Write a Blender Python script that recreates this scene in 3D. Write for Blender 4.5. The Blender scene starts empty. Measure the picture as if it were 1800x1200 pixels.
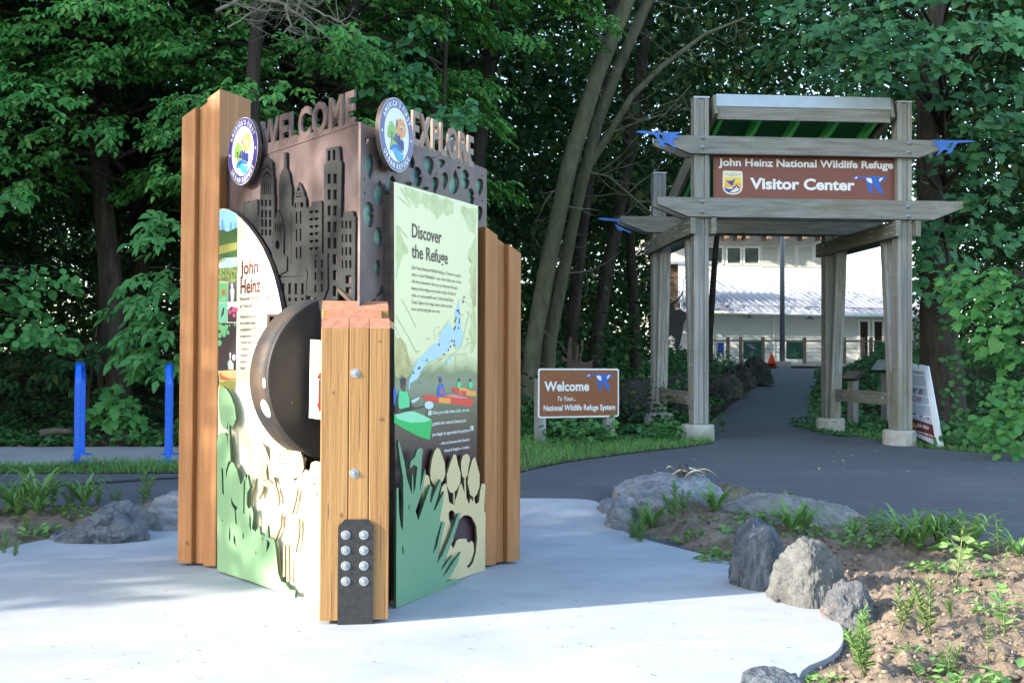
import bpy, bmesh, math, random
import numpy as np
from mathutils import Vector, Matrix, noise as mnoise
from mathutils.geometry import tessellate_polygon

random.seed(7)
RNG = np.random.default_rng(11)
R = math.radians
SC = bpy.context.scene
COL = SC.collection

# ------------------------------------------------------------------ camera
EYE = 1.2
FPX = 2080.0                      # focal length in photo pixels (photo 1800 x 1200)
PITCH = math.atan(40.0 / FPX)
ROLL = R(0.25)
cam_d = bpy.data.cameras.new("camera")
cam = bpy.data.objects.new("camera", cam_d)
COL.objects.link(cam)
SC.camera = cam
cam_d.sensor_width = 36.0
cam_d.lens = FPX / 1800.0 * 36.0
cam_d.clip_start = 0.1
cam_d.clip_end = 2000.0
_f = Vector((0, math.cos(PITCH), math.sin(PITCH)))
_r0 = Vector((1, 0, 0))
_u0 = Vector((0, -math.sin(PITCH), math.cos(PITCH)))
_r = _r0 * math.cos(ROLL) + _u0 * math.sin(ROLL)
_u = -_r0 * math.sin(ROLL) + _u0 * math.cos(ROLL)
_m = Matrix((_r, _u, -_f)).transposed().to_4x4()
_m.translation = (0, 0, EYE)
cam.matrix_world = _m

# ------------------------------------------------------------------ light
SUN_EL = 21.0
TO_SUN = Vector((-0.926, -0.376, 0)).normalized()
sun_d = bpy.data.lights.new("sun", 'SUN')
sun_d.energy = 2.9
sun_d.angle = R(0.6)
sun_d.color = (1.0, 0.92, 0.80)
sun = bpy.data.objects.new("sun", sun_d)
COL.objects.link(sun)
_ts = Vector((TO_SUN.x * math.cos(R(SUN_EL)), TO_SUN.y * math.cos(R(SUN_EL)), math.sin(R(SUN_EL))))
sun.rotation_euler = _ts.to_track_quat('Z', 'Y').to_euler()
sun.location = (-20, -10, 30)
w = bpy.data.worlds.new("World")
SC.world = w
w.use_nodes = True
nt = w.node_tree
bg = nt.nodes["Background"]
sky = nt.nodes.new("ShaderNodeTexSky")
sky.sky_type = 'NISHITA'
sky.sun_disc = False
sky.sun_elevation = R(SUN_EL)
sky.sun_rotation = math.atan2(TO_SUN.x, TO_SUN.y)
sky.air_density = 1.0
sky.dust_density = 1.0
sky.ozone_density = 1.0
nt.links.new(sky.outputs[0], bg.inputs[0])
bg.inputs[1].default_value = 0.15
SC.view_settings.view_transform = 'Standard'
SC.view_settings.look = 'None'
SC.view_settings.gamma = 1.0
SC.view_settings.exposure = 2.2
SC.cycles.max_bounces = 6
SC.cycles.diffuse_bounces = 3
SC.cycles.glossy_bounces = 2
SC.cycles.transmission_bounces = 4
SC.cycles.transparent_max_bounces = 4

# ------------------------------------------------------------------ helpers
def ray(px, py):
    d = _f * FPX + _r * (px - 900.0) + _u * (600.0 - py)
    return d
def at_y(px, py, Y):
    d = ray(px, py)
    t = Y / d.y
    return Vector((d.x * t, Y, EYE + d.z * t))
def sstep(a, b, x):
    t = min(1.0, max(0.0, (x - a) / (b - a)))
    return t * t * (3 - 2 * t)
def ground(x, y):
    z = 0.29 * sstep(7.9, 10.6, y) + 0.06 * sstep(12, 19, y) + 0.72 * sstep(18, 47, y)
    z -= 0.028 * min(6.0, max(0.0, x - 1.5)) * sstep(9, 12.5, y) * (1 - sstep(17, 24, y))
    # wooded bank beside the path to the left, ivy mound to the right of it
    cx = 0.24 * y - 1.5
    z += 0.55 * sstep(cx - 0.2, cx - 3.0, x) * sstep(17, 24, y) * (1 - sstep(40, 60, y))
    z += 0.75 * sstep(0.0, 1.6, x - (0.262 * y + 0.25)) * sstep(18.0, 24, y) * (1 - sstep(34, 44, y))
    return z
def gp(px, py, dz=0.0):
    d = ray(px, py)
    lo, hi = None, None
    t = 2.0 / d.y
    prev = t
    Y = 2.0
    while Y < 90:
        t = Y / d.y
        if EYE + d.z * t <= ground(d.x * t, Y) + dz:
            a, b = prev, t
            for _ in range(30):
                m = (a + b) / 2
                if EYE + d.z * m <= ground(d.x * m, d.y * m) + dz: b = m
                else: a = m
            return Vector((d.x * b, d.y * b, EYE + d.z * b))
        prev = t
        Y += 0.1
    return Vector((d.x * t, Y, ground(d.x * t, Y)))
def lattice(seed, n=64):
    return np.random.default_rng(seed).random((n, n))
def noise2(x, y, seed=0):
    L = lattice(seed); n = L.shape[0]
    xi = np.floor(x).astype(int); yi = np.floor(y).astype(int)
    fx = x - xi; fy = y - yi
    fx = fx * fx * (3 - 2 * fx); fy = fy * fy * (3 - 2 * fy)
    g = lambda a, b: L[a % n, b % n]
    return (g(xi, yi) * (1 - fx) + g(xi + 1, yi) * fx) * (1 - fy) + (g(xi, yi + 1) * (1 - fx) + g(xi + 1, yi + 1) * fx) * fy

def frame_m(org, ex, up=Vector((0, 0, 1))):
    ex = Vector(ex).normalized(); up = Vector(up).normalized()
    n = ex.cross(up).normalized()
    m = Matrix((ex, up, n)).transposed().to_4x4()
    m.translation = org
    return m
class Face:
    """a flat sheet standing in the scene: local x along, y up, z out of it"""
    def __init__(s, org, ex, up=(0, 0, 1)):
        s.m = frame_m(Vector(org), ex, up); s.inv = s.m.inverted()
        s.o = Vector(org); s.n = s.m.to_3x3() @ Vector((0, 0, 1))
    def p(s, px, py, off=0.0):
        d = ray(px, py); c = Vector((0, 0, EYE)); o = s.o + s.n * off
        t = (o - c).dot(s.n) / d.dot(s.n)
        l = s.inv @ (c + d * t)
        return (l.x, l.y)
    def poly(s, pts, off=0.0):
        return [s.p(a, b, off) for a, b in pts]

class MB:
    def __init__(s, M=None):
        s.v = []; s.f = []; s.mi = []; s.M = M or Matrix.Identity(4); s.sm = []
    def add(s, vs, fs, mi=0, M=None, smooth=False):
        b = len(s.v); T = s.M @ M if M is not None else s.M
        s.v += [tuple(T @ Vector(p)) for p in vs]
        s.f += [tuple(i + b for i in f) for f in fs]
        s.mi += [mi] * len(fs); s.sm += [smooth] * len(fs)
        return s
    def box(s, a, b, mi=0, M=None, bev=0.0):
        x0, y0, z0 = a; x1, y1, z1 = b
        if x0 > x1: x0, x1 = x1, x0
        if y0 > y1: y0, y1 = y1, y0
        if z0 > z1: z0, z1 = z1, z0
        if bev <= 0:
            vs = [(x0,y0,z0),(x1,y0,z0),(x1,y1,z0),(x0,y1,z0),(x0,y0,z1),(x1,y0,z1),(x1,y1,z1),(x0,y1,z1)]
            fs = [(0,3,2,1),(4,5,6,7),(0,1,5,4),(1,2,6,5),(2,3,7,6),(3,0,4,7)]
            return s.add(vs, fs, mi, M)
        bm = bmesh.new()
        bmesh.ops.create_cube(bm, size=1.0)
        for v in bm.verts:
            v.co = Vector(((x0+x1)/2 + v.co.x*(x1-x0), (y0+y1)/2 + v.co.y*(y1-y0), (z0+z1)/2 + v.co.z*(z1-z0)))
        bmesh.ops.bevel(bm, geom=bm.edges[:], offset=bev, segments=2, affect='EDGES', profile=0.6)
        s.bm(bm, mi, M); bm.free()
        return s
    def bm(s, bm, mi=0, M=None, smooth=False):
        bm.verts.index_update()
        return s.add([v.co.copy() for v in bm.verts], [[v.index for v in f.verts] for f in bm.faces], mi, M, smooth)
    def plate(s, outer, n0, n1, mi=0, holes=(), M=None, side_mi=None):
        """polygon (with holes) in local xy given thickness from n0 to n1"""
        loops = [list(outer)] + [list(h) for h in holes]
        tri = tessellate_polygon([[Vector((a, b, 0)) for a, b in l] for l in loops])
        pts = [p for l in loops for p in l]; N = len(pts)
        vs = [(a, b, n1) for a, b in pts] + [(a, b, n0) for a, b in pts]
        fs = []
        for t in tri:
            A, B, C = [pts[i] for i in t]
            cr = (B[0]-A[0])*(C[1]-A[1]) - (B[1]-A[1])*(C[0]-A[0])
            if abs(cr) < 1e-12: continue
            t = tuple(t) if cr > 0 else tuple(reversed(t))
            fs.append(t); fs.append(tuple(N + i for i in reversed(t)))
        s.add(vs, fs, mi, M)
        sf = []; o = 0
        for k, l in enumerate(loops):
            n = len(l)
            area = sum(l[i][0]*l[(i+1)%n][1] - l[(i+1)%n][0]*l[i][1] for i in range(n))
            ccw = (area > 0) == (k == 0)
            for i in range(n):
                a, b = o + i, o + (i + 1) % n
                sf.append((a, N + a, N + b, b) if ccw else (a, b, N + b, N + a))
            o += n
        return s.add(vs, sf, mi if side_mi is None else side_mi, M)
    def decal(s, outer, n, mi=0, holes=()):
        loops = [list(outer)] + [list(h) for h in holes]
        tri = tessellate_polygon([[Vector((a, b, 0)) for a, b in l] for l in loops])
        pts = [p for l in loops for p in l]; fs = []
        for t in tri:
            A, B, C = [pts[i] for i in t]
            cr = (B[0]-A[0])*(C[1]-A[1]) - (B[1]-A[1])*(C[0]-A[0])
            if abs(cr) < 1e-13: continue
            fs.append(tuple(t) if cr > 0 else tuple(reversed(t)))
        return s.add([(a, b, n) for a, b in pts], fs, mi)
    def tube(s, pts, rad, seg=8, mi=0, cap=True, smooth=True, wob=0.0, M=None):
        pts = [Vector(p) for p in pts]; n = len(pts)
        if not hasattr(rad, '__len__'): rad = [rad] * n
        vs = []; fs = []
        ref = Vector((0.13, 0.31, 0.94))
        for i, p in enumerate(pts):
            t = (pts[min(n-1, i+1)] - pts[max(0, i-1)]).normalized()
            if abs(t.dot(ref)) > 0.97: rr = Vector((1, 0.1, 0))
            else: rr = ref
            if i == 0: a = t.cross(rr).normalized()
            else: a = (a - t * a.dot(t)).normalized()
            b = t.cross(a)
            for k in range(seg):
                q = 2 * math.pi * k / seg
                r = rad[i]
                if wob: r *= 1 + wob * mnoise.noise(Vector((p.x*2 + math.cos(q)*1.3, p.y*2 + math.sin(q)*1.3, p.z*1.1)))
                vs.append(p + a * (math.cos(q) * r) + b * (math.sin(q) * r))
        for i in range(n - 1):
            for k in range(seg):
                fs.append((i*seg + k, i*seg + (k+1) % seg, (i+1)*seg + (k+1) % seg, (i+1)*seg + k))
        if cap:
            fs.append(tuple(reversed(range(seg)))); fs.append(tuple((n-1)*seg + k for k in range(seg)))
        return s.add(vs, fs, mi, M, smooth)
    def lathe(s, prof, seg=24, mi=0, M=None, smooth=True):
        """profile of (radius, height) spun about local z"""
        vs = []; fs = []; n = len(prof)
        for r, h in prof:
            for k in range(seg):
                q = 2 * math.pi * k / seg
                vs.append((r * math.cos(q), r * math.sin(q), h))
        for i in range(n - 1):
            for k in range(seg):
                fs.append((i*seg + k, i*seg + (k+1) % seg, (i+1)*seg + (k+1) % seg, (i+1)*seg + k))
        if prof[0][0] > 1e-6: fs.append(tuple(reversed(range(seg))))
        if prof[-1][0] > 1e-6: fs.append(tuple((n-1)*seg + k for k in range(seg)))
        return s.add(vs, fs, mi, M, smooth)
    def build(s, name, mats, parent=None, loc=None):
        me = bpy.data.meshes.new(name)
        loc = Vector(loc) if loc is not None else (Vector(parent['_at']) if parent is not None and '_at' in parent else Vector((0, 0, 0)))
        me.from_pydata([(a - loc.x, b - loc.y, c - loc.z) for a, b, c in s.v], [], s.f)
        if not isinstance(mats, (list, tuple)): mats = [mats]
        for m in mats: me.materials.append(m)
        me.polygons.foreach_set("material_index", s.mi)
        me.polygons.foreach_set("use_smooth", s.sm)
        me.update()
        o = bpy.data.objects.new(name, me)
        COL.objects.link(o)
        if parent is not None:
            o.parent = parent; o['_at'] = tuple(loc)
        else:
            o.location = loc; o['_at'] = tuple(loc)
        return o
def tag(o, label=None, cat=None, group=None, kind=None):
    if label: o['label'] = label
    if cat: o['category'] = cat
    if group: o['group'] = group
    if kind: o['kind'] = kind
    return o
def thing(name, loc, label, cat, group=None):
    o = bpy.data.objects.new(name, None)
    COL.objects.link(o); o.location = loc; o['_at'] = tuple(loc)
    o.empty_display_size = 0.1
    return tag(o, label, cat, group)
def copy_tree(o, parent=None):
    c = o.copy(); COL.objects.link(c)
    if parent is not None: c.parent = parent
    for ch in list(o.children): copy_tree(ch, c)
    return c

# ------------------------------------------------------------------ text
def text_mesh(body, bold=0.0, space=1.0):
    cu = bpy.data.curves.new("lettering", 'FONT')
    cu.body = body; cu.size = 1.0; cu.offset = bold; cu.resolution_u = 3
    cu.space_character = space
    ob = bpy.data.objects.new("lettering", cu)
    me = ob.to_mesh()
    vs = [tuple(v.co) for v in me.vertices]; fs = [tuple(p.vertices) for p in me.polygons]
    ob.to_mesh_clear(); bpy.data.objects.remove(ob); bpy.data.curves.remove(cu)
    return vs, fs
def text_into(mb, body, x0, y0, x1, y1, n, thick=0.0, mi=0, bold=0.0, shear=0.0, space=1.0, cap=None):
    """lettering stretched to the box; thick > 0 makes solid letters"""
    vs, fs = text_mesh(body, bold, space)
    if not vs: return mb
    xs = [v[0] for v in vs]; ys = [v[1] for v in vs]
    ax, bx = min(xs), max(xs)
    ay, by = (min(ys), max(ys)) if cap is None else cap
    sx = (x1 - x0) / (bx - ax); sy = (y1 - y0) / (by - ay)
    P = [(x0 + (a - ax) * sx + shear * (b - ay) * sy, y0 + (b - ay) * sy) for a, b, _ in vs]
    if thick <= 0:
        return mb.add([(a, b, n) for a, b in P], fs, mi)
    N = len(P); cnt = {}
    for f in fs:
        for i in range(len(f)):
            e = (f[i], f[(i+1) % len(f)]); cnt[e] = cnt.get(e, 0) + 1
    # weld doubled points so that borders are found
    key = {}; rep = []
    for a, b in P:
        k = (round(a, 5), round(b, 5)); rep.append(key.setdefault(k, len(rep)))
    E = {}
    for f in fs:
        for i in range(len(f)):
            a, b = rep[f[i]], rep[f[(i+1) % len(f)]]
            E[(a, b)] = E.get((a, b), 0) + 1
    sides = [(a, b) for (a, b) in E if (b, a) not in E and a != b]
    F = [tuple(rep[i] for i in f) for f in fs] + [tuple(N + rep[i] for i in reversed(f)) for f in fs]
    F += [(b, a, N + a, N + b) for a, b in sides]
    F = [f for f in F if len(set(f)) == len(f)]
    return mb.add([(a, b, n + thick) for a, b in P] + [(a, b, n) for a, b in P], F, mi)
def text_box(mb, F, body, pl, pr, n, h, **k):
    """lettering on sheet F: pl, pr = photo points of the baseline ends, h = capital height in metres"""
    a = F.p(*pl, n); b = F.p(*pr, n)
    y = (a[1] + b[1]) / 2
    return text_into(mb, body, a[0], y, b[0], y + h, n, cap=(0.0, 0.72), **k)

# ------------------------------------------------------------------ materials
def new_mat(name):
    m = bpy.data.materials.new(name); m.use_nodes = True
    return m, m.node_tree, m.node_tree.nodes["Principled BSDF"]
def lin(r, g, b):
    f = lambda c: c / 255 / 12.92 if c / 255 <= 0.04045 else ((c / 255 + 0.055) / 1.055) ** 2.4
    return (f(r), f(g), f(b))
def mat(name, c1, c2=None, scale=(4, 4, 4), detail=5, ramp=(0.3, 0.7), rough=0.6, metal=0.0, spec=0.4,
        bump=0.0, bscale=None, island=0.0, c3=None, s3=(1.5, 1.5, 1.5), r3=(0.55, 0.75), coat=0.0, dist=0.0, world=False):
    m, t, p = new_mat(name); N = t.nodes; L = t.links
    p.inputs["Roughness"].default_value = rough
    p.inputs["Metallic"].default_value = metal
    p.inputs["Specular IOR Level"].default_value = spec
    p.inputs["Coat Weight"].default_value = coat
    if c2 is None and island == 0 and bump == 0:
        p.inputs["Base Color"].default_value = (*c1, 1); return m
    tc = N.new("ShaderNodeTexCoord")
    if world:
        g = N.new("ShaderNodeNewGeometry"); src = g.outputs["Position"]
    else: src = tc.outputs["Object"]
    def nz(sc, det, rg=0.6):
        mp = N.new("ShaderNodeMapping"); mp.inputs["Scale"].default_value = sc
        L.new(src, mp.inputs[0])
        n = N.new("ShaderNodeTexNoise"); n.inputs["Scale"].default_value = 1.0; n.inputs["Detail"].default_value = det
        n.inputs["Roughness"].default_value = rg; n.inputs["Distortion"].default_value = dist
        L.new(mp.outputs[0], n.inputs["Vector"])
        return n, mp
    n1, mp1 = nz(scale, detail)
    if island:
        g2 = N.new("ShaderNodeNewGeometry")
        mul = N.new("ShaderNodeVectorMath"); mul.operation = 'SCALE'; mul.inputs[3].default_value = 1.0
        cmb = N.new("ShaderNodeCombineXYZ")
        mm = N.new("ShaderNodeMath"); mm.operation = 'MULTIPLY'; mm.inputs[1].default_value = 37.0
        L.new(g2.outputs["Random Per Island"], mm.inputs[0])
        for i in range(3): L.new(mm.outputs[0], cmb.inputs[i])
        L.new(cmb.outputs[0], mp1.inputs["Location"])
    rp = N.new("ShaderNodeValToRGB")
    rp.color_ramp.elements[0].position = ramp[0]; rp.color_ramp.elements[0].color = (*c1, 1)
    rp.color_ramp.elements[1].position = ramp[1]; rp.color_ramp.elements[1].color = (*(c2 or c1), 1)
    L.new(n1.outputs["Fac"], rp.inputs[0])
    out = rp.outputs[0]
    if c3 is not None:
        n3, _ = nz(s3, 6, 0.65)
        r2 = N.new("ShaderNodeValToRGB")
        r2.color_ramp.elements[0].position = r3[0]; r2.color_ramp.elements[0].color = (0, 0, 0, 1)
        r2.color_ramp.elements[1].position = r3[1]; r2.color_ramp.elements[1].color = (1, 1, 1, 1)
        L.new(n3.outputs["Fac"], r2.inputs[0])
        mx = N.new("ShaderNodeMix"); mx.data_type = 'RGBA'
        L.new(r2.outputs[0], mx.inputs[0]); L.new(out, mx.inputs[6]); mx.inputs[7].default_value = (*c3, 1)
        out = mx.outputs[2]
    if island:
        hs = N.new("ShaderNodeHueSaturation")
        mr = N.new("ShaderNodeMapRange"); mr.inputs[3].default_value = 1 - island; mr.inputs[4].default_value = 1 + island
        L.new(g2.outputs["Random Per Island"], mr.inputs[0]); L.new(mr.outputs[0], hs.inputs["Value"])
        L.new(out, hs.inputs["Color"]); out = hs.outputs[0]
    L.new(out, p.inputs["Base Color"])
    if bump:
        nb, _ = nz(bscale or scale, 8, 0.65)
        b = N.new("ShaderNodeBump"); b.inputs["Strength"].default_value = bump; b.inputs["Distance"].default_value = 0.02
        L.new(nb.outputs["Fac"], b.inputs["Height"]); L.new(b.outputs[0], p.inputs["Normal"])
    return m
def leaf_mat(name, cols, trans=0.3, rough=0.45, hue=0.015, val=0.3):
    m, t, p = new_mat(name); N = t.nodes; L = t.links
    g = N.new("ShaderNodeNewGeometry")
    rp = N.new("ShaderNodeValToRGB")
    el = rp.color_ramp.elements
    for i, c in enumerate(cols):
        q = i / max(1, len(cols) - 1)
        e = el[i] if i < 2 else el.new(q)
        e.position = q; e.color = (*c, 1)
    L.new(g.outputs["Random Per Island"], rp.inputs[0])
    tc = N.new("ShaderNodeTexCoord")
    n = N.new("ShaderNodeTexNoise"); n.inputs["Scale"].default_value = 0.9; n.inputs["Detail"].default_value = 3
    L.new(tc.outputs["Object"], n.inputs["Vector"])
    mr = N.new("ShaderNodeMapRange"); mr.inputs[1].default_value = 0.3; mr.inputs[2].default_value = 0.7
    mr.inputs[3].default_value = 1 - val; mr.inputs[4].default_value = 1 + val
    L.new(n.outputs["Fac"], mr.inputs[0])
    hs = N.new("ShaderNodeHueSaturation")
    L.new(mr.outputs[0], hs.inputs["Value"]); L.new(rp.outputs[0], hs.inputs["Color"])
    L.new(hs.outputs[0], p.inputs["Base Color"])
    p.inputs["Roughness"].default_value = rough; p.inputs["Specular IOR Level"].default_value = 0.18
    tr = N.new("ShaderNodeBsdfTranslucent")
    hs2 = N.new("ShaderNodeHueSaturation"); hs2.inputs["Hue"].default_value = 0.48; hs2.inputs["Saturation"].default_value = 1.15; hs2.inputs["Value"].default_value = 1.3
    L.new(hs.outputs[0], hs2.inputs["Color"]); L.new(hs2.outputs[0], tr.inputs["Color"])
    mx = N.new("ShaderNodeMixShader"); mx.inputs[0].default_value = trans
    L.new(p.outputs[0], mx.inputs[1]); L.new(tr.outputs[0], mx.inputs[2])
    L.new(mx.outputs[0], N["Material Output"].inputs[0])
    return m
# ------------------------------------------------------------------ material library
GZ = (26, 26, 1.1); GX = (1.1, 26, 26); GY = (26, 1.1, 26)
def timber(name, c1, c2, sc, **k):
    return mat(name, c1, c2, sc, detail=8, ramp=(0.28, 0.72), bump=0.25, bscale=tuple(a * 2.2 for a in sc), **k)
M_cedar = timber("cedar_timber", (0.31, 0.125, 0.040), (0.46, 0.215, 0.080), GZ, island=0.10, rough=0.55, c3=(0.27, 0.10, 0.03), s3=(9, 9, 0.7), r3=(0.56, 0.78))
M_pine = timber("golden_timber", (0.255, 0.132, 0.043), (0.39, 0.222, 0.084), GZ, island=0.08, rough=0.5, c3=(0.21, 0.095, 0.03), s3=(15, 15, 0.5), r3=(0.54, 0.72))
M_endgrain = mat("end_grain_timber", (0.28, 0.115, 0.065), (0.40, 0.19, 0.115), (30, 30, 30), bump=0.2, island=0.12)
M_knot = mat("timber_knot", (0.12, 0.05, 0.02), (0.2, 0.09, 0.04), (60, 60, 60))
M_grayZ = timber("weathered_timber", (0.17, 0.172, 0.155), (0.36, 0.362, 0.335), GZ, island=0.14, rough=0.85, spec=0.2, c3=(0.17, 0.18, 0.09), s3=(1.4, 1.4, 0.8), r3=(0.56, 0.8))
M_grayX = timber("weathered_crossbeam", (0.14, 0.142, 0.124), (0.29, 0.29, 0.26), GX, island=0.10, rough=0.85, spec=0.2, c3=(0.14, 0.145, 0.075), s3=(1.2, 2, 3), r3=(0.54, 0.78))
M_grayY = timber("weathered_sidebeam", (0.14, 0.142, 0.115), (0.26, 0.26, 0.22), GY, island=0.10, rough=0.85, spec=0.2, c3=(0.12, 0.13, 0.06), s3=(2, 1.2, 3), r3=(0.5, 0.75))
M_steel = mat("galvanised_steel", (0.21, 0.23, 0.25), (0.32, 0.345, 0.37), (40, 40, 40), rough=0.5, metal=0.3)
M_black = mat("black_steel", (0.012, 0.012, 0.014), (0.03, 0.03, 0.032), (60, 60, 60), rough=0.55, bump=0.06)
M_bronze = mat("patinated_plate", (0.092, 0.066, 0.066), (0.150, 0.110, 0.106), (5, 5, 5), rough=0.5, metal=0.35, bump=0.08, bscale=(40, 40, 40), c3=(0.058, 0.046, 0.055), s3=(3, 3, 2), r3=(0.48, 0.7))
M_gun = mat("gunmetal_plate", (0.02, 0.023, 0.025), (0.04, 0.043, 0.045), (6, 6, 6), rough=0.5, metal=0.4, bump=0.08, bscale=(50, 50, 50), c3=(0.045, 0.038, 0.034), s3=(4, 4, 4), r3=(0.55, 0.75))
M_edge = mat("bronze_edge", (0.07, 0.052, 0.042), (0.11, 0.085, 0.07), (20, 20, 20), rough=0.5, metal=0.4)
M_drumrim = mat("worn_drum_rim", (0.028, 0.028, 0.03), (0.085, 0.055, 0.035), (5, 5, 7), detail=9, ramp=(0.42, 0.66), rough=0.62, metal=0.0, c3=(0.14, 0.095, 0.06), s3=(16, 16, 16), r3=(0.62, 0.74), bump=0.1)
M_drum = mat("dark_drum_disc", (0.024, 0.022, 0.021), (0.040, 0.036, 0.033), (5, 5, 5), rough=0.6, metal=0.0, bump=0.05)
M_patina = mat("green_patina_backing", (0.09, 0.20, 0.15), (0.24, 0.40, 0.31), (14, 14, 14), detail=8, rough=0.6, c3=(0.035, 0.09, 0.15), s3=(3.2, 3.2, 3.2), r3=(0.52, 0.66))
M_teal = mat("blue_grey_disc", (0.10, 0.16, 0.20), (0.15, 0.21, 0.25), (12, 12, 12), rough=0.55)
M_cream = mat("cream_print", (0.66, 0.62, 0.47), (0.74, 0.70, 0.57), (2.5, 2.5, 2.5), rough=0.35)
M_tan = mat("tan_cutout", (0.56, 0.45, 0.245), (0.60, 0.49, 0.275), (3, 3, 3), rough=0.4)
M_leafgreen = mat("green_cutout", (0.13, 0.27, 0.155), (0.155, 0.30, 0.175), (3, 3, 3), rough=0.4)
M_palegreen = mat("pale_green_cutout", (0.21, 0.38, 0.20), (0.25, 0.42, 0.23), (3, 3, 3), rough=0.4)
def flat(name, rgb, rough=0.45, **k): return mat(name, lin(*rgb), rough=rough, **k)
M_white = flat("white_paint", (222, 224, 222)); M_badgewhite = flat("badge_white", (232, 236, 234), 0.3)
M_purple = flat("badge_purple", (70, 61, 124), 0.3)
M_orange = flat("badge_orange", (226, 150, 84)); M_badgegreen = flat("badge_green", (138, 186, 92)); M_trunkb = flat("badge_brown", (120, 80, 56))
M_skyblue = flat("badge_sky_blue", (62, 168, 226)); M_midblue = flat("badge_mid_blue", (44, 106, 184)); M_navy = flat("badge_navy", (50, 62, 128))
M_maroon = flat("maroon_ink", (92, 34, 36)); M_inkbrown = flat("brown_ink", (72, 52, 46)); M_ink = flat("dark_ink", (40, 38, 38))
M_signbrown = mat("brown_sign_paint", lin(116, 66, 52), lin(124, 72, 57), (3, 3, 3), rough=0.4)
M_signbrown2 = mat("orange_brown_sign_paint", lin(126, 72, 40), lin(134, 78, 44), (4, 4, 4), rough=0.4)
M_goose = flat("goose_blue", (44, 92, 176), 0.4); M_goosecut = mat("goose_blue_paint", lin(50, 98, 178), lin(62, 112, 190), (8, 8, 8), rough=0.5)
M_blue = flat("blue_powder_coat", (4, 100, 214), 0.3, coat=0.3)
M_roofgreen = mat("green_roof_boards", lin(48, 124, 74), lin(60, 142, 88), (6, 6, 6), rough=0.6); M_raftgreen = mat("green_rafter_paint", lin(110, 235, 140), lin(124, 245, 150), (5, 5, 5), rough=0.55)
M_capmetal = mat("roof_edge_metal", (0.36, 0.42, 0.45), (0.44, 0.49, 0.51), (6, 6, 6), rough=0.4, metal=0.3)
M_foot = mat("footing_concrete", (0.34, 0.33, 0.28), (0.47, 0.46, 0.41), (9, 9, 9), rough=0.9, bump=0.3, bscale=(40, 40, 40), c3=(0.2, 0.2, 0.13), s3=(4, 4, 6), r3=(0.55, 0.75))
M_plastic = mat("white_plastic", lin(205, 214, 222), lin(214, 222, 228), (6, 6, 6), rough=0.35); M_rib = mat("grey_letter_panel", lin(166, 174, 186), lin(174, 182, 192), (5, 5, 5), rough=0.5)
M_red = flat("red_ink", (176, 38, 44)); M_cone = flat("orange_cone_plastic", (236, 82, 40), 0.45); M_conecollar = flat("dark_cone_base", (110, 40, 34), 0.6)
M_concrete = mat("plaza_concrete", (0.33, 0.355, 0.38), (0.44, 0.465, 0.485), (1.3, 1.7, 1.3), detail=12, rough=0.8, spec=0.25, bump=0.10, bscale=(120, 120, 120), c3=(0.315, 0.325, 0.33), s3=(2.4, 4.0, 3.0), r3=(0.48, 0.85), world=True)
M_pad = mat("pad_concrete", (0.27, 0.275, 0.26), (0.36, 0.36, 0.335), (2, 2, 2), detail=9, rough=0.85, bump=0.2, bscale=(50, 50, 50), world=True)
M_asphalt = mat("asphalt", (0.064, 0.069, 0.078), (0.115, 0.122, 0.134), (90, 90, 90), detail=6, ramp=(0.3, 0.75), rough=0.72, spec=0.45, bump=0.5, bscale=(140, 140, 140), c3=(0.145, 0.15, 0.155), s3=(0.9, 2.6, 1), r3=(0.5, 0.85), world=True)
M_soil = mat("bare_soil", (0.145, 0.114, 0.085), (0.265, 0.213, 0.163), (9, 9, 9), detail=10, rough=0.95, spec=0.1, bump=0.7, bscale=(60, 60, 60), c3=(0.15, 0.11, 0.075), s3=(1.2, 1.2, 1.2), r3=(0.5, 0.7), world=True)
M_clod = mat("soil_clods", (0.15, 0.118, 0.089), (0.28, 0.228, 0.176), (20, 20, 20), rough=0.95, spec=0.1, island=0.22, bump=0.5, bscale=(80, 80, 80))
M_floor = mat("forest_floor", (0.045, 0.035, 0.022), (0.10, 0.075, 0.045), (3, 3, 3), detail=10, rough=0.95, spec=0.1, bump=0.8, bscale=(16, 16, 16), c3=(0.03, 0.05, 0.018), s3=(0.7, 0.7, 0.7), r3=(0.48, 0.6), world=True)
M_lawnsoil = mat("lawn_thatch", (0.05, 0.075, 0.025), (0.10, 0.10, 0.05), (12, 12, 12), detail=8, rough=0.95, spec=0.1, world=True)

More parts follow.
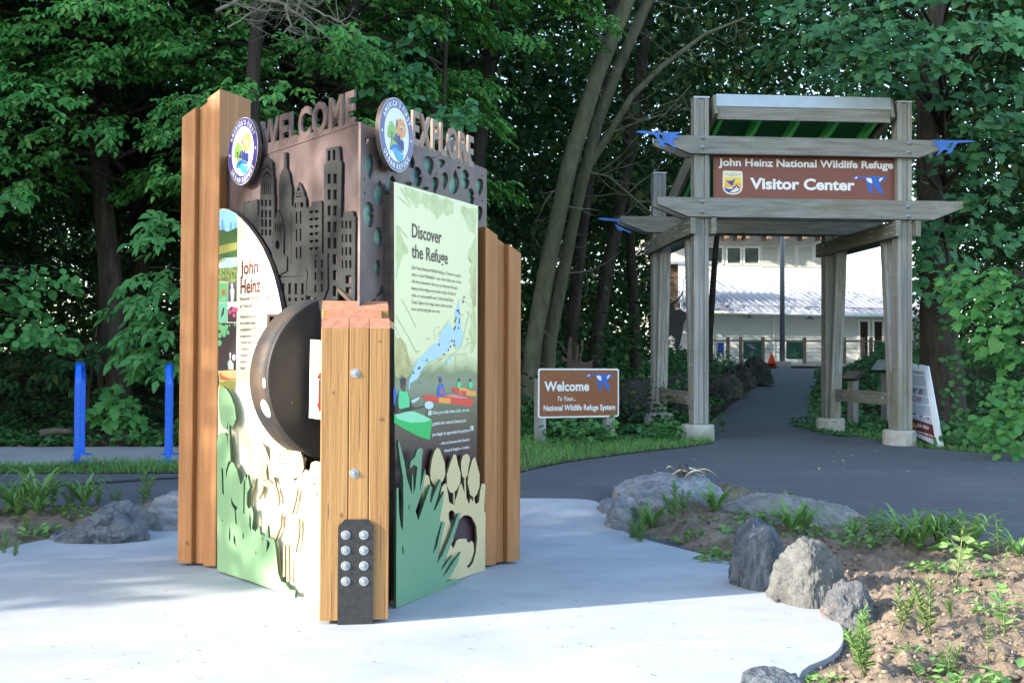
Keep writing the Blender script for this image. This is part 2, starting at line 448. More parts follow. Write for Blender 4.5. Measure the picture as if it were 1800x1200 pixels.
# ------------------------------------------------------------------ ground
def ground_sheet(name, outline, off, m, cell=0.5, skirt=0.0, kind='structure'):
    pts = [(p[0], p[1]) for p in outline]
    bm = bmesh.new()
    tri = tessellate_polygon([[Vector((a, b, 0)) for a, b in pts]])
    vs = [bm.verts.new((a, b, 0)) for a, b in pts]
    for t in tri:
        try: bm.faces.new([vs[i] for i in t])
        except ValueError: pass
    border = [e for e in bm.edges if e.is_boundary]
    xs = [p[0] for p in pts]; ys = [p[1] for p in pts]
    for ax, lo, hi in ((0, min(xs), max(xs)), (1, min(ys), max(ys))):
        q = lo + cell
        while q < hi:
            co = [0, 0, 0]; no = [0, 0, 0]; co[ax] = q; no[ax] = 1
            bmesh.ops.bisect_plane(bm, geom=bm.verts[:] + bm.edges[:] + bm.faces[:], plane_co=co, plane_no=no)
            q += cell * (1 if q < 25 else 3)
    for f in bm.faces:
        if f.normal.z < 0: f.normal_flip()
    for v in bm.verts: v.co.z = ground(v.co.x, v.co.y) + off
    if skirt:
        be = [e for e in bm.edges if e.is_boundary]
        r = bmesh.ops.extrude_edge_only(bm, edges=be)
        for v in r['geom']:
            if isinstance(v, bmesh.types.BMVert): v.co.z -= skirt
        bmesh.ops.recalc_face_normals(bm, faces=bm.faces[:])
    me = bpy.data.meshes.new(name); bm.to_mesh(me); bm.free()
    me.materials.append(m)
    o = bpy.data.objects.new(name, me); COL.objects.link(o)
    return tag(o, kind=kind)
# base terrain
def axis(fine_lo, fine_hi, step, lo, hi):
    a = list(np.arange(fine_lo, fine_hi + 1e-6, step)); s = step
    b = fine_hi
    while b < hi: s *= 1.35; b += s; a.append(b)
    s = step; b = fine_lo
    while b > lo: s *= 1.35; b -= s; a.insert(0, b)
    return a
gx = axis(-16, 26, 0.5, -400, 400); gy = axis(2, 62, 0.5, -250, 420)
vs = [(x, y, ground(x, y) - 0.035 - 0.05 * sstep(3, 6, y) * (1 - sstep(8, 9, y))) for y in gy for x in gx]
nx = len(gx)
fs = [(j*nx + i, j*nx + i + 1, (j+1)*nx + i + 1, (j+1)*nx + i) for j in range(len(gy) - 1) for i in range(nx - 1)]
mb = MB(); mb.add(vs, fs, 0, None, True)
tag(mb.build("ground", M_floor), kind='structure')
# asphalt path: from far left, behind the plaza, and up through the gateway
upL = [gp(0, 832), gp(150, 831), gp(310, 831), gp(620, 830), gp(920, 829), gp(1000, 811), gp(1100, 797), gp(1185, 788), gp(1250, 778)]
inL = [gp(1236, 752), gp(1255, 735), gp(1290, 708), gp(1325, 682), gp(1345, 664), gp(1342, 648)]
inR = [gp(1452, 645), gp(1440, 662), gp(1424, 690), gp(1424, 715), gp(1434, 742), gp(1500, 762), gp(1560, 778), gp(1640, 789), gp(1720, 795), gp(1800, 798)]
low = [Vector((9.5, 14.2, 0)), Vector((9.5, 9.6, 0)), Vector((5, 7.2, 0)), Vector((3.4, 6.9, 0)), Vector((1.4, 7.5, 0)), Vector((0.4, 8.4, 0)), Vector((-2.6, 8.2, 0)), Vector((-6, 8.4, 0)), Vector((-14, 8.4, 0)), Vector((-14, 10.4, 0))]
M_seam = mat("tar_seam", (0.022, 0.023, 0.026), (0.035, 0.036, 0.04), (30, 30, 30), rough=.8, world=True)
ground_sheet("tar_seam_on_path", [gp(-200, 863), gp(0, 856), gp(150, 849), gp(260, 841), gp(330, 838), gp(330, 840.5), gp(260, 844), gp(150, 852.5), gp(0, 860), gp(-200, 867)], 0.005, M_seam, 0.6)
ground_sheet("asphalt_path", upL + inL + inR + low, 0.0, M_asphalt, 0.5)
# plaza slab
def rim_smooth(P):
    q = []
    for i in range(len(P) - 1):
        p0 = P[max(0, i-1)]; p1 = P[i]; p2 = P[i+1]; p3 = P[min(len(P)-1, i+2)]
        for k in range(3):
            t = k / 3
            q.append(tuple(0.5 * (2*p1[j] + (p2[j]-p0[j])*t + (2*p0[j]-5*p1[j]+4*p2[j]-p3[j])*t*t + (3*p1[j]-p0[j]-3*p2[j]+p3[j])*t**3) for j in (0, 1)))
    return q + [P[-1]]
pl = [gp(0, 968), gp(100, 947), gp(200, 935), gp(307, 928), gp(460, 900), gp(640, 886), gp(800, 880), gp(920, 878), gp(1030, 880), gp(1060, 892), gp(1072, 916), gp(1100, 938), gp(1170, 960), gp(1280, 990), gp(1360, 1030), gp(1430, 1068), gp(1472, 1096), gp(1483, 1118), gp(1476, 1142), gp(1452, 1162), gp(1410, 1183)]
pl += [Vector((1.0, 4.2, 0)), Vector((0.7, 3.2, 0)), Vector((0.6, 1.0, 0)), Vector((0.3, -2, 0)), Vector((-3.5, -2, 0)), Vector((-4.3, 1.5, 0)), Vector((-4.6, 5, 0)), Vector((-4.1, 6.9, 0))]
pl = pl[:1] + [Vector((a, b, 0)) for a, b in rim_smooth([(p.x, p.y) for p in pl])]
ground_sheet("plaza", pl, 0.012, M_concrete, 0.4, skirt=0.16)
# concrete pad under the bicycle racks, grass verge and lawn thatch
pad = [gp(-260, 820), gp(0, 820), gp(310, 819), gp(620, 818), gp(700, 815), gp(700, 795), gp(310, 790), gp(0, 790), gp(-260, 790)]
ground_sheet("rack_pad_pavement", pad, 0.03, M_pad, 0.5, skirt=0.1)
verge = [gp(-260, 833), gp(310, 832), gp(640, 831), gp(640, 817), gp(310, 818), gp(-260, 819)]
ground_sheet("grass_verge_ground", verge, 0.008, M_lawnsoil, 0.5)
lawn = [gp(620, 831), gp(920, 830), gp(1000, 812), gp(1100, 798), gp(1185, 789), gp(1255, 779), gp(1235, 750), gp(1130, 752), gp(1000, 758), gp(900, 760), gp(620, 762)]
ground_sheet("lawn_ground", lawn, 0.01, M_lawnsoil, 0.4)

# planting beds: raised, lumpy soil
def bed(name, outline, mound, cell, seed):
    P = np.array([(p[0], p[1]) for p in outline]); n = len(P)
    x = np.arange(P[:, 0].min(), P[:, 0].max(), cell); y = np.arange(P[:, 1].min(), P[:, 1].max(), cell)
    X, Y = np.meshgrid(x, y)
    inside = np.zeros(X.shape, bool); D = np.full(X.shape, 1e9)
    for i in range(n):
        a = P[i]; b = P[(i+1) % n]
        c = ((a[1] > Y) != (b[1] > Y)) & (X < (b[0]-a[0]) * (Y-a[1]) / (b[1]-a[1] + 1e-12) + a[0])
        inside ^= c
        d = b - a; t = np.clip(((X-a[0])*d[0] + (Y-a[1])*d[1]) / (d @ d + 1e-12), 0, 1)
        D = np.minimum(D, np.hypot(X-a[0]-t*d[0], Y-a[1]-t*d[1]))
    G = 0.29 * np.clip((Y-7.9)/2.7, 0, 1)**2 * (3 - 2*np.clip((Y-7.9)/2.7, 0, 1))
    s = np.clip(D / 0.35, 0, 1); s = s*s*(3-2*s)
    Z = G - 0.02 + (mound + 0.02) * s
    Z += s * (0.05 * (noise2(X*3, Y*3, seed) - .5) + 0.04 * (noise2(X*9, Y*9, seed+1) - .5) + 0.036 * (noise2(X*20, Y*20, seed+2) - .5) + 0.034*(noise2(X*42, Y*42, seed+3) - .5))
    Z += 0.02 * (noise2(X*14, Y*14, seed+5) - .5)
    idx = -np.ones(X.shape, int); keep = inside
    idx[keep] = np.arange(keep.sum())
    q = keep[:-1, :-1] & keep[1:, :-1] & keep[:-1, 1:] & keep[1:, 1:]
    F = np.stack([idx[:-1, :-1][q], idx[:-1, 1:][q], idx[1:, 1:][q], idx[1:, :-1][q]], 1)
    V = np.stack([X[keep], Y[keep], Z[keep]], 1)
    me = bpy.data.meshes.new(name); me.from_pydata(V.tolist(), [], F.tolist())
    me.polygons.foreach_set("use_smooth", [True] * len(me.polygons)); me.materials.append(M_soil); me.update()
    o = bpy.data.objects.new(name, me); COL.objects.link(o)
    tag(o, kind='structure')
    return V
bedR = [gp(1058, 890), gp(1070, 916), gp(1098, 938), gp(1168, 960), gp(1278, 990), gp(1358, 1030), gp(1428, 1068), gp(1470, 1096), gp(1481, 1118), gp(1474, 1142), gp(1450, 1162), gp(1408, 1183),
        Vector((1.0, 4.2, 0)), Vector((0.75, 3.4, 0)), Vector((3.4, 3.4, 0)), Vector((5.6, 6.0, 0)), gp(1990, 985), gp(1800, 962), gp(1680, 948), gp(1560, 925), gp(1530, 905), gp(1400, 868), gp(1290, 858), gp(1180, 858), gp(1080, 866)]
bedR = [Vector((p[0], p[1], 0)) for p in bedR]
VR = bed("planting_bed_soil", bedR, 0.07, 0.017, 30)
bedL = [gp(0, 968), gp(100, 947), gp(200, 935), gp(307, 928), gp(400, 905), gp(400, 885), gp(310, 882), gp(150, 884), gp(0, 890), gp(-300, 895), gp(-700, 980), gp(-300, 990)]
bedL = [Vector((p[0], p[1], 0)) for p in bedL]
VL = bed("planting_bed_soil", bedL, 0.06, 0.03, 50)
def soil_z(x, y):
    V = VR if x > 0 else VL
    d = (V[:, 0]-x)**2 + (V[:, 1]-y)**2
    i = int(np.argmin(d))
    return float(V[i, 2]) if d[i] < 0.02 else ground(x, y)
def soil_p(px, py):
    """photo point on the surface of a bed"""
    p = gp(px, py, 0.07)
    return Vector((p.x, p.y, soil_z(p.x, p.y)))
# ------------------------------------------------------------------ the three-sided welcome kiosk
def smooth_poly(pts, n=4):
    """closed Catmull-Rom through pts"""
    out = []; N = len(pts)
    for i in range(N):
        p0, p1, p2, p3 = pts[i-1], pts[i], pts[(i+1) % N], pts[(i+2) % N]
        for k in range(n):
            t = k / n
            out.append(tuple(0.5 * (2*p1[j] + (p2[j]-p0[j])*t + (2*p0[j]-5*p1[j]+4*p2[j]-p3[j])*t*t + (3*p1[j]-p0[j]-3*p2[j]+p3[j])*t**3) for j in (0, 1)))
    return out
def circ(cx, cy, r, n=32, ry=None, a0=0, a1=360):
    return [(cx + r*math.cos(R(a0 + (a1-a0)*i/n)), cy + (ry or r)*math.sin(R(a0 + (a1-a0)*i/n))) for i in range(n)]
def rect(x0, y0, x1, y1): return [(x0, y0), (x1, y0), (x1, y1), (x0, y1)]

K = Vector((-0.87, 6.67, 0.012))
kiosk = thing("welcome_kiosk", K, "three-sided timber welcome kiosk with printed panels standing on the concrete plaza", "kiosk")
APEX = Vector((-0.685, 5.595, 0))
LF = Face(APEX, (0.6225, -0.7826, 0)); RF = Face(APEX, (0.3665, 0.9304, 0))

def kpost(inner, rdir, tdir, width, z_in, z_out, mats, lams, label=None, name="corner_post", midw=0.78):
    """three slabs side by side going outward from `inner`, tops cut to one slope"""
    rdir = Vector(rdir).normalized(); tdir = Vector(tdir).normalized()
    m = Matrix((rdir, tdir, Vector((0, 0, 1)))).transposed().to_4x4(); m.translation = inner
    mb = MB(m); D = 0.27; seg = [0.0, 0.092, 0.172, D]
    slope = (z_out - z_in) / D
    for i in range(3):
        a, b = seg[i], seg[i+1] - (0.0015 if i < 2 else 0)
        wd = width * (1.0 if i != 1 else midw)
        ls = lams if i == 2 else [0, 1]
        for j in range(len(ls) - 1):
            y0 = -wd/2 + wd*ls[j] + (0.0012 if j else 0); y1 = -wd/2 + wd*ls[j+1] - (0.0012 if j < len(ls) - 2 else 0)
            za, zb = z_in + slope*a, z_in + slope*b
            z0 = 0.012 + 0.003 * i
            c = 0.004
            ring = [(a, y0 + c), (a + c, y0), (b - c, y0), (b, y0 + c), (b, y1 - c), (b - c, y1), (a + c, y1), (a, y1 - c)]
            vs = [(p, q, z0) for p, q in ring] + [(p, q, z_in + slope*p) for p, q in ring]
            fs = [(k, (k+1) % 8, 8 + (k+1) % 8, 8 + k) for k in range(8)]
            mb.add(vs, fs, 0); mb.add(vs, [tuple(range(8, 16)), tuple(reversed(range(8)))], 1)
    return mb.build(name, mats, kiosk), m
tF = (0.989, 0.148, 0)
pf, mF = kpost(Vector((-0.757, 5.697, 0.012)), (0.148, -0.989, 0), tF, 0.313, 1.489, 1.350, [M_pine, M_endgrain], [0, 0.405, 0.70, 1.0])
plf, mL = kpost(Vector((-1.6515, 7.022, 0.012)), (-0.93, 0.3665, 0), (-0.3665, -0.93, 0), 0.315, 2.785, 2.636, [M_cedar, M_endgrain], [0, 1])
prt, mR = kpost(Vector((-0.2547, 7.056, 0.012)), (0.7826, 0.6225, 0), (0.6225, -0.7826, 0), 0.315, 1.995, 1.851, [M_cedar, M_endgrain], [0, 1])
# steel foot, bolts on the front post
FF = Face(mF @ Vector((0.27, 0, -0.012)), tF)
def bolt(mb, F, x, y, n, r, mi=0):
    M = F.m @ Matrix.Translation((x, y, n))
    mb.lathe([(r*1.05, 0), (r*1.05, 0.0016), (r*0.98, 0.0024), (r*0.56, 0.0024), (r*0.54, 0.0062), (r*0.46, 0.0072), (r*0.30, 0.0072), (r*0.28, 0.0095), (0, 0.0098)], 20, mi, M, False)
x0, yb = FF.p(593, 1103); x1, _ = FF.p(655, 1103); yt = FF.p(624, 912)[1]
mb = MB(FF.m); ch = 0.03
mb.plate([(x0, 0.004), (x1, 0.004), (x1, yt - ch), (x1 - ch, yt), (x0 + ch, yt), (x0, yt - ch)], 0.0005, 0.014)
foot = mb.build("steel_foot", M_black, pf)
foot.parent = pf
for px in (607.5, 639.5):
    for py in (939, 966, 993, 1020):
        mb = MB(); a, b = FF.p(px, py); bolt(mb, FF, a, b, 0.014, 0.0205)
        mb.build("bolt", M_steel, pf)
for px, py in ((624.5, 656), (623, 832)):
    mb = MB(); a, b = FF.p(px, py); bolt(mb, FF, a, b, 0.0005, 0.0205); mb.build("bolt", M_steel, pf)
LKF = Face(mL @ Vector((0, 0.1576, -0.012)), (0.93, -0.3665, 0))
a, b = LKF.p(329, 954)
mb = MB(LKF.m); mb.plate(circ(a, b, 0.011, 14, 0.015), 0.0, 0.0012); mb.build("knot", M_knot, plf)

for kx, ky, kw, kh in ((671, 737, .012, .008), (600, 905, .006, .011), (668, 600, .007, .005), (586, 690, .005, .008)):
    a, b = FF.p(kx, ky); mb = MB(FF.m); mb.plate(smooth_poly(circ(a, b, kw, 7, kh), 2), 0.0, 0.0009); mb.build("knot", M_knot, pf)
for kx, y0_, y1_ in ((669, 905, 1015), (583, 1000, 1096), (676, 1030, 1098), (632, 700, 790), (577, 880, 915)):
    a, b0_ = FF.p(kx, y0_); _, b1_ = FF.p(kx, y1_); mb = MB(FF.m); mb.plate([(a, b0_), (a - .0016, b0_*.6 + b1_*.4), (a + .0008, b1_), (a + .0022, b0_*.5 + b1_*.5)], 0.0, 0.0007); mb.build("drying_crack", M_knot, pf)

# added dark core behind the panels, blocks sight and sun through the kiosk
def plan_prism(mb, pts, z0, z1, mi=0):
    n = len(pts)
    a = sum(pts[i][0]*pts[(i+1) % n][1] - pts[(i+1) % n][0]*pts[i][1] for i in range(n))
    if a < 0: pts = pts[::-1]
    vs = [(x, y, z0) for x, y in pts] + [(x, y, z1) for x, y in pts]
    return mb.add(vs, [tuple(reversed(range(n))), tuple(range(n, 2*n))] + [(k, (k+1) % n, n + (k+1) % n, n + k) for k in range(n)], mi)
mb = MB(); plan_prism(mb, [(-0.80, 5.99), (-1.60, 6.98), (-0.30, 7.02), (-0.68, 6.02), (-0.715, 5.72), (-0.80, 5.72)], 0.06, 1.42)
mb.build("added_core", M_edge, kiosk)

# ---- left sheet: WELCOME plate
PO = -0.06
P = lambda px, py, off=0.0: LF.p(px, py, off)
outer = LF.poly([(395.5, 276), (436, 268), (440, 261), (634.3, 215), (632, 545), (599, 512), (560, 556), (395.5, 560)], PO)
mb = MB(LF.m); mb.plate(outer, PO - 0.012, PO, 0)
wp = mb.build("welcome_plate", [M_bronze], kiosk)
# header strip the letters stand on, seam just below
mb = MB(LF.m)
mb.plate(LF.poly([(440, 261.0), (633.5, 215.5), (633.5, 213.6), (440, 259)], PO), PO, PO + 0.004)
mb.plate(LF.poly([(444, 279.6), (633, 216.5), (633, 214.0), (440, 259.5)], PO + 0.0045), PO + 0.0002, PO + 0.0045)
mb.build("header_strip", M_bronze, wp)
a = P(458, 256, PO); b = P(624.5, 217, PO)
zb = P(624, 217.5, PO)[1] ; zt = P(624, 157.5, PO)[1]
xw0 = P(459, 240, PO)[0]; xw1 = P(624.5, 190, PO)[0]
letters = "WELCOME"; 
mb = MB(LF.m); text_into(mb, letters, xw0, zb - 0.004, xw1, zt, PO - 0.006, 0.012, bold=0.034, space=1.13)
mb.build("letters", M_bronze, wp)
# V-shaped lower lip where the two plates meet over the front post
mb = MB(LF.m)
mb.plate(LF.poly([(632, 545), (599, 512), (601.5, 506.5), (632, 536)], PO + 0.011), PO + 0.0005, PO + 0.0315); 
mb.build("bottom_lip", M_edge, wp)

# ---- skyline relief
z3 = lambda x, y: (410 + x / 3.752, 240 + y / 3.75)
SO = PO + 0.018
def s3(pts): return [P(*z3(*q), SO) for q in pts]
sky_out = s3([(62, 600), (66, 430), (96, 425), (98, 434), (118, 432), (119, 421), (157, 414), (160, 422), (160, 520), (168, 519), (172, 415), (177, 410), (180, 282), (189, 266), (192, 172), (222, 136), (256, 170),
    (260, 262), (266, 275), (267, 385), (271, 391), (270, 628), (281, 545), (296, 505), (300, 490), (303, 345), (300, 330), (307, 262), (316, 235), (332, 205), (333, 105), (349, 104), (350, 205), (368, 245), (373, 290), (379, 322), (384, 330), (385, 452),
    (398, 470), (401, 395), (408, 385), (409, 360), (434, 300), (463, 362), (468, 388), (477, 410), (480, 470), (490, 472), (491, 464), (514, 460), (516, 433), (545, 427), (580, 422), (584, 460), (585, 770), (597, 772), (598, 186), (611, 176), (612, 79), (650, 71), (698, 62), (704, 158), (714, 168),
    (708, 540), (724, 530), (726, 500), (790, 489), (794, 524), (806, 530), (800, 1100), (690, 1008), (690, 1075), (600, 1085), (596, 1310), (536, 1310), (536, 1060), (488, 1045), (486, 1100), (455, 1180), (305, 1180), (305, 950), (200, 700), (120, 610)])
hol = []
for x0_, x1_ in ((622, 642), (660, 685)):
    for y0_, y1_ in ((246, 310), (350, 416), (456, 521), (562, 630), (668, 736)): hol.append(rect(x0_, y0_, x1_, y1_))
for y0_, y1_ in ((776, 841), (880, 946), (984, 1052)): hol.append(rect(656, y0_, 683, y1_))
hol += [rect(623, 94, 640, 160), rect(656, 88, 673, 156)]
for y0_ in (489, 537, 586, 634, 683, 731):
    hol += [rect(503, y0_, 527, y0_ + 17), rect(537, y0_ - 3, 564, y0_ + 14)]
hol += [rect(405, 440, 426, 470), rect(441, 434, 462, 466), rect(413, 496, 423, 574), rect(438, 492, 449, 572), rect(413, 612, 423, 690), rect(438, 607, 449, 688), rect(413, 728, 423, 806), rect(438, 724, 449, 803), [(432, 330), (444, 356), (421, 360)], rect(414, 372, 454, 380), rect(413, 392, 455, 400)]
for x0_ in (190, 203, 216, 229, 241): hol.append(rect(x0_, 306, x0_ + 6, 382))
for y0_, y1_ in ((418, 460), (484, 534), (546, 596), (612, 652)):
    for x0_, x1_ in ((184, 197), (209, 222), (236, 250)): hol.append(rect(x0_, y0_, x1_, y1_))
hol += [[(222, 186), (250, 218), (250, 228), (222, 198), (198, 226), (198, 216)], [(222, 226), (252, 262), (252, 272), (222, 240), (196, 270), (196, 260)]]
for y0_, y1_ in ((556, 606), (645, 696), (730, 782), (815, 868)):
    for x0_, x1_ in ((715, 725), (739, 751), (765, 779)): hol.append(rect(x0_, y0_, x1_, y1_))
hol += [rect(740, 915, 778, 968), rect(740, 992, 776, 1036)]
for x0_, x1_ in ((332, 345), (371, 388), (413, 428), (456, 472)):
    hol += [rect(x0_, 966, x1_, 1040), rect(x0_, 1062, x1_, 1086), rect(x0_, 1100, x1_, 1130)]
for y0_ in (815, 895, 978): hol += [rect(546, y0_, 557, y0_ + 50), rect(589, y0_ - 4, 601, y0_ + 46)]
hol += [rect(548, 1062, 556, 1110), rect(590, 1058, 598, 1080)]
hol.append(circ(300, 714, 14, 16, 29))
for x0_ in (283, 296, 309, 321): hol.append(rect(x0_, 572, x0_ + 6, 626))
hol += [rect(338, 655, 342, 770), [(338, 775), (364, 795), (363, 886), (359, 886), (359, 800), (338, 784)], rect(381, 500, 384, 842), rect(300, 921, 478, 926), rect(525, 800, 529, 985), rect(622, 780, 626, 1000)]
mb = MB(LF.m); mb.plate(sky_out, SO - 0.010, SO, 0, [s3(h) for h in hol])
mb.build("skyline_relief", M_gun, wp)
# a second, lower layer of roofs in front
mb = MB(LF.m)
for q in ([(488, 1045), (520, 780), (548, 776), (550, 790), (585, 788), (586, 774), (630, 770), (632, 1000), (600, 1085), (596, 1330), (536, 1330), (536, 1060)],):
    hs = [rect(546, y0_, 557, y0_ + 50) for y0_ in (815, 895, 978, 1062)] + [rect(589, y0_ - 4, 601, y0_ + 46) for y0_ in (815, 895, 978)] + [rect(548, 1150, 556, 1190), rect(578, 1148, 586, 1188)]
    mb.plate(s3(q), SO + 0.0005, SO + 0.009, 0, [s3(h) for h in hs])
mb.plate(s3([(262, 640), (281, 545), (296, 505), (303, 486), (314, 505), (330, 542), (342, 632), (338, 770), (362, 795), (360, 886), (300, 920), (266, 860)]), SO + 0.0005, SO + 0.008, 0, [s3(circ(300, 714, 14, 16, 29))] + [s3(rect(x0_, 572, x0_ + 6, 626)) for x0_ in (283, 296, 309, 321)])
mb.plate(s3([(300, 930), (478, 922), (486, 870), (496, 905), (486, 1010), (484, 1100), (455, 1178), (307, 1178)]), SO + 0.0005, SO + 0.007, 0,
         [s3(rect(x0_, 966, x1_, 1040)) for x0_, x1_ in ((332, 345), (371, 388), (413, 428), (456, 472))] + [s3(rect(x0_, 1062, x1_, 1086)) for x0_, x1_ in ((332, 345), (371, 388), (413, 428), (456, 472))])
mb.build("skyline_front_layer", M_gun, wp)

# ---- round badges
def badge(F, pc, ptop, pbot, off, name):
    cx, cy = F.p(*pc, off); r = (F.p(*ptop, off)[1] - F.p(*pbot, off)[1]) / 2
    T = F.m @ Matrix.Translation((cx, cy, off))
    mb = MB(T); mb.plate(circ(0, 0, r, 64), -0.024, 0, 0, side_mi=1)
    b = mb.build(name, [M_white, M_edge], kiosk)
    mb = MB(T); mb.decal(circ(0, 0, r*0.985, 64), 0.0008, 0, [circ(0, 0, r*0.735, 64)])
    mb.build("purple_ring", M_purple, b)
    mb = MB(T)
    def ring(txt, mid, span, rad, h, flip):
        ws = [0.62 if c in "I'" else (1.25 if c in "MW" else 1.0) for c in txt]; ws = [0.55 if c == ' ' else q for c, q in zip(txt, ws)]
        tot = sum(ws); acc = 0
        for c, q in zip(txt, ws):
            fr = (acc + q / 2) / tot; acc += q
            if c == ' ': continue
            ang = mid + (span/2 - span*fr) * (1 if not flip else -1)
            vs_, fs_ = text_mesh(c, 0.028)
            ax = (min(v[0] for v in vs_) + max(v[0] for v in vs_)) / 2
            k = h / 0.72
            t = R(ang - 90) if not flip else R(ang + 90)
            rr = rad if not flip else rad + h
            o = (rr*math.cos(R(ang)), rr*math.sin(R(ang)))
            mb.add([(o[0] + (v[0]-ax)*k*0.78*math.cos(t) - v[1]*k*math.sin(t), o[1] + (v[0]-ax)*k*0.78*math.sin(t) + v[1]*k*math.cos(t), 0.0016) for v in vs_], fs_, 0)
    ring("AMERICA'S FIRST", 90, 128, r*0.785, r*0.148, False)
    mb.build("ring_lettering", M_badgewhite, b); mb = MB(T)
    ring("URBAN REFUGE", -90, 112, r*0.785, r*0.148, True)
    mb.build("ring_lettering", M_badgewhite, b)
    for s in (-1, 1): mb = MB(T); mb.decal(circ(s*r*0.86, -0.02*r, r*0.035, 12), 0.0016); mb.build("ring_dot", M_badgewhite, b)
    # picture inside: tree, sun, skyline, green bank, river, flying bird
    mb = MB(T); S = r * 0.735
    q = lambda pts: [(a*S, b*S) for a, b in pts]
    mb.decal(q(circ(0.34, 0.30, 0.40, 32, 0.36)), 0.001, 0)
    bl = [(-0.42, 0.24, .2), (-0.55, 0.10, .17), (-0.26, 0.12, .2), (-0.60, -0.06, .15), (-0.33, -0.02, .18), (-0.45, 0.03, .2)]
    for i, (a, b_, c) in enumerate(bl): mb.decal(q(circ(a, b_, c, 16)), 0.0011 + i*0.0002, 1)
    mb.decal(q([(-0.44, -0.36), (-0.38, -0.36), (-0.39, -0.1), (-0.28, 0.06), (-0.31, 0.07), (-0.41, -0.03), (-0.54, 0.06), (-0.56, 0.04), (-0.46, -0.1)]), 0.0025, 2)
    for a, b_, c, d in ((-.30, -.30, -.22, -.10), (-.19, -.30, -.10, .0), (-.05, -.34, .04, .06), (.07, -.40, .13, -.03), (.16, -.42, .26, .02), (.28, -.46, .34, -.12), (.36, -.50, .46, -.10), (.48, -.50, .56, -.16)):
        mb.decal(q(rect(a, b_, c, d)), 0.0022, 5)
    mb.decal(q([(-0.06, 0.30), (0.04, 0.30), (0.03, 0.40), (0.0, 0.58), (-0.015, 0.66), (-0.03, 0.58), (-0.06, 0.42)]), 0.0022, 5)
    mb.decal(q(smooth_poly([(-0.52, -0.52), (-0.50, -0.40), (-0.36, -0.26), (-0.18, -0.26), (0.02, -0.36), (-0.20, -0.44), (-0.42, -0.60)])), 0.0027, 1)
    mb.decal(q(smooth_poly([(-0.56, -0.62), (-0.38, -0.44), (-0.10, -0.36), (0.16, -0.42), (0.40, -0.52), (0.46, -0.60), (0.20, -0.56), (-0.10, -0.50), (-0.36, -0.58)])), 0.0030, 4)
    mb.decal(q(smooth_poly([(-0.50, -0.64), (-0.30, -0.53), (-0.02, -0.52), (0.26, -0.64), (0.50, -0.66), (0.44, -0.86), (0.26, -0.95), (0.02, -0.88), (-0.18, -0.70), (-0.36, -0.62)])), 0.0033, 3)
    mb.decal(q([(0.14, 0.36), (0.30, 0.38), (0.46, 0.36), (0.56, 0.38), (0.46, 0.30), (0.50, 0.12), (0.41, 0.26), (0.36, 0.12), (0.32, 0.30)]), 0.0027, 6)
    mb.decal(q([(0.30, 0.35), (0.46, 0.34), (0.42, 0.28), (0.46, 0.18), (0.40, 0.26), (0.36, 0.18), (0.34, 0.30)]), 0.0029, 5)
    mb.build("badge_picture", [M_orange, M_badgegreen, M_trunkb, M_skyblue, M_midblue, M_navy, M_badgewhite], b)
badge(LF, (426.5, 266), (426.5, 207.5), (426.5, 324.5), 0.0, "round_badge")
badge(RF, (697.5, 237.5), (697.5, 173), (697.5, 302), 0.0, "round_badge")
mb = MB(LF.m); c = LF.p(426.5, 266, 0); mb.box((c[0] - .05, c[1] - .05, PO), (c[0] + .05, c[1] + .05, -0.024)); mb.build("badge_spacer", M_edge, kiosk)
mb = MB(RF.m); c = RF.p(697.5, 237.5, 0); mb.box((c[0] - .05, c[1] - .08, PO), (c[0] + .05, c[1] + .0, -0.024)); mb.build("badge_spacer", M_edge, kiosk)

# ---- left printed panel with the arc top and the slot for the wheel
arc = [(383, 368), (392, 366.5), (401, 368), (412, 374), (424, 384), (437, 398), (450, 416), (462, 436), (473, 460), (482, 486), (489, 514), (493.5, 536), (495.5, 552)]
panel = LF.poly(arc + [(470, 553), (472, 620), (470, 700), (472, 760), (486, 778), (478, 792), (500, 826), (530, 836), (565, 846), (565, 1059), (383, 1002)])
mb = MB(LF.m); mb.plate(panel, -0.025, 0, 0, side_mi=1)
lpan = mb.build("printed_panel", [M_cream, M_edge], kiosk); lpan['label'] = "cream printed panel with an arc-shaped top"
def txt(F, par, name, lines, m, n=0.0016, **k):
    for body, pl_, prx, h in lines:
        mb = MB(F.m)
        a = F.p(*pl_, n); b = F.p(prx, pl_[1], n)
        text_into(mb, body, a[0], a[1], b[0], a[1] + h, n, cap=(0.0, 0.72), **k)
        mb.build(name, m, par)
zh = lambda F, px, y0, y1: abs(F.p(px, y0)[1] - F.p(px, y1)[1])
txt(LF, lpan, "panel_heading", [("John", (422.5, 483), 453.5, zh(LF, 423, 483, 458.5)), ("Heinz", (422.5, 516), 457.5, zh(LF, 423, 516, 491))], M_maroon, bold=0.018)
txt(LF, lpan, "panel_subheading", [("National Wildlife Refuge", (422, 528.5), 474, 0.021), ("at Tinicum", (422, 541), 443.5, 0.021)], M_inkbrown)
bl_ = ["Welcome to America's", "first urban refuge,", "established in 1972 to", "preserve and restore", "Tinicum tidal marsh", "to promote e", "education", "preserv", "these"]
rx = [458, 450, 455.5, 454.5, 452, 441, 435.5, 433, 431]
txt(LF, lpan, "panel_text", [(t, (422, 559.5 + 11.15*i), rx[i], 0.0175) for i, t in enumerate(bl_)], M_inkbrown)
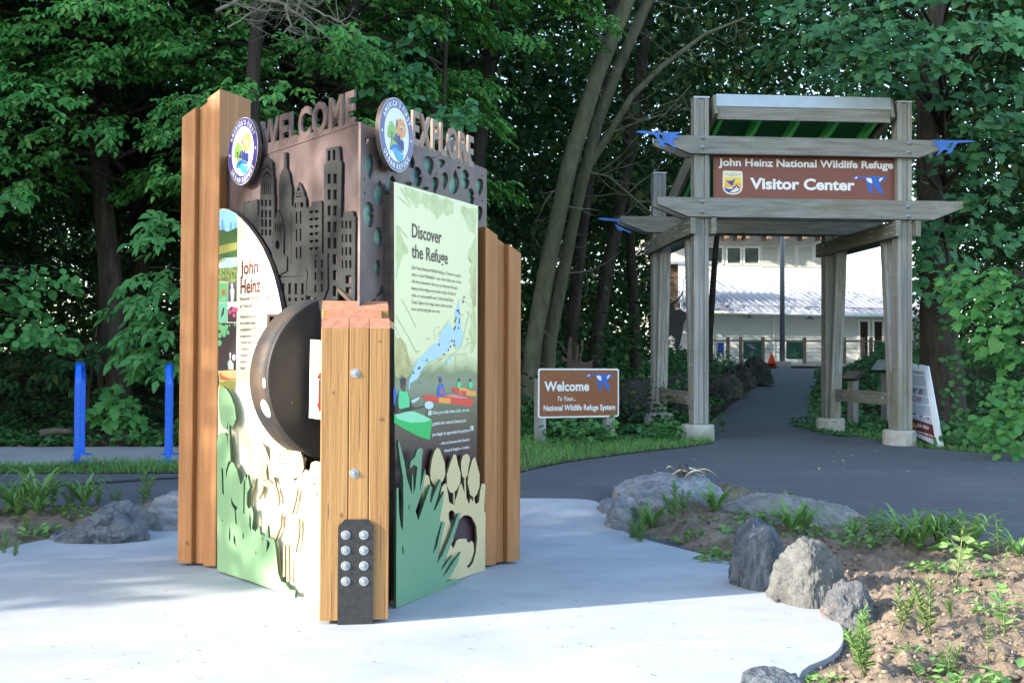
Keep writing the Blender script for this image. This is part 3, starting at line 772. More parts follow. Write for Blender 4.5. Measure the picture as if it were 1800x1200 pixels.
# photo strip
z4 = lambda x, y: (370 + x / 6.0, 360 + y / 6.0)
z5 = lambda x, y: (370 + x / 7.5, 540 + y / 7.5)
strip = [flat("print_sky", (150, 205, 240)), flat("print_trees", (70, 100, 60)), flat("print_reeds", (150, 150, 84)), flat("print_water", (176, 206, 226)), mat("print_marsh_plants", lin(70, 92, 44), lin(150, 165, 100), (60, 60, 60), ramp=(.4, .6)),
         flat("print_leaf", (110, 180, 120)), flat("print_grey", (92, 92, 96)), flat("print_pale", (225, 225, 222)), flat("print_pink", (214, 84, 130)), flat("print_mint", (120, 196, 160)), flat("print_dark", (60, 54, 58)), flat("print_fox", (190, 110, 60)), flat("print_sand", (226, 190, 130)), flat("print_skyblue", (96, 150, 205))]
mb = MB(LF.m)
d4 = lambda pts, n, mi: mb.decal(LF.poly([z4(*q) for q in pts], n), n, mi)
d5 = lambda pts, n, mi: mb.decal(LF.poly([z5(*q) for q in pts], n), n, mi)
d4([(79, 58), (150, 52), (200, 60), (240, 75), (281, 100), (281, 275), (79, 285)], .0010, 0)
for a, b, c, d in ((116, 150, 134, 275), (138, 215, 148, 275), (206, 180, 222, 275), (256, 185, 266, 250), (88, 228, 102, 272)): d4([(a, b + 12), ((a+c)/2, b), (c, b + 12), (c, d), (a, d)], .0013, 13)
d4([(79, 275), (130, 262), (180, 285), (230, 262), (281, 240), (281, 400), (180, 415), (79, 440)], .0016, 1)
d4([(79, 438), (180, 412), (281, 394), (281, 470), (180, 500), (79, 525)], .0019, 2)
d4([(79, 525), (180, 500), (281, 470), (281, 575), (79, 600)], .0017, 1)
d4([(79, 600), (150, 560), (281, 552), (281, 655), (180, 665), (79, 670)], .0021, 3)
d4([(79, 600), (150, 568), (158, 582), (79, 622)], .0023, 2)
d4([(79, 668), (180, 662), (281, 652), (279, 812), (79, 806)], .0023, 4)
d4([(79, 822), (180, 820), (180, 1022), (79, 1024)], .0010, 5); d4([(120, 900), (150, 890), (158, 930), (138, 962), (120, 940)], .0014, 11); d4([(85, 1010), (150, 960), (176, 985), (150, 1020)], .0013, 9)
d4([(186, 816), (276, 812), (276, 1020), (186, 1022)], .0010, 6); d4([(214, 830), (236, 826), (240, 880), (252, 900), (246, 980), (240, 1018), (216, 1018), (212, 940), (206, 900), (220, 880)], .0014, 7)
d4([(77, 1036), (176, 1030), (176, 1240), (77, 1240)], .0010, 9); d4([(134, 1080), (146, 1085), (140, 1150), (108, 1196), (120, 1130)], .0014, 10)
d4([(182, 1028), (276, 1024), (274, 1235), (182, 1235)], .0010, 7); d4([(182, 1110), (220, 1070), (274, 1090), (274, 1235), (182, 1235)], .0012, 10)
for cx, cy in ((250, 1165), (240, 1110), (270, 1105), (205, 1130)): mb.decal(LF.poly([z4(*q) for q in circ(cx, cy, 17, 10, 24)], .0014), .0014 + cx*1e-6, 8)
d5([(92, 205), (340, 205), (336, 828), (92, 835)], .0010, 10)
for cx, cy, r_ in ((130, 260, 40), (170, 300, 52), (210, 260, 30), (125, 370, 30), (230, 330, 26), (120, 470, 34), (180, 360, 30), (320, 230, 14), (250, 240, 12)): mb.decal(LF.poly([z5(*q) for q in circ(cx, cy, r_*.8, 9, r_*1.2)], .0013), .0013 + cx*2e-6, 5)
d5([(250, 600), (270, 600), (262, 690), (300, 740), (302, 820), (240, 820), (230, 740), (256, 690)], .0016, 7); mb.decal(LF.poly([z5(*q) for q in circ(308, 660, 20, 14, 42)], .0017), .0017, 7); d5([(222, 760), (230, 700), (250, 720), (240, 800)], .0018, 9)
d5([(106, 835), (200, 825), (332, 835), (332, 1100), (92, 1090)], .0010, 12); d5([(120, 850), (160, 900), (250, 940), (332, 940), (332, 955), (220, 960), (130, 955)], .0013, 11); d5([(92, 850), (112, 900), (120, 1000), (92, 1080)], .0014, 1); d5([(120, 990), (220, 960), (332, 970), (332, 1090), (150, 1080)], .0014, 2)
mb.build("photo_strip", strip, lpan)

# slot behind the wheel
mb = MB(LF.m); mb.plate(LF.poly([(468, 551), (552, 545), (552, 800), (486, 780), (470, 750)], -0.03), -0.05, -0.03); mb.build("wheel_slot", M_edge, lpan)
mb = MB(LF.m)
o_ = LF.poly([(469, 551.5), (498, 551.5), (498, 556), (473.5, 556), (473.5, 605), (469, 615)], 0.006); mb.plate(o_, 0.0005, 0.006); mb.build("slot_frame", M_edge, lpan)

# the wheel: a drum turning on an axis along the panel
sx, sy = LF.p(549, 665)
Rw, back = 0.429, 0.180
Tw = LF.m @ Matrix.Translation((sx, sy, -back)) @ Matrix.Rotation(R(90), 4, 'Y')   # local z -> face x
mb = MB(Tw); W = 0.205
mb.lathe([(Rw - 0.012, -W + 0.004), (Rw, -W + 0.008), (Rw, -0.020)], 96, 1)
mb.lathe([(Rw - 0.02, -W), (Rw - 0.012, -W + 0.004)], 96, 1)
wheel = mb.build("turning_wheel", [M_drum, M_drumrim], kiosk)
mb = MB(Tw); mb.lathe([(Rw, -0.020), (Rw + 0.001, -0.012), (Rw - 0.004, -0.003), (Rw - 0.012, 0.0), (Rw - 0.02, 0.0005), (0.0, 0.0005)], 96, 0, None, False)
disc = mb.build("wheel_disc", M_drum, wheel)
mb = MB()
Ti = Tw.inverted(); dn = Tw.to_3x3() @ Vector((0, 0, 1)); do = Tw @ Vector((0, 0, 0.0005))
for px, py in ((514.5, 626.5), (512.5, 708)):
    d = ray(px, py); c = Vector((0, 0, EYE)); q = Ti @ (c + d * ((do - c).dot(dn) / d.dot(dn)))
    mb = MB(Tw); mb.lathe([(0.0075, 0), (0.006, 0.004), (0, 0.005)], 12, 0, Matrix.Translation((q.x, q.y, 0.0005)))
    mb.build("disc_bolt", M_knot, wheel)
# hand holes in the rim: pale ovals let into the band
def hand_hole(ang, half, wz0, wz1):
    mbh = MB(Tw); n = 16; vs_ = []
    c = ((wz0 + wz1) / 2); hw = (wz1 - wz0) / 2
    for i in range(n):
        t = 2*math.pi*i/n
        q = R(ang + half * math.sin(t)); z = c + hw*math.cos(t)
        vs_.append(((Rw + 0.0012)*math.cos(q), (Rw + 0.0012)*math.sin(q), z))
    q = R(ang); vs_.append(((Rw + 0.0014)*math.cos(q), (Rw + 0.0014)*math.sin(q), c))
    mbh.add(vs_, [(n, i, (i+1) % n) for i in range(n)], 0)
    mbh.build("hand_hole", M_white, wheel)
WHEEL_T = Tw
# axis mapping: find the rim angle whose point faces straight out of the panel
out_l = Tw.to_3x3().inverted() @ LF.n
ang0 = math.degrees(math.atan2(out_l.y, out_l.x))
up_l = Tw.to_3x3().inverted() @ Vector((0, 0, 1))
sgn = 1 if (Matrix.Rotation(R(90), 3, 'Z') @ out_l).dot(up_l) > 0 else -1
hand_hole(ang0 - sgn*20.5, 6.5, -0.115, -0.03)
hand_hole(ang0 - sgn*3.0, 3.5, -0.055, -0.022)

# instruction sign beside the wheel
SFo = 0.045
mb = MB(LF.m); mb.plate(LF.poly([(545.5, 596.5), (600, 602), (600, 742), (543, 734)], SFo), SFo - 0.012, SFo, 0, side_mi=1)
isg = mb.build("instruction_sign", [M_cream, M_white], kiosk)
txt(LF, isg, "instruction_text", [("Turn the wheel", (550.5, 616), 590, 0.028), ("to reveal", (550.5, 628), 576, 0.028), ("refuge wildlife", (550.5, 640), 592, 0.028)], M_ink, n=SFo + 0.0015)
mb = MB(LF.m); n_ = SFo + 0.0015
mb.decal(LF.poly([(557, 665), (562.5, 652), (568, 668)], n_), n_); mb.decal(LF.poly([(560, 667), (565, 667), (564, 712), (559, 711)], n_), n_ + .0003); mb.decal(LF.poly([(556, 708), (567, 713), (561.5, 725)], n_), n_)
mb.build("turning_arrow", M_maroon, isg)

# left cut-out layers: pale blossoms and wading bird, green leaves
z2 = lambda x, y: (360 + x / 2.609, 660 + y / 2.609)
CL, CG = 0.030, 0.052
def c2(pts, off): return [LF.p(*z2(*q), off) for q in pts]
mb = MB(LF.m)
cream = [(236, 470), (240, 345), (252, 318), (264, 310), (276, 330), (290, 368), (302, 405), (300, 350), (312, 305), (340, 286), (372, 290), (402, 312), (436, 345), (450, 385), (452, 425), (440, 462), (462, 430), (480, 440), (488, 400), (505, 392), (560, 400), (560, 1068), (520, 1056), (412, 1022), (330, 985), (240, 930), (200, 800), (215, 560)]
ch_ = [[(326, 792), (334, 782), (338, 850), (347, 925), (356, 945), (342, 930), (328, 866)], [(416, 650), (430, 656), (432, 700), (428, 745), (414, 810), (406, 806), (414, 770), (419, 700)],
       [(322, 500), (332, 530), (340, 580), (332, 600), (326, 560), (316, 520)], [(404, 474), (426, 462), (420, 486)], [(408, 524), (424, 516), (416, 570), (398, 636), (388, 632), (402, 580)],
       [(332, 640), (350, 630), (346, 690), (322, 756), (314, 750), (334, 700)], [(362, 775), (366, 780), (364, 920), (358, 925)], [(378, 775), (382, 780), (386, 940), (376, 945)], [(286, 400), (292, 420), (296, 470), (286, 476), (280, 440)],
       [(244, 500), (270, 508), (262, 535), (246, 566)], [(296, 470), (314, 462), (324, 500), (306, 492)]]
for ang, ln in ((20, 44), (75, 40), (120, 46), (165, 42), (200, 46), (250, 40), (285, 44), (330, 46)):
    ca, sa = math.cos(R(ang)), math.sin(R(ang))
    for (cx, cy) in ((370, 374), (527, 506)):
        if cx > 500 and ca > -0.1: continue
        ch_.append([(cx + 12*ca - 1.5*sa, cy + 14*sa + 1.5*ca), (cx + ln*.6*ca - 3*sa, cy + ln*.75*sa + 3*ca), (cx + ln*ca, cy + ln*1.15*sa), (cx + ln*.6*ca + 3*sa, cy + ln*.75*sa - 3*ca)])
mb.plate(c2(cream, CL), CL - 0.012, CL, 0, [c2(h, CL) for h in ch_], side_mi=1)
M_pale = mat("pale_cutout", (0.60, 0.55, 0.36), (0.66, 0.61, 0.42), (3, 3, 3), rough=0.4)
M_olive = mat("cutout_edge_olive", (0.20, 0.16, 0.06), (0.26, 0.21, 0.09), (8, 8, 8), rough=0.5)
lc = mb.build("blossom_cutout_layer", [M_pale, M_olive], kiosk)
mb = MB(LF.m)
green = [(57, 893), (56, 300), (60, 272), (72, 261), (92, 262), (101, 276), (106, 330), (109, 392), (98, 430), (96, 470), (110, 415), (120, 395), (130, 398), (148, 432), (164, 500), (176, 480), (184, 452), (190, 480), (196, 455), (206, 505), (208, 512), (194, 538), (192, 590), (200, 610), (216, 598), (222, 640), (216, 700), (232, 715), (250, 690), (256, 730), (272, 742), (288, 686), (292, 740), (318, 752), (326, 800), (336, 905), (350, 944), (368, 950), (388, 980), (415, 985), (412, 1020), (330, 985), (200, 938)]
gh = [[(178, 490), (186, 470), (183, 560), (182, 635), (176, 628)], [(76, 420), (84, 430), (86, 500), (88, 550), (80, 535)], [(120, 552), (128, 580), (146, 602), (152, 600), (142, 618), (148, 686), (140, 670), (136, 610), (122, 590)], [(205, 620), (212, 655), (212, 715), (204, 690)],
      [(114, 680), (118, 720), (116, 762), (110, 745)], [(132, 722), (140, 745), (142, 786), (132, 760)], [(174, 712), (180, 735), (174, 754)], [(256, 726), (270, 735), (268, 775)], [(286, 750), (300, 770), (282, 812)], [(232, 802), (237, 806), (233, 824)], [(78, 658), (83, 660), (80, 670)]]
mb.plate(c2(green, CG), CG - 0.012, CG, 0, [c2(h, CG) for h in gh], side_mi=1)
for q in ([(66, 58), (84, 50), (100, 62), (118, 90), (136, 138), (143, 196), (130, 236), (114, 226), (106, 206), (100, 246), (84, 238), (70, 205), (64, 130)], [(106, 205), (112, 215), (118, 392), (107, 392)]):
    mb.plate(c2(q, CG + .001), CG - 0.011, CG + 0.0012, 0, side_mi=1)
M_darkgreen = flat("cutout_edge_green", (52, 84, 58))
mb.build("leaf_cutout_layer", [M_palegreen, M_darkgreen], kiosk)

# ---- right sheet: EXPLORE plate pierced with leaves, green backing, blue-grey disc
z4b = lambda x, y: (600 + x / 4.8, 150 + y / 4.8)
z5b = lambda x, y: (660 + x / 3.079, 310 + y / 3.079)
outer = RF.poly([(634.3, 215.5), (821, 284), (826, 285.5), (855.5, 297.5), (855.5, 560), (688, 505), (655, 527), (632, 545)], PO)
lv = []
def leafA(cx, cy, w_, h_, z, up=True, tilt=0.0):
    pts = []
    for i in range(18):
        t = 2*math.pi*i/18
        y = math.cos(t); x = math.sin(t) * (1 - 0.42*y) * (1 - 0.55*max(0, y)**1.5) * 1.08
        pts.append((cx + w_*x + tilt*h_*y, cy + (1 if up else -1)*h_*y))
    return RF.poly([z(*p) for p in pts], PO)
def leafB(cx, cy, w_, h_, z, tilt=0.0):
    pts = smooth_poly([(-.2, -1), (.5, -.85), (.95, -.35), (.55, -.02), (1.0, .1), (.9, .55), (.45, 1), (-.3, .9), (-.9, .4), (-1, -.3), (-.7, -.8)], 2)
    return RF.poly([z(cx + w_*x + tilt*h_*y, cy + h_*y) for x, y in pts], PO)
A, B = leafA, leafB
lv += [A(243, 690, 36, 112, z4b), A(325, 905, 42, 108, z4b, False), B(235, 1090, 46, 108, z4b), B(640, 770, 40, 84, z4b), A(738, 680, 40, 84, z4b, True, .15), A(842, 662, 32, 38, z4b), A(790, 845, 27, 74, z4b), A(872, 810, 25, 76, z4b), A(955, 815, 36, 104, z4b, False, .1), B(1045, 795, 37, 84, z4b),
       A(1168, 860, 28, 76, z4b), B(1095, 940, 28, 72, z4b), A(1168, 1085, 22, 66, z4b), A(215, 470, 14, 32, z4b), A(288, 466, 13, 28, z4b), A(592, 640, 26, 66, z4b, False), A(336, 645, 24, 58, z4b), A(425, 835, 42, 78, z4b, False, .1), A(565, 838, 26, 24, z4b), A(712, 872, 24, 16, z4b), A(992, 697, 14, 12, z4b)]
lv += [B(18, 325, 26, 52, z5b), A(75, 265, 13, 52, z5b), A(67, 430, 22, 52, z5b, False), A(14, 500, 15, 48, z5b), A(74, 545, 11, 44, z5b), A(36, 650, 30, 62, z5b, False)]
# small slits
for a, b, c, d in ((196, 790, 4, 14), (198, 910, 4, 26), (460, 745, 5, 14), (780, 612, 12, 6), (262, 540, 4, 20), (800, 752, 4, 22), (1190, 765, 10, 5), (1190, 975, 4, 14), (686, 770, 8, 8), (1100, 885, 6, 4)):
    lv.append(RF.poly([z4b(a - c, b), z4b(a, b - d), z4b(a + c, b), z4b(a, b + d)], PO))
mb = MB(RF.m); mb.plate(outer, PO - 0.012, PO, 0, lv)
ep = mb.build("explore_plate", M_bronze, kiosk)
mb = MB(RF.m); mb.plate(RF.poly([(640, 224), (851, 302), (851, 556), (688, 502), (640, 530)], PO - 0.024), PO - 0.030, PO - 0.024)
mb.build("leaf_backing", M_patina, ep)
zb = P and RF.p(727, 252.5, PO)[1]
xe0 = RF.p(725.5, 220, PO)[0]; xe1 = RF.p(832.5, 260, PO)[0]
mb = MB(RF.m); text_into(mb, "EXPLORE", xe0, RF.p(726, 253.5, PO)[1] - 0.004, xe1, RF.p(726, 192.5, PO)[1], PO - 0.012, 0.014, bold=0.028, space=1.15)
mb.build("letters", mat("letter_edge_bronze", (0.16, 0.11, 0.09), (0.22, 0.155, 0.12), (6, 6, 6), rough=0.45, metal=0.4), ep)
mb = MB(RF.m); c = RF.p(806, 306, PO - 0.09); mb.plate(circ(c[0], c[1], 0.215, 48), PO - 0.100, PO - 0.085); mb.build("blue_grey_disc", M_teal, ep)

# ---- right printed panel
panel = RF.poly([(692.5, 319.5), (840, 362), (838, 1003), (695, 1063)])
m_, t_, p_ = new_mat("map_panel_print")
tc = t_.nodes.new("ShaderNodeTexCoord"); sx_ = t_.nodes.new("ShaderNodeSeparateXYZ"); t_.links.new(tc.outputs["Object"], sx_.inputs[0])
n_ = t_.nodes.new("ShaderNodeTexNoise"); n_.inputs["Scale"].default_value = 7; n_.inputs["Detail"].default_value = 6; t_.links.new(tc.outputs["Object"], n_.inputs["Vector"])
ad = t_.nodes.new("ShaderNodeMath"); ad.operation = 'MULTIPLY_ADD'; ad.inputs[1].default_value = 0.10; t_.links.new(n_.outputs["Fac"], ad.inputs[0])
sb = t_.nodes.new("ShaderNodeMath"); sb.operation = 'SUBTRACT'; sb.inputs[1].default_value = 0.05; t_.links.new(sx_.outputs[2], ad.inputs[2]); t_.links.new(ad.outputs[0], sb.inputs[0])
rp = t_.nodes.new("ShaderNodeValToRGB"); e = rp.color_ramp.elements
mr = t_.nodes.new("ShaderNodeMapRange"); mr.inputs[1].default_value = 0.5; mr.inputs[2].default_value = 1.5; t_.links.new(sb.outputs[0], mr.inputs[0]); t_.links.new(mr.outputs[0], rp.inputs[0])
cols = [(0.20, (62, 40, 48)), (0.32, (84, 70, 62)), (0.46, (98, 104, 82)), (0.58, (124, 138, 116)), (0.635, (120, 132, 96)), (0.68, (178, 186, 138)), (0.74, (220, 219, 172))]
e[0].position = cols[0][0]; e[0].color = (*lin(*cols[0][1]), 1); e[1].position = cols[-1][0]; e[1].color = (*lin(*cols[-1][1]), 1)
for q, c in cols[1:-1]:
    x = e.new(q); x.color = (*lin(*c), 1)
t_.links.new(rp.outputs[0], p_.inputs["Base Color"]); p_.inputs["Roughness"].default_value = 0.35
mb = MB(RF.m); mb.plate(panel, -0.025, 0, 0, side_mi=1)
rpan = mb.build("printed_panel", [m_, M_edge], kiosk); rpan['label'] = "pale green map panel with a kayaking photograph"
# olive paint-wash shapes round the print's border
M_wash = [mat("print_wash_olive", lin(176, 184, 120), lin(196, 206, 150), (14, 14, 14), detail=7, ramp=(.35, .65), rough=.35), mat("print_wash_tan", lin(168, 150, 96), lin(192, 188, 128), (16, 16, 16), detail=7, ramp=(.35, .65), rough=.35)]
mb = MB(RF.m)
def wash(pts, n, mi, j=5, seed=1, amp=6):
    rr = random.Random(seed); out = []
    N = len(pts)
    for i in range(N):
        a, b = pts[i], pts[(i+1) % N]
        for k in range(j):
            t = k / j
            ins = (min(a[0], b[0]) > 108 and max(a[0], b[0]) < 548) or abs(a[0]-b[0]) > 40
            q = (a[0] + (b[0]-a[0])*t + (rr.uniform(-amp, amp) if ins and k else 0), a[1] + (b[1]-a[1])*t + (rr.uniform(-amp*2, amp*2) if ins and k else 0))
            out.append(q)
    mb = MB(RF.m); mb.decal(RF.poly([z5b(*q) for q in out], n), n); mb.build("border_wash", M_wash[mi], rpan)
wash([(250, 85), (345, 112), (420, 135), (420, 200), (385, 215), (360, 190), (330, 230), (300, 185), (270, 170), (250, 130)], .0006, 0, 4, 3)
wash([(150, 60), (240, 85), (250, 150), (215, 170), (190, 120), (165, 105)], .0007, 0, 4, 4)
wash([(112, 250), (150, 330), (180, 420), (150, 430), (125, 500), (112, 560)], .0006, 0, 4, 5)
wash([(545, 330), (545, 900), (520, 960), (510, 860), (525, 700), (505, 560), (520, 470), (500, 420)], .0006, 0, 5, 6, 9)
wash([(545, 480), (545, 700), (528, 720), (520, 600), (530, 520)], .0009, 1, 4, 7)
wash([(108, 850), (150, 890), (190, 1010), (180, 1080), (108, 1075)], .0006, 1, 4, 8, 8)
wash([(465, 160), (545, 175), (545, 330), (515, 300), (490, 240), (470, 210)], .0006, 0, 4, 9)
for a, b in (((120, 110), (185, 160)), ((130, 60), (190, 150)), ((120, 270), (175, 330)), ((115, 300), (165, 400))):
    mb = MB(RF.m); mb.decal(RF.poly([z5b(*q) for q in (a, (a[0] + 10, a[1]), (b[0] + 4, b[1] + 10), b)], .0011), .0011); mb.build("brush_stroke", M_wash[0], rpan)
txt(RF, rpan, "panel_heading", [("Discover", (724.3, 416.5), 776.5, zh(RF, 724, 416.5, 391.5)), ("the Refuge", (723.8, 452), 787.5, zh(RF, 724, 452, 428))], M_inkbrown, bold=0.018)
body = ["John Heinz National Wildlife Refuge at Tinicum is a green", "oasis in urban Philadelphia\u2014just a short bike, train, or bus", "ride from downtown. Here you can discover the quiet", "beauty of the refuge as you walk or bike 10 miles of", "trails, or as you paddle over 5 miles along Darby", "Creek. Explore the refuge visitor center to learn", "more and to help plan your visit."]
rx = [463, 464, 445, 437, 422, 417, 350]
txt(RF, rpan, "panel_text", [(t, z5b(196, 500 + 37.4*i), 660 + rx[i]/3.079, 0.0185) for i, t in enumerate(body)], M_inkbrown)
z6 = lambda x, y: (680 + x / 4.288, 520 + y / 4.288)
z7 = lambda x, y: (660 + x / 2.553, 650 + y / 2.553)
mb = MB(RF.m)
D6 = lambda pts, n, mi: mb.decal(RF.poly([z6(*q) for q in pts], n), n, mi)
D6([(165, 640), (185, 600), (200, 560), (222, 505), (232, 478), (262, 455), (290, 430), (320, 395), (345, 368), (390, 350), (410, 280), (440, 238), (470, 200), (490, 232), (505, 270), (522, 200), (514, 130), (535, 60), (548, 20), (553, 130), (560, 220), (572, 300), (560, 372), (522, 402), (506, 340), (490, 348), (478, 402), (432, 432), (330, 490), (296, 508), (262, 560), (236, 620), (178, 656)], .0014, 0)
D6([(450, 480), (495, 455), (470, 500), (452, 520)], .0014, 0); D6([(165, 650), (176, 655), (172, 705), (164, 700)], .0015, 0)
def line6(pts, wd, n, mi):
    for (a, b), (c, d) in zip(pts[:-1], pts[1:]):
        L_ = math.hypot(c-a, d-b); nx_, ny_ = -(d-b)/L_*wd/2, (c-a)/L_*wd/2
        D6([(a+nx_, b+ny_), (c+nx_, d+ny_), (c-nx_, d-ny_), (a-nx_, b-ny_)], n, mi)
line6([(235, 480), (330, 500), (430, 440), (610, 430)], 3, .0018, 1); line6([(250, 640), (340, 520), (450, 455), (600, 440)], 4, .0021, 1); line6([(325, 660), (460, 480), (560, 380), (620, 130)], 3, .0024, 1)
line6([(110, 20), (160, 110), (222, 235)], 3, .0018, 1); line6([(70, 150), (160, 300), (225, 430)], 3, .0021, 1); line6([(60, 220), (130, 370), (195, 520)], 2, .0024, 1); line6([(560, 20), (640, 80)], 2, .0018, 1); line6([(520, 450), (520, 585)], 2, .0018, 1)
line6([(580, 400), (620, 350), (640, 360)], 3, .0027, 1); line6([(360, 240), (358, 330)], 2, .0018, 1); line6([(385, 310), (405, 270), (470, 180)], 3, .0027, 2)
for x_, y_ in ((204, 578), (240, 546), (250, 540), (304, 482), (394, 366), (434, 440), (464, 408), (480, 382), (490, 338), (508, 372), (509, 342), (510, 250), (517, 236), (515, 190), (523, 168), (542, 242), (547, 200), (548, 180), (532, 112), (543, 110), (546, 130), (577, 44), (583, 10)):
    D6([(x_-4, y_-8), (x_+4, y_-8), (x_+4, y_+8), (x_-4, y_+8)], .0030, 3)
mb.build("refuge_map", [flat("map_water", (176, 208, 232)), flat("map_road", (168, 186, 150)), flat("map_creek", (150, 196, 168)), M_ink], rpan)
place = [("Folcroft", 375, 240, 396), ("Norwood", 302, 325, 326), ("Prospect", 228, 420, 252), ("Ridley Park", 172, 535, 202), ("Tinicum", 395, 478, 416), ("Darby", 560, 145, 578), ("Lester", 600, 125, 624), ("Airport", 592, 326, 626), ("I-95", 232, 658, 256), ("miles", 588, 535, 606), ("km", 578, 562, 600)]
txt(RF, rpan, "map_names", [(t, z6(a, b), z6(c, b)[0], 0.007) for t, a, b, c in place], M_inkbrown, n=0.0033)
mb = MB(RF.m)
D6([(55, 890), (110, 872), (200, 866), (280, 898), (342, 938), (324, 1085), (250, 1062), (150, 1012), (55, 955)], .0014, 0)
D6([(60, 895), (110, 874), (200, 868), (278, 900), (335, 930), (290, 950), (180, 955), (80, 925)], .0017, 1)
D6([(62, 870), (72, 760), (95, 715), (150, 708), (178, 770), (190, 845), (140, 868), (80, 884)], .0020, 2)
D6([(92, 722), (112, 712), (126, 722), (150, 712), (172, 770), (170, 836), (128, 846), (94, 856), (86, 800)], .0023, 3)
mb.decal(RF.poly([z6(*q) for q in circ(125, 672, 19, 16, 38)], .0023), .0026, 4); mb.decal(RF.poly([z6(*q) for q in circ(125, 640, 21, 16, 28)], .0023), .0029, 2)
D6([(50, 884), (290, 826), (290, 836), (50, 896)], .0032, 2)
mb.decal(RF.poly([z6(*q) for q in circ(318, 822, 34, 18, 30)], .0035), .0035, 5); mb.decal(RF.poly([z6(*q) for q in circ(98, 868, 14, 12, 20)], .0035), .0037, 4); mb.decal(RF.poly([z6(*q) for q in circ(202, 842, 14, 12, 14)], .0035), .0037, 4)
D6([(180, 790), (240, 762), (248, 772), (200, 808)], .0016, 5)
D6([(262, 745), (300, 742), (400, 762), (470, 745), (560, 762), (660, 775), (640, 836), (540, 818), (400, 806), (290, 786)], .0014, 6)
D6([(392, 764), (480, 770), (480, 812), (392, 803)], .0017, 7); D6([(430, 752), (500, 742), (620, 768), (560, 772)], .0018, 8)
D6([(380, 755), (384, 690), (400, 660), (422, 660), (440, 720), (436, 752), (410, 760)], .0020, 9); D6([(402, 700), (425, 690), (430, 740), (405, 745)], .0023, 10)
mb.decal(RF.poly([z6(*q) for q in circ(405, 632, 11, 12, 22)], .0023), .0026, 4); D6([(394, 625), (396, 606), (412, 604), (416, 626)], .0029, 9)
D6([(490, 688), (580, 692), (640, 715), (672, 715), (672, 756), (560, 745), (500, 722)], .0014, 7); D6([(490, 688), (545, 692), (555, 745), (500, 722)], .0017, 6); D6([(556, 712), (600, 716), (600, 750), (560, 745)], .0018, 6)
for cx in (545, 630):
    mb.decal(RF.poly([z6(*q) for q in circ(cx, 670, 16, 12, 26)], .002), .0020 + cx*1e-7, 3); mb.decal(RF.poly([z6(*q) for q in circ(cx, 634, 8, 10, 14)], .002), .0024 + cx*1e-7, 4)
D6([(52, 690), (66, 685), (74, 740), (60, 820), (52, 820)], .0015, 9)
mb.build("kayak_picture", [flat("kayak_green", (40, 178, 92)), flat("kayak_mint", (140, 214, 172)), flat("paddler_dark", (44, 42, 52)), flat("vest_green", (86, 204, 136)), flat("paddler_skin", (92, 62, 52)), flat("paddle_pale", (196, 216, 226)), flat("kayak_red", (216, 66, 54)), flat("kayak_orange", (236, 158, 74)), flat("kayak_pink", (226, 130, 128)), flat("vest_blue", (44, 96, 196)), flat("vest_rust", (178, 100, 84))], rpan)
q_ = [("Once you walk these trails, you are", (256, 199), 421), ("guided into nature's beauty and", (256, 248), 406), ("you begin to appreciate its purpose.", (254, 297), 425)]
txt(RF, rpan, "quotation", [(t, z7(*a), z7(b, 0)[0], 0.0185) for t, a, b in q_] + [("\u2014Ramona Rousseau-Reid, Eastwick", z7(288, 336), z7(422, 0)[0], 0.0155), ("Friends & Neighbors Coalition", z7(309, 368), z7(421, 0)[0], 0.0155)], M_badgewhite, n=0.0045, bold=0.012)
mb = MB(RF.m)
for x_, y_, s_ in ((238, 182, 1), (246, 180, 1), (426, 250, -1), (434, 250, -1)):
    n_ = .0045
    mb.decal(RF.poly([z7(*q) for q in ((x_, y_), (x_ + 5, y_), (x_ + 5, y_ + 22), (x_ - 1 + (2 if s_ < 0 else 0), y_ + 22))], n_), n_)
mb.build("quotation_marks", M_badgewhite, rpan)

# right cut-out layers
TN, GN = 0.030, 0.055
def c7(pts, off): return [RF.p(*z7(*q), off) for q in pts]
mb = MB(RF.m)
mass = [(492, 896), (494, 642), (489, 636), (488, 612), (494, 520), (488, 509), (478, 509), (470, 540), (465, 592), (450, 602), (441, 572), (436, 590), (428, 574), (420, 602), (413, 584), (406, 570), (386, 510), (378, 515), (366, 562), (358, 585), (355, 608), (342, 600), (331, 592), (324, 545), (318, 508), (310, 510), (298, 525), (286, 580), (262, 640), (245, 800), (240, 985), (300, 962), (380, 936)]
hole = [(328, 640), (336, 630), (348, 629), (356, 642), (354, 652), (360, 674), (378, 668), (396, 652), (414, 650), (432, 660), (446, 685), (453, 704), (456, 760), (450, 820), (438, 862), (424, 883), (412, 886), (411, 880), (426, 862), (436, 836), (442, 810), (440, 775), (432, 766), (416, 774), (410, 766), (408, 756), (396, 756), (376, 757), (362, 766), (356, 786), (348, 800), (340, 782), (345, 770), (352, 756), (344, 762), (336, 772), (334, 730), (340, 700), (330, 670)]
mb.plate(c7(mass, TN), TN - 0.012, TN, 0, [c7(hole, TN)], side_mi=1)
M_tanedge = flat("cutout_edge_tan", (96, 84, 52))
k = 0
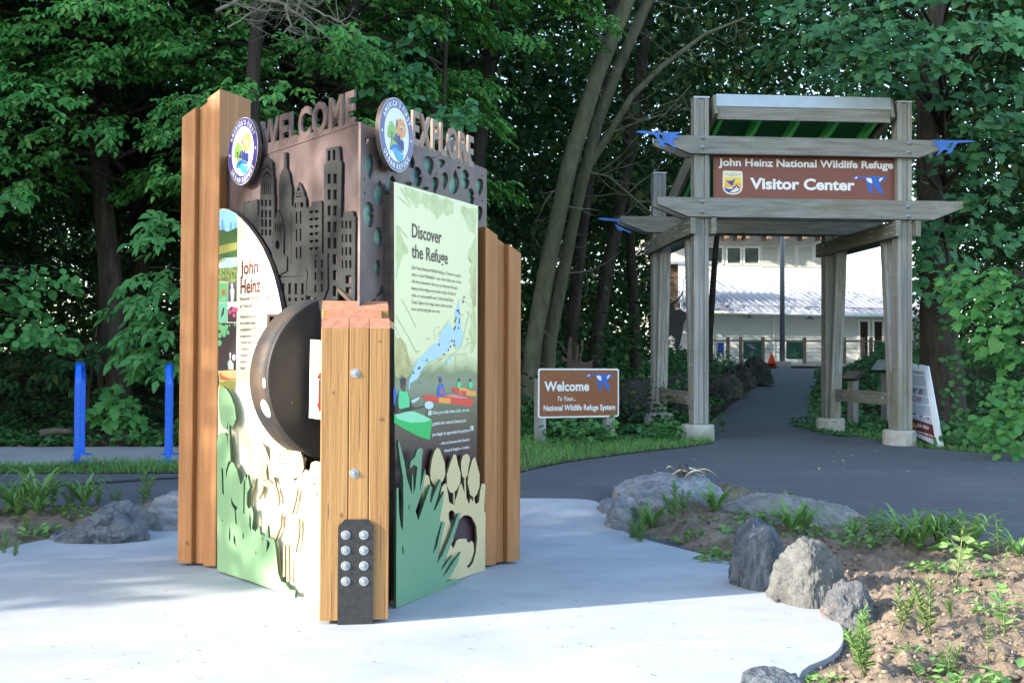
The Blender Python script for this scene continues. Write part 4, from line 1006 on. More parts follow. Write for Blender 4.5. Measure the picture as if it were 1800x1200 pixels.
for q in ([(206, 605), (214, 520), (216, 480), (228, 467), (240, 478), (246, 505), (240, 565), (222, 590)], [(262, 516), (248, 490), (247, 450), (254, 400), (268, 358), (280, 347), (290, 356), (312, 416), (314, 470), (304, 496), (288, 516), (274, 522)], [(322, 520), (321, 470), (336, 420), (352, 378), (362, 380), (372, 424), (383, 462), (382, 505), (366, 536), (350, 553), (334, 546)],
          [(386, 445), (386, 410), (394, 384), (410, 376), (422, 384), (426, 402), (418, 440), (414, 472), (404, 488), (392, 478)], [(399, 470), (405, 470), (411, 592), (403, 592)], [(352, 540), (357, 540), (358, 610), (352, 610)], [(442, 560), (446, 560), (446, 628), (440, 610)], [(416, 505), (420, 465), (436, 405), (446, 389), (452, 400), (470, 468), (470, 520), (458, 556), (444, 573), (428, 560)]):
    k += 1; mb.plate(c7(q, TN), TN - 0.012 - .0004*k, TN - 0.0004*k, 0, side_mi=1)
mb.build("seedpod_cutout_layer", [M_tan, M_tanedge], kiosk)
mb = MB(RF.m)
grn = [(93, 1066), (95, 530), (103, 527), (106, 640), (114, 700), (123, 722), (126, 600), (124, 480), (115, 430), (101, 330), (105, 316), (117, 360), (130, 410), (140, 480), (158, 540), (164, 560), (164, 470), (168, 468), (172, 560), (180, 520), (188, 435), (172, 425), (154, 442), (158, 410), (178, 388), (188, 356), (202, 347), (213, 358), (208, 405), (207, 420), (204, 480), (199, 545), (222, 443), (225, 458), (212, 540), (180, 632), (192, 675), (205, 640), (246, 514), (254, 525), (244, 590), (250, 596), (262, 560), (291, 490), (297, 500), (283, 560), (262, 625), (268, 628), (308, 544), (302, 600), (288, 670), (294, 684), (270, 760), (258, 826), (276, 790), (300, 682), (313, 680), (297, 760), (276, 868), (300, 830), (330, 760), (356, 690), (370, 645), (383, 641), (371, 690), (347, 760), (322, 825), (294, 898), (302, 890), (345, 830), (341, 850), (300, 928), (318, 910), (382, 815), (371, 862), (340, 920), (316, 952), (342, 938), (380, 938), (370, 950), (300, 986)]
mb.plate(c7(grn, GN), GN - 0.012, GN, 0, [c7([(120, 780), (126, 800), (127, 830), (121, 820)], GN), c7([(150, 600), (153, 604), (152, 626), (148, 620)], GN)], side_mi=1)
mb.build("reed_cutout_layer", [M_leafgreen, M_darkgreen], kiosk)
# side trim: dark edge strips where panels meet the posts, and stand-offs
mb = MB(RF.m); a = RF.p(686.5, 700, -0.02)[0]; b = RF.p(692, 700, -0.02)[0]
mb.box((a, 0.03, -0.10), (b, RF.p(690, 335, -.02)[1] - 0.02, -0.027)); mb.build("edge_trim", M_edge, kiosk)
# ------------------------------------------------------------------ timber gateway
ex = Vector((2.553, 0.2, 0)).normalized(); ey = Vector((-ex.y, ex.x, 0))
G0 = Vector((3.57, 14.6, 0.27))
GM = Matrix((ex, ey, Vector((0, 0, 1)))).transposed().to_4x4(); GM.translation = (G0.x, G0.y, 0)
gate = thing("timber_gateway", (G0.x, G0.y, 0.27), "tall weathered timber gateway with a brown name board and green-lined roof straddling the asphalt path", "gateway")
GF = Face((G0.x, G0.y, 0), ex)
DEP = 2.52; XL, XR = -1.275, 1.28
def rod(mb, a, b, r, seg=8, mi=0): return mb.tube([a, b], r, seg, mi)
def gbolt(parent, p, axis='y', r=0.022, ln=0.012, washer=True):
    mb = MB(GM); M = Matrix.Translation(p) @ (Matrix.Rotation(R(90), 4, 'X') if axis == 'y' else Matrix.Rotation(R(-90), 4, 'Y'))
    if washer: mb.lathe([(r*1.35, 0), (r*1.35, 0.004), (r*0.8, 0.005), (r*0.75, ln), (0, ln + 0.004)], 12, 0, M)
    else: mb.lathe([(r*1.2, 0), (r*1.2, 0.01), (r*0.6, 0.011), (r*0.6, ln), (0, ln)], 10, 0, M)
    mb.build("bolt", M_steel, parent)
def gpost(x, y, ztop, front, name="gate_post"):
    w_ = GM @ Vector((x, y, 0)); gz = ground(w_.x, w_.y); fz = gz + 0.195
    mb = MB(GM); s = 1 if front else -1; d = 0.095
    mb.box((x - .0925, y - d, fz), (x - .034, y + d, ztop), 0, bev=.006)
    mb.box((x - .032, y - d + .018, fz), (x + .036, y + d - .018, ztop - .004), 0, bev=.006)
    mb.box((x + .038, y - d, fz), (x + .0925, y + d, ztop), 0, bev=.006)
    p = mb.build(name, [M_grayZ, M_capmetal], gate)
    mb = MB(GM); mb.box((x - .098, y - d - .006, ztop + .001), (x + .098, y + d + .006, ztop + .022), 0); mb.build("post_cap", M_capmetal, p)
    # leaning board on the inner side
    mb = MB(GM); t0, t1 = .115 * s, .40 * s
    a = [(x - .075, y + t0, fz), (x + .075, y + t0, fz), (x + .075, y + t0 + .12*s, fz), (x - .075, y + t0 + .12*s, fz)]
    b = [(x - .075, y + t1, 2.86), (x + .075, y + t1, 2.86), (x + .075, y + t1 + .12*s, 2.86), (x - .075, y + t1 + .12*s, 2.86)]
    for xa, xb in ((-.075, -.028), (-.024, .024), (.028, .075)):
        v = [(x + xa, y + t0, fz), (x + xb, y + t0, fz), (x + xb, y + t0 + .12*s, fz), (x + xa, y + t0 + .12*s, fz), (x + xa, y + t1, 2.86), (x + xb, y + t1, 2.86), (x + xb, y + t1 + .12*s, 2.86), (x + xa, y + t1 + .12*s, 2.86)]
        mb.add(v, [(0, 3, 2, 1), (4, 5, 6, 7), (0, 1, 5, 4), (1, 2, 6, 5), (2, 3, 7, 6), (3, 0, 4, 7)])
    mb.build("leaning_strut", M_grayZ, p)
    # footing
    mb = MB(GM @ Matrix.Translation((x - .01, y + .06*s, gz - 0.12)) @ Matrix.Rotation(R(11), 4, 'Z'))
    mb.lathe([(.205, 0), (.205, .285), (.196, .308), (.18, .312), (0, .314)], 14, 0, None, False); mb.build("concrete_footing", M_foot, gate)
    return p, fz
pfl, z_ = gpost(XL, 0, 4.46, True); pfr, z_ = gpost(XR, 0, 4.46, True)
prl, z_ = gpost(XL, DEP, 3.94, False); prr, z_ = gpost(XR - .03, DEP, 3.94, False)
for py in (613, 642, 671, 702, 714, 725):
    z = GF.p(1213, py)[1]; gbolt(pfl, (XL - .0925, -.02, z), 'x', .013, .055, False)
for py in (479, 547): gbolt(pfl, (XL - .0925, -.02, GF.p(1213, py)[1]), 'x', .014, .012)
for py in (552, 615, 635, 662, 690, 698, 707): gbolt(prl, (XL - .0925, DEP, at_y(1140, py, 17.1).z), 'x', .014, .06, False)
for py in (520, 485, 615, 645, 674, 700): gbolt(pfr, (XR - .0925, .02, GF.p(1568, py)[1]), 'x', .013, .014)
for py in (553, 610, 640, 703, 712): gbolt(prr, (XR - .03 - .0925, DEP, at_y(1452, py, 17.3).z), 'x', .014, .02)
# cross beams with tapered ends
def xbeam(name, x0, x1, zb, zt, y0, y1, tl=0.34, tip=0.085, m=None):
    Mx = GM @ Matrix(((1, 0, 0, 0), (0, 0, -1, 0), (0, 1, 0, 0), (0, 0, 0, 1)))   # local x, z up -> y
    mb = MB(Mx)
    mb.plate([(x0, zt - tip), (x0 + tl, zb), (x1 - tl, zb), (x1, zt - tip), (x1, zt), (x0, zt)], -y1, -y0)
    return mb.build(name, m or M_grayX, gate)
xa, xb = GF.p(1160, 240)[0], GF.p(1652, 250)[0]
b1 = xbeam("cross_beam", xa, xb, 3.77, 3.985, -.167, -.099); xbeam("cross_beam", xa - .05, xb + .02, 3.77, 3.985, .099, .165)
xa2, xb2 = GF.p(1151, 350)[0], GF.p(1682, 362)[0]
b2 = xbeam("cross_beam", xa2, xb2, 3.00, 3.235, -.167, -.099, .38); xbeam("cross_beam", xa2, xb2, 3.00, 3.235, .099, .165, .38)
xbeam("cross_beam", xa2 - .02, xb2, 3.09, 3.315, DEP - .165, DEP - .099, .38); xbeam("cross_beam", xa2 - .02, xb2, 3.09, 3.315, DEP + .099, DEP + .165, .38)
for px, py, bb in ((1235.5, 242, b1), (1235.5, 259, b1), (1598, 252, b1), (1598, 267.5, b1), (1234.5, 354, b2), (1234.5, 371.5, b2), (1596, 363, b2), (1596, 380, b2)):
    x, z = GF.p(px, py, .167); gbolt(bb, (x, -.167, z), 'y', .024, .016)
for s, X in ((-1, XL), (1, XR)):
    for k in (-1, 1):
        x0 = X + k*.097; x1 = X + k*.160
        mb = MB(GM); mb.box((min(x0, x1), -.20, 2.79), (max(x0, x1), DEP + .22, 2.985), bev=.004); sb = mb.build("side_beam", M_grayY, gate)
        if k == -1:
            for y in (-.1, .06, .55, DEP - .1, DEP + .1):
                for z in (2.84, 2.93): gbolt(sb, (min(x0, x1), y, z), 'x', .014, .04, False)
    mb = MB(GM); mb.box((X - .045, .1, .70), (X + .045, DEP - .1, .865), bev=.004); rl = mb.build("low_rail", M_grayY, gate)
    for y in (.5, 1.2, 1.9): gbolt(rl, (X - .045, y, .785), 'x', .02, .02)
# roof: metal sheet on green rafters, falling to the back
rm = Matrix((Vector((1, 0, 0)), Vector((0, .948, -.318)), Vector((0, .318, .948)))).transposed().to_4x4(); rm.translation = (0, -.12, 4.46)
RM = GM @ rm; rw, rl_ = 1.085, 3.05
mb = MB(RM); mb.box((-rw, 0.02, 0.02), (rw, rl_, 0.035))
for i in range(12): mb.box((-rw + .08 + i*.184, .02, .0355), (-rw + .1 + i*.184, rl_, .06))
roof = mb.build("roof", M_capmetal, gate)
mb = MB(RM); mb.box((-rw + .05, .06, -.005), (rw - .05, rl_ - .05, .018)); mb.build("roof_boards", M_roofgreen, roof)
for i in range(5):
    x = -rw + .10 + i*(2*rw - .2)/4
    mb = MB(RM); mb.box((x - .025, .07, -.15), (x + .025, rl_ - .08, -.0055)); mb.build("rafter", M_raftgreen, roof)
mb = MB(GM); mb.box((-rw, -.125, 4.20), (rw, -.075, 4.385), bev=.005); mb.build("fascia_board", M_grayX, roof)
mb = MB(GM)
v = [(-rw-.012, -.135, 4.36), (rw+.012, -.135, 4.36), (rw+.012, -.10, 4.515), (-rw-.012, -.10, 4.515), (-rw-.012, -.10, 4.36), (rw+.012, -.10, 4.36), (rw+.012, -.05, 4.50), (-rw-.012, -.05, 4.50)]
mb.add(v, [(0, 1, 2, 3), (5, 4, 7, 6), (3, 2, 6, 7), (0, 4, 5, 1), (0, 3, 7, 4), (1, 5, 6, 2)]); mb.build("edge_flashing", M_capmetal, roof)
for s in (-1, 1):
    mb = MB(RM); mb.box((s*rw, .02, -.20), (s*(rw + .045), rl_, .055)); mb.build("barge_board", M_grayY, roof)
# name board
sp = GF.poly([(1254, 268), (1578, 277), (1578, 354.5), (1254, 346)])
sx0, sx1 = GF.p(1254, 300)[0], GF.p(1578, 310)[0]; sz0, sz1 = GF.p(1400, 350)[1], GF.p(1400, 272)[1]
SN = MB(GF.m); SN.box((sx0, sz0, -.03), (sx1, sz1, 0), 0); nb = SN.build("name_board", M_signbrown, gate)
mb = MB(GF.m); mb.box((sx0 - .10, sz0, -.06), (sx0 - .04, sz1, -.01)); mb.box((sx1 + .01, sz0, -.06), (sx1 + .05, sz1, -.01)); mb.build("board_batten", M_grayZ, gate)
fx = lambda px: GF.p(px, 310)[0]
fz = lambda y: sz1 - (y - 38) / (438 - 38) * (sz1 - sz0)      # y in the straightened sign, 38..438
mb = MB(GF.m); text_into(mb, "John Heinz National Wildlife Refuge", fx(1263), fz(149), fx(1570), fz(82), .0015, bold=.03, cap=(0, .72)); mb.build("lettering", M_white, nb)
mb = MB(GF.m); text_into(mb, "Visitor Center", fx(1318.5), fz(350), fx(1502.5), fz(252), .0015, bold=.034, cap=(0, .72)); mb.build("lettering", M_white, nb)
goose_b = [(435, 403), (444, 394), (456, 388), (470, 389), (500, 391), (530, 389), (570, 388), (640, 390), (628, 399), (634, 412), (612, 418), (600, 430), (592, 424), (598, 452), (612, 488), (618, 508), (600, 508), (582, 492), (564, 458), (555, 436), (549, 452), (552, 480), (556, 506), (545, 510), (532, 494), (521, 455), (514, 404), (500, 400), (474, 404), (458, 411)]
goose_w = [[(514, 402), (532, 399), (548, 406), (551, 437), (536, 432), (520, 418)], [(592, 408), (600, 398), (615, 394), (610, 406), (596, 424), (590, 420)], [(450, 402), (458, 393), (465, 392), (464, 402), (455, 408)]]
def goose(F, fn, n, par, kx=1):
    mb = MB(F.m); mb.decal([fn(*q) for q in goose_b], n, 0)
    for i, g in enumerate(goose_w): mb.decal([fn(*q) for q in g], n + .001, 1)
    mb.build("goose_emblem", [M_goose, M_white], par)
goose(GF, lambda x, y: (fx(1498 + (x-435)/205*62), fz(222 + (y-388)/122*160)), .0015, nb)
# shield emblem
sh = lambda x, y: (fx(1240 + x/5), fz(y))
mb = MB(GF.m)
shield = lambda k: [(153 + k, 200 + k), (165, 193 + k), (313, 195 + k), (327 - k, 205 + k), (327 - k, 340), (318 - k, 372 - k*.6), (290, 400 - k), (240, 408 - k), (190, 400 - k), (160 + k, 372 - k*.6), (151 + k, 340)]
mb.decal([sh(*q) for q in shield(0)], .0015, 0)
mb.decal([sh(*q) for q in [(166, 252), (314, 252), (314, 340), (305, 368), (282, 388), (240, 395), (198, 388), (172, 368), (166, 340)]], .002, 1)
mb.decal([sh(*q) for q in [(168, 300), (312, 300), (313, 340), (167, 340)]], .0024, 2)
mb.decal([sh(*q) for q in [(180, 284), (198, 280), (212, 292), (214, 272), (228, 286), (266, 262), (248, 300), (240, 318), (234, 330), (218, 318), (206, 308)]], .0028, 3)
mb.decal([sh(*q) for q in [(166, 340), (200, 350), (240, 346), (270, 320), (278, 312), (284, 330), (306, 345), (302, 368), (282, 388), (240, 395), (198, 388), (172, 368)]], .0028, 3)
mb.decal([sh(*q) for q in [(170, 352), (210, 344), (250, 352), (230, 358)]], .0032, 0); mb.decal([sh(*q) for q in [(215, 384), (262, 350), (274, 330), (282, 352), (300, 348), (290, 372), (250, 388)]], .0032, 0)
text_into(mb, "U.S.", *sh(224, 219), *sh(256, 207), .002, mi=3); text_into(mb, "FISH & WILDLIFE", *sh(168, 231), *sh(314, 221), .002, mi=3); text_into(mb, "SERVICE", *sh(204, 244), *sh(278, 235), .002, mi=3)
mb.build("shield_emblem", [flat("emblem_cream", (222, 218, 190)), flat("emblem_yellow", (232, 196, 72)), flat("emblem_orange", (226, 168, 84)), flat("emblem_blue", (48, 70, 140))], nb)
# blue flying geese cut from sheet metal, one on each beam end
z7g = lambda x, y: (1040 + x / 2.5714, 150 + y / 2.5714)
gl = [(198, 212), (214, 206), (238, 207), (300, 213), (406, 212), (392, 221), (378, 225), (402, 238), (374, 241), (367, 255), (379, 289), (345, 262), (327, 262), (326, 281), (309, 274), (296, 242), (283, 225), (232, 218)]
gh_ = [(303, 222), (322, 228), (332, 248), (322, 250), (308, 238)]
gr = [(1735, 256), (1718, 250), (1690, 249), (1640, 250), (1536, 247), (1548, 256), (1562, 260), (1538, 271), (1566, 275), (1572, 290), (1557, 322), (1590, 294), (1607, 292), (1608, 312), (1625, 306), (1640, 276), (1652, 262), (1700, 258)]
ghr = [(1634, 258), (1618, 264), (1607, 284), (1616, 286), (1630, 272)]
for pts, hl, off in ((gl, gh_, .17), (gr, ghr, .17)):
    mb = MB(GF.m); mb.plate([GF.p(*z7g(*q), off) for q in pts], off, off + .008, 0, [[GF.p(*z7g(*q), off) for q in hl]]); mb.build("flying_goose_cutout", M_goosecut, gate)
GR = Face(GM @ Vector((0, DEP - .17, 0)), ex)
mb = MB(GR.m); mb.plate([GR.p(*z7g(*q), 0) for q in [(26, 603), (40, 598), (60, 600), (103, 603), (140, 607), (120, 618), (100, 614), (40, 608)]], 0, .008)
mb.plate([GR.p(*z7g(*q), 0) for q in [(104, 628), (130, 640), (182, 664), (170, 668), (145, 655), (130, 658), (118, 652)]], 0, .008); mb.build("flying_goose_cutout", M_goosecut, gate)

# ------------------------------------------------------------------ welcome sign
wl, wr = at_y(946, 735, 13.65), at_y(1088, 731.5, 14.15)
WF = Face((wl.x, wl.y, 0), (wr - wl) * Vector((1, 1, 0)))
ws = thing("welcome_sign", (wl.x*.5 + wr.x*.5, wl.y*.5 + wr.y*.5, ground(wl.x, wl.y)), "small brown welcome sign with a white border on two short posts beside the lawn", "sign")
x0, x1 = WF.p(946, 690)[0], WF.p(1088, 690)[0]; y0 = WF.p(1016, 733.5)[1]; y1 = WF.p(1016, 647.5)[1]
def rrect(x0, y0, x1, y1, r, n=5):
    o = []
    for cx, cy, a in ((x1 - r, y1 - r, 0), (x0 + r, y1 - r, 90), (x0 + r, y0 + r, 180), (x1 - r, y0 + r, 270)):
        o += [(cx + r*math.cos(R(a + 90*i/n)), cy + r*math.sin(R(a + 90*i/n))) for i in range(n + 1)]
    return o
mb = MB(WF.m); mb.plate(rrect(x0, y0, x1, y1, .03), -.01, 0); sb_ = mb.build("sign_board", M_white, ws)
mb = MB(WF.m); mb.decal(rrect(x0 + .018, y0 + .018, x1 - .018, y1 - .018, .022), .0012); mb.build("brown_face", M_signbrown2, sb_)
wz = lambda x, y: (x0 + (x - 105) / (680 - 105) * (x1 - x0), y1 - (y - 350) / (697 - 350) * (y1 - y0))
def wt(t, xa, ya, xb, yb, **k):
    mb = MB(WF.m); a = wz(xa, ya); b = wz(xb, yb); text_into(mb, t, a[0], a[1], b[0], b[1], .0025, cap=(0, .72), **k); mb.build("lettering", M_white, sb_)
wt("Welcome", 147, 507, 462, 440, bold=.03); wt("To Your...", 234, 577, 366, 545, bold=.02, shear=.18); wt("National Wildlife Refuge System", 142, 645, 652, 605, bold=.026)
goose(WF, wz, .0025, sb_)
mb = MB(WF.m)
for x, y in ((153, 412), (150, 668), (318, 380), (402, 387), (636, 660), (632, 408)): mb.decal([(wz(x, y)[0] + p[0], wz(x, y)[1] + p[1]) for p in circ(0, 0, .006, 8)], .003)
mb.build("sign_bolts", M_steel, sb_)
for a, b in ((947, 961), (1067, 1082)):
    xa, xb = WF.p(a, 750)[0], WF.p(b, 750)[0]
    q = WF.m @ Vector((xa, 0, 0)); mb = MB(WF.m); mb.box((xa, ground(q.x, q.y) - .1, -.12), (xb, y0 + .45, -.012), bev=.006); mb.build("sign_post", M_grayZ, ws)

# ------------------------------------------------------------------ blue bicycle racks
def rack(px0, py0, px1, py1, ytop, label):
    zg = 0.33
    def on(px, py):
        d = ray(px, py); t = (zg - EYE) / d.z; return Vector((d.x*t, d.y*t, zg))
    a = on(px0, py0); b = on(px1, py1)
    zt = at_y(px0, ytop, (a.y)).z
    t = thing("bicycle_rack", (a.x, a.y, zg), label, "bicycle rack", "blue hoop bicycle racks on the concrete strip")
    e = (b - a); L_ = e.length; e.normalize()
    pts = []
    rr = 0.16
    for i in range(9):
        q = R(180 - 90*i/8); pts.append((rr + rr*math.cos(q), zt - zg - rr + rr*math.sin(q)))
    for i in range(9):
        q = R(90 - 90*i/8); pts.append((L_ - rr + rr*math.cos(q), zt - zg - rr + rr*math.sin(q)))
    path = [(0, 0.0)] + pts + [(L_, 0.0)]
    mb = MB(); hw = .026; side = Vector((-e.y, e.x, 0)); n = len(path); vs = []
    for i, (u, v) in enumerate(path):
        p0 = path[max(0, i-1)]; p1 = path[min(n-1, i+1)]
        tx, tz = p1[0]-p0[0], p1[1]-p0[1]; l = math.hypot(tx, tz); nx_, nz_ = -tz/l, tx/l
        c = a + e*u + Vector((0, 0, v))
        for s1, s2 in ((-1, -1), (1, -1), (1, 1), (-1, 1)):
            for w1, w2 in ((s1*.75, s2), (s1, s2*.75)) if s1*s2 > 0 else ((s1, s2*.75), (s1*.75, s2)):
                vs.append(c + side*(hw*w1) + (e*nx_ + Vector((0, 0, nz_)))*(hw*w2))
    fs = [(i*8+k, i*8+(k+1) % 8, (i+1)*8+(k+1) % 8, (i+1)*8+k) for i in range(n-1) for k in range(8)]
    mb.add(vs, fs); hoop = mb.build("hoop", M_blue, t)
    for c in (a, b):
        mb = MB(frame_m(c, side, e)); mb.plate(rrect(-.085, -.06, .085, .06, .015), .0, .009)
        f = mb.build("base_flange", M_blue, t)
        for s in (-1, 1):
            mb = MB(frame_m(c, side, e) @ Matrix.Translation((s*.06, 0, .009))); mb.lathe([(.016, 0), (.016, .008), (.008, .01), (.008, .02), (0, .022)], 8); mb.build("anchor_bolt", M_blue, f)
    return t
rack(135.5, 810, 144, 797, 641, "blue hoop bicycle rack standing alone in front of the dark gap in the trees")
rack(294.5, 809, 298.5, 797, 643.5, "blue hoop bicycle rack beside the kiosk's left timber post")

# ------------------------------------------------------------------ folding letter-board sign
q0 = gp(1652, 786)
afx = Vector((0.56, -0.83, 0)).normalized(); nn = afx.cross(Vector((0, 0, 1)))
AF = Face((q0.x, q0.y, q0.z), afx, (Vector((0, 0, 1)) - nn * 0.20).normalized())
af = thing("folding_sign", q0, "white folding letter-board sign with a maroon foot band leaning behind the right gate post", "sign")
ap = lambda pts, n=0.0: AF.poly(pts, n)
mb = MB(AF.m); mb.plate(ap([(1570, 631), (1631, 645), (1650, 785), (1570, 748)]), -.02, 0); bd = mb.build("letter_board", M_rib, af)
mb = MB(AF.m); mb.plate(ap([(1570, 631), (1609, 639.5), (1613, 653), (1617, 640), (1631, 643), (1632, 650), (1622, 653), (1570, 645)], .02), .0, .02); mb.build("top_handle", M_plastic, af)
mb = MB(AF.m); mb.plate(ap([(1622, 641), (1631, 643), (1657, 784), (1646, 786)], .03), .0, .03)
mb.plate(ap([(1625, 645), (1628, 646), (1652, 783), (1649, 783)], .034), .0305, .036); st = mb.build("side_stile", M_plastic, af)
for k, (ya, yb, xr) in enumerate(((660, 664, 1632), (681, 686, 1635), (697, 703, 1638), (712, 718, 1640), (733, 744, 1643))):
    mb = MB(AF.m); mb.plate(ap([(1570, ya - 8), (xr, ya), (xr + .3, ya + 2.2), (1570, ya - 6)], .006), .0005, .006); mb.build("letter_rail", M_plastic, bd)
mb = MB(AF.m); mb.plate(ap([(1570, 724), (1639, 746.5), (1644, 773), (1570, 744)], .004), .0006, .004); fb = mb.build("foot_band", M_maroon, bd)
# rear half
mb = MB(AF.m)
for xx in (AF.p(1570, 700)[0], AF.p(1620, 700)[0]):
    top = (xx, AF.p(1620, 650)[1], -.02); mb.tube([top, (xx, AF.p(1640, 780)[1] - .02, -.30)], .012, 6)
mb.build("rear_leg", M_plastic, af)
def atx(t, pl_, pr_, h, m, par, bold=.01):
    a = AF.p(*pl_, .003); b = AF.p(*pr_, .003); mb = MB()
    d = Vector((b[0]-a[0], b[1]-a[1], 0)); L_ = d.length
    M = AF.m @ Matrix.Translation((a[0], a[1], 0)) @ Matrix.Rotation(math.atan2(d.y, d.x), 4, 'Z')
    mb = MB(M); text_into(mb, t, 0, 0, L_, h, .0075, cap=(0, .72), bold=bold); mb.build("lettering", m, par)
atx("0VY E", (1588, 686.5), (1621.5, 693), .062, M_ink, bd); atx("8SC", (1590, 700), (1610, 704), .062, M_ink, bd); atx("45", (1611.5, 704.5), (1618.5, 706), .062, M_red, bd)
atx("John Heinz", (1612, 749), (1632.5, 755), .05, M_white, fb); atx("National Wildlife Refuge", (1612.5, 759), (1641, 768.5), .026, M_white, fb)
mb = MB(AF.m)
for cx, cy in ((1607, 727), (1618.5, 731), (1630.5, 734.5)):
    mb.decal(ap([(cx - 3, cy - .9), (cx + .5, cy - .1), (cx + .4, cy - 2.4), (cx + 3.3, cy + 1), (cx + .3, cy + 3), (cx + .4, cy + 1.3), (cx - 3, cy + .5)], .007), .007)
mb.build("direction_arrows", M_maroon, bd)
mb = MB(AF.m); mb.decal(ap([(1600, 741), (1610, 744.5), (1611.5, 752.5), (1600.5, 749)], .0055), .0055); mb.build("yellow_emblem", flat("emblem_ochre", (168, 140, 60)), fb)

# ------------------------------------------------------------------ visitor building
BY = 58.0
BF = Face((0, BY, 0), (1, 0, 0)); UF = Face((0, 62.4, 0), (1, 0, 0))
M_siding = mat("cream_siding", (0.60, 0.60, 0.52), (0.66, 0.66, 0.58), (1, 3, 3), rough=.6, bump=.1)
M_roofm = mat("standing_seam_metal", (0.44, 0.46, 0.50), (0.50, 0.52, 0.56), (1.2, 1.2, 1.2), rough=.42, metal=.25)
M_trim = flat("white_trim", (226, 226, 216)); M_glass = mat("dark_window_glass", (0.02, 0.035, 0.025), (0.06, 0.085, 0.06), (2, 2, 2), rough=.08, spec=.6)  # green mottling of the glass paints in the reflected trees
M_brownbd = mat("brown_soffit_timber", (0.16, 0.10, 0.06), (0.24, 0.15, 0.09), (6, 6, 6), rough=.8)
bpx = lambda px: BF.p(px, 600)[0]
bx0, bx1 = bpx(1150), bpx(1618); fz0 = BF.p(1400, 636)[1]; ez = BF.p(1400, 551)[1]
bld = thing("visitor_building", ((bx0+bx1)/2, BY, fz0 - .3), "cream clapboard building with a grey metal roof at the far end of the path", "building")
mb = MB(); mb.box((bx0, BY + .04, fz0 - .6), (bx1, 71, ez)); wall = mb.build("wall", M_siding, bld)
mb = MB(); rows = 14; hh = (ez - fz0) / rows
for i in range(rows):
    z0 = fz0 + i*hh
    mb.add([(bx0, BY - .012, z0), (bx1, BY - .012, z0), (bx1, BY + .01, z0 + hh - .004), (bx0, BY + .01, z0 + hh - .004), (bx0, BY + .03, z0), (bx1, BY + .03, z0)], [(0, 1, 2, 3), (4, 5, 1, 0)])
cb = mb.build("clapboards", M_siding, wall)
for px in (1360, 1253):
    mb = MB(); x = bpx(px); mb.box((x - .04, BY - .045, fz0), (x + .04, BY - .012, ez)); mb.build("trim_strip", M_trim, wall)
# lower roof, seams run aslant
eL = BF.p(1150, 545.5); eR = BF.p(1630, 554)
A_ = Vector((bx0 - .5, 57.1, 3.86)); B_ = Vector((bx1 + .5, 57.1, 3.62)); C_ = Vector((bx1 + .5, 62.36, 5.86)); D_ = Vector((bx0 - .5, 62.36, 6.35))
mb = MB(); th = Vector((0, 0, -.10))
mb.add([A_, B_, C_, D_, A_ + th, B_ + th, C_ + th, D_ + th], [(0, 1, 2, 3), (7, 6, 5, 4), (0, 4, 5, 1), (1, 5, 6, 2), (2, 6, 7, 3), (3, 7, 4, 0)])
roofb = mb.build("roof", M_roofm, bld)
mb = MB()
def onroof(u, v): return (A_*(1-u) + B_*u)*(1-v) + (D_*(1-u) + C_*u)*v
for i in range(-12, 46):
    u1 = i / 40.0; u0 = u1 + 2.3 / (B_.x - A_.x)
    v0, v1 = 0.0, 1.0
    if u0 > 1: v0 = (u0 - 1) / (u0 - u1); u0 = 1.0
    if u1 < 0: v1 = u0 / (u0 - u1) if u0 > 0 else 0; u1 = 0.0
    if v1 - v0 < .03: continue
    a = onroof(u0, v0); b = onroof(u1, v1); up = Vector((0, -.02, .055)); s = Vector((.02, 0, 0))
    mb.add([a - s, a + s, b + s, b - s, a - s*.6 + up, a + s*.6 + up, b + s*.6 + up, b - s*.6 + up], [(4, 5, 6, 7), (0, 1, 5, 4), (1, 2, 6, 5), (3, 0, 4, 7), (2, 3, 7, 6)])
mb.build("roof_seams", M_roofm, roofb)
mb = MB()
for k in range(15):
    u = .12 + k*.055; p = onroof(u, .10); mb.box((p.x - .05, p.y - .05, p.z), (p.x + .05, p.y + .05, p.z + .13))
a, b = onroof(.1, .10), onroof(.95, .10); mb.tube([a + Vector((0, 0, .1)), b + Vector((0, 0, .1))], .018, 6); mb.build("snow_guard", M_steel, roofb)
mb = MB(); mb.box((0, 0, 0), (0.001, .001, .001)) if False else None
mb = MB(); mb.tube([A_ + Vector((0, -.06, -.06)), B_ + Vector((0, -.06, -.06))], .07, 8); mb.build("gutter", M_trim, roofb)
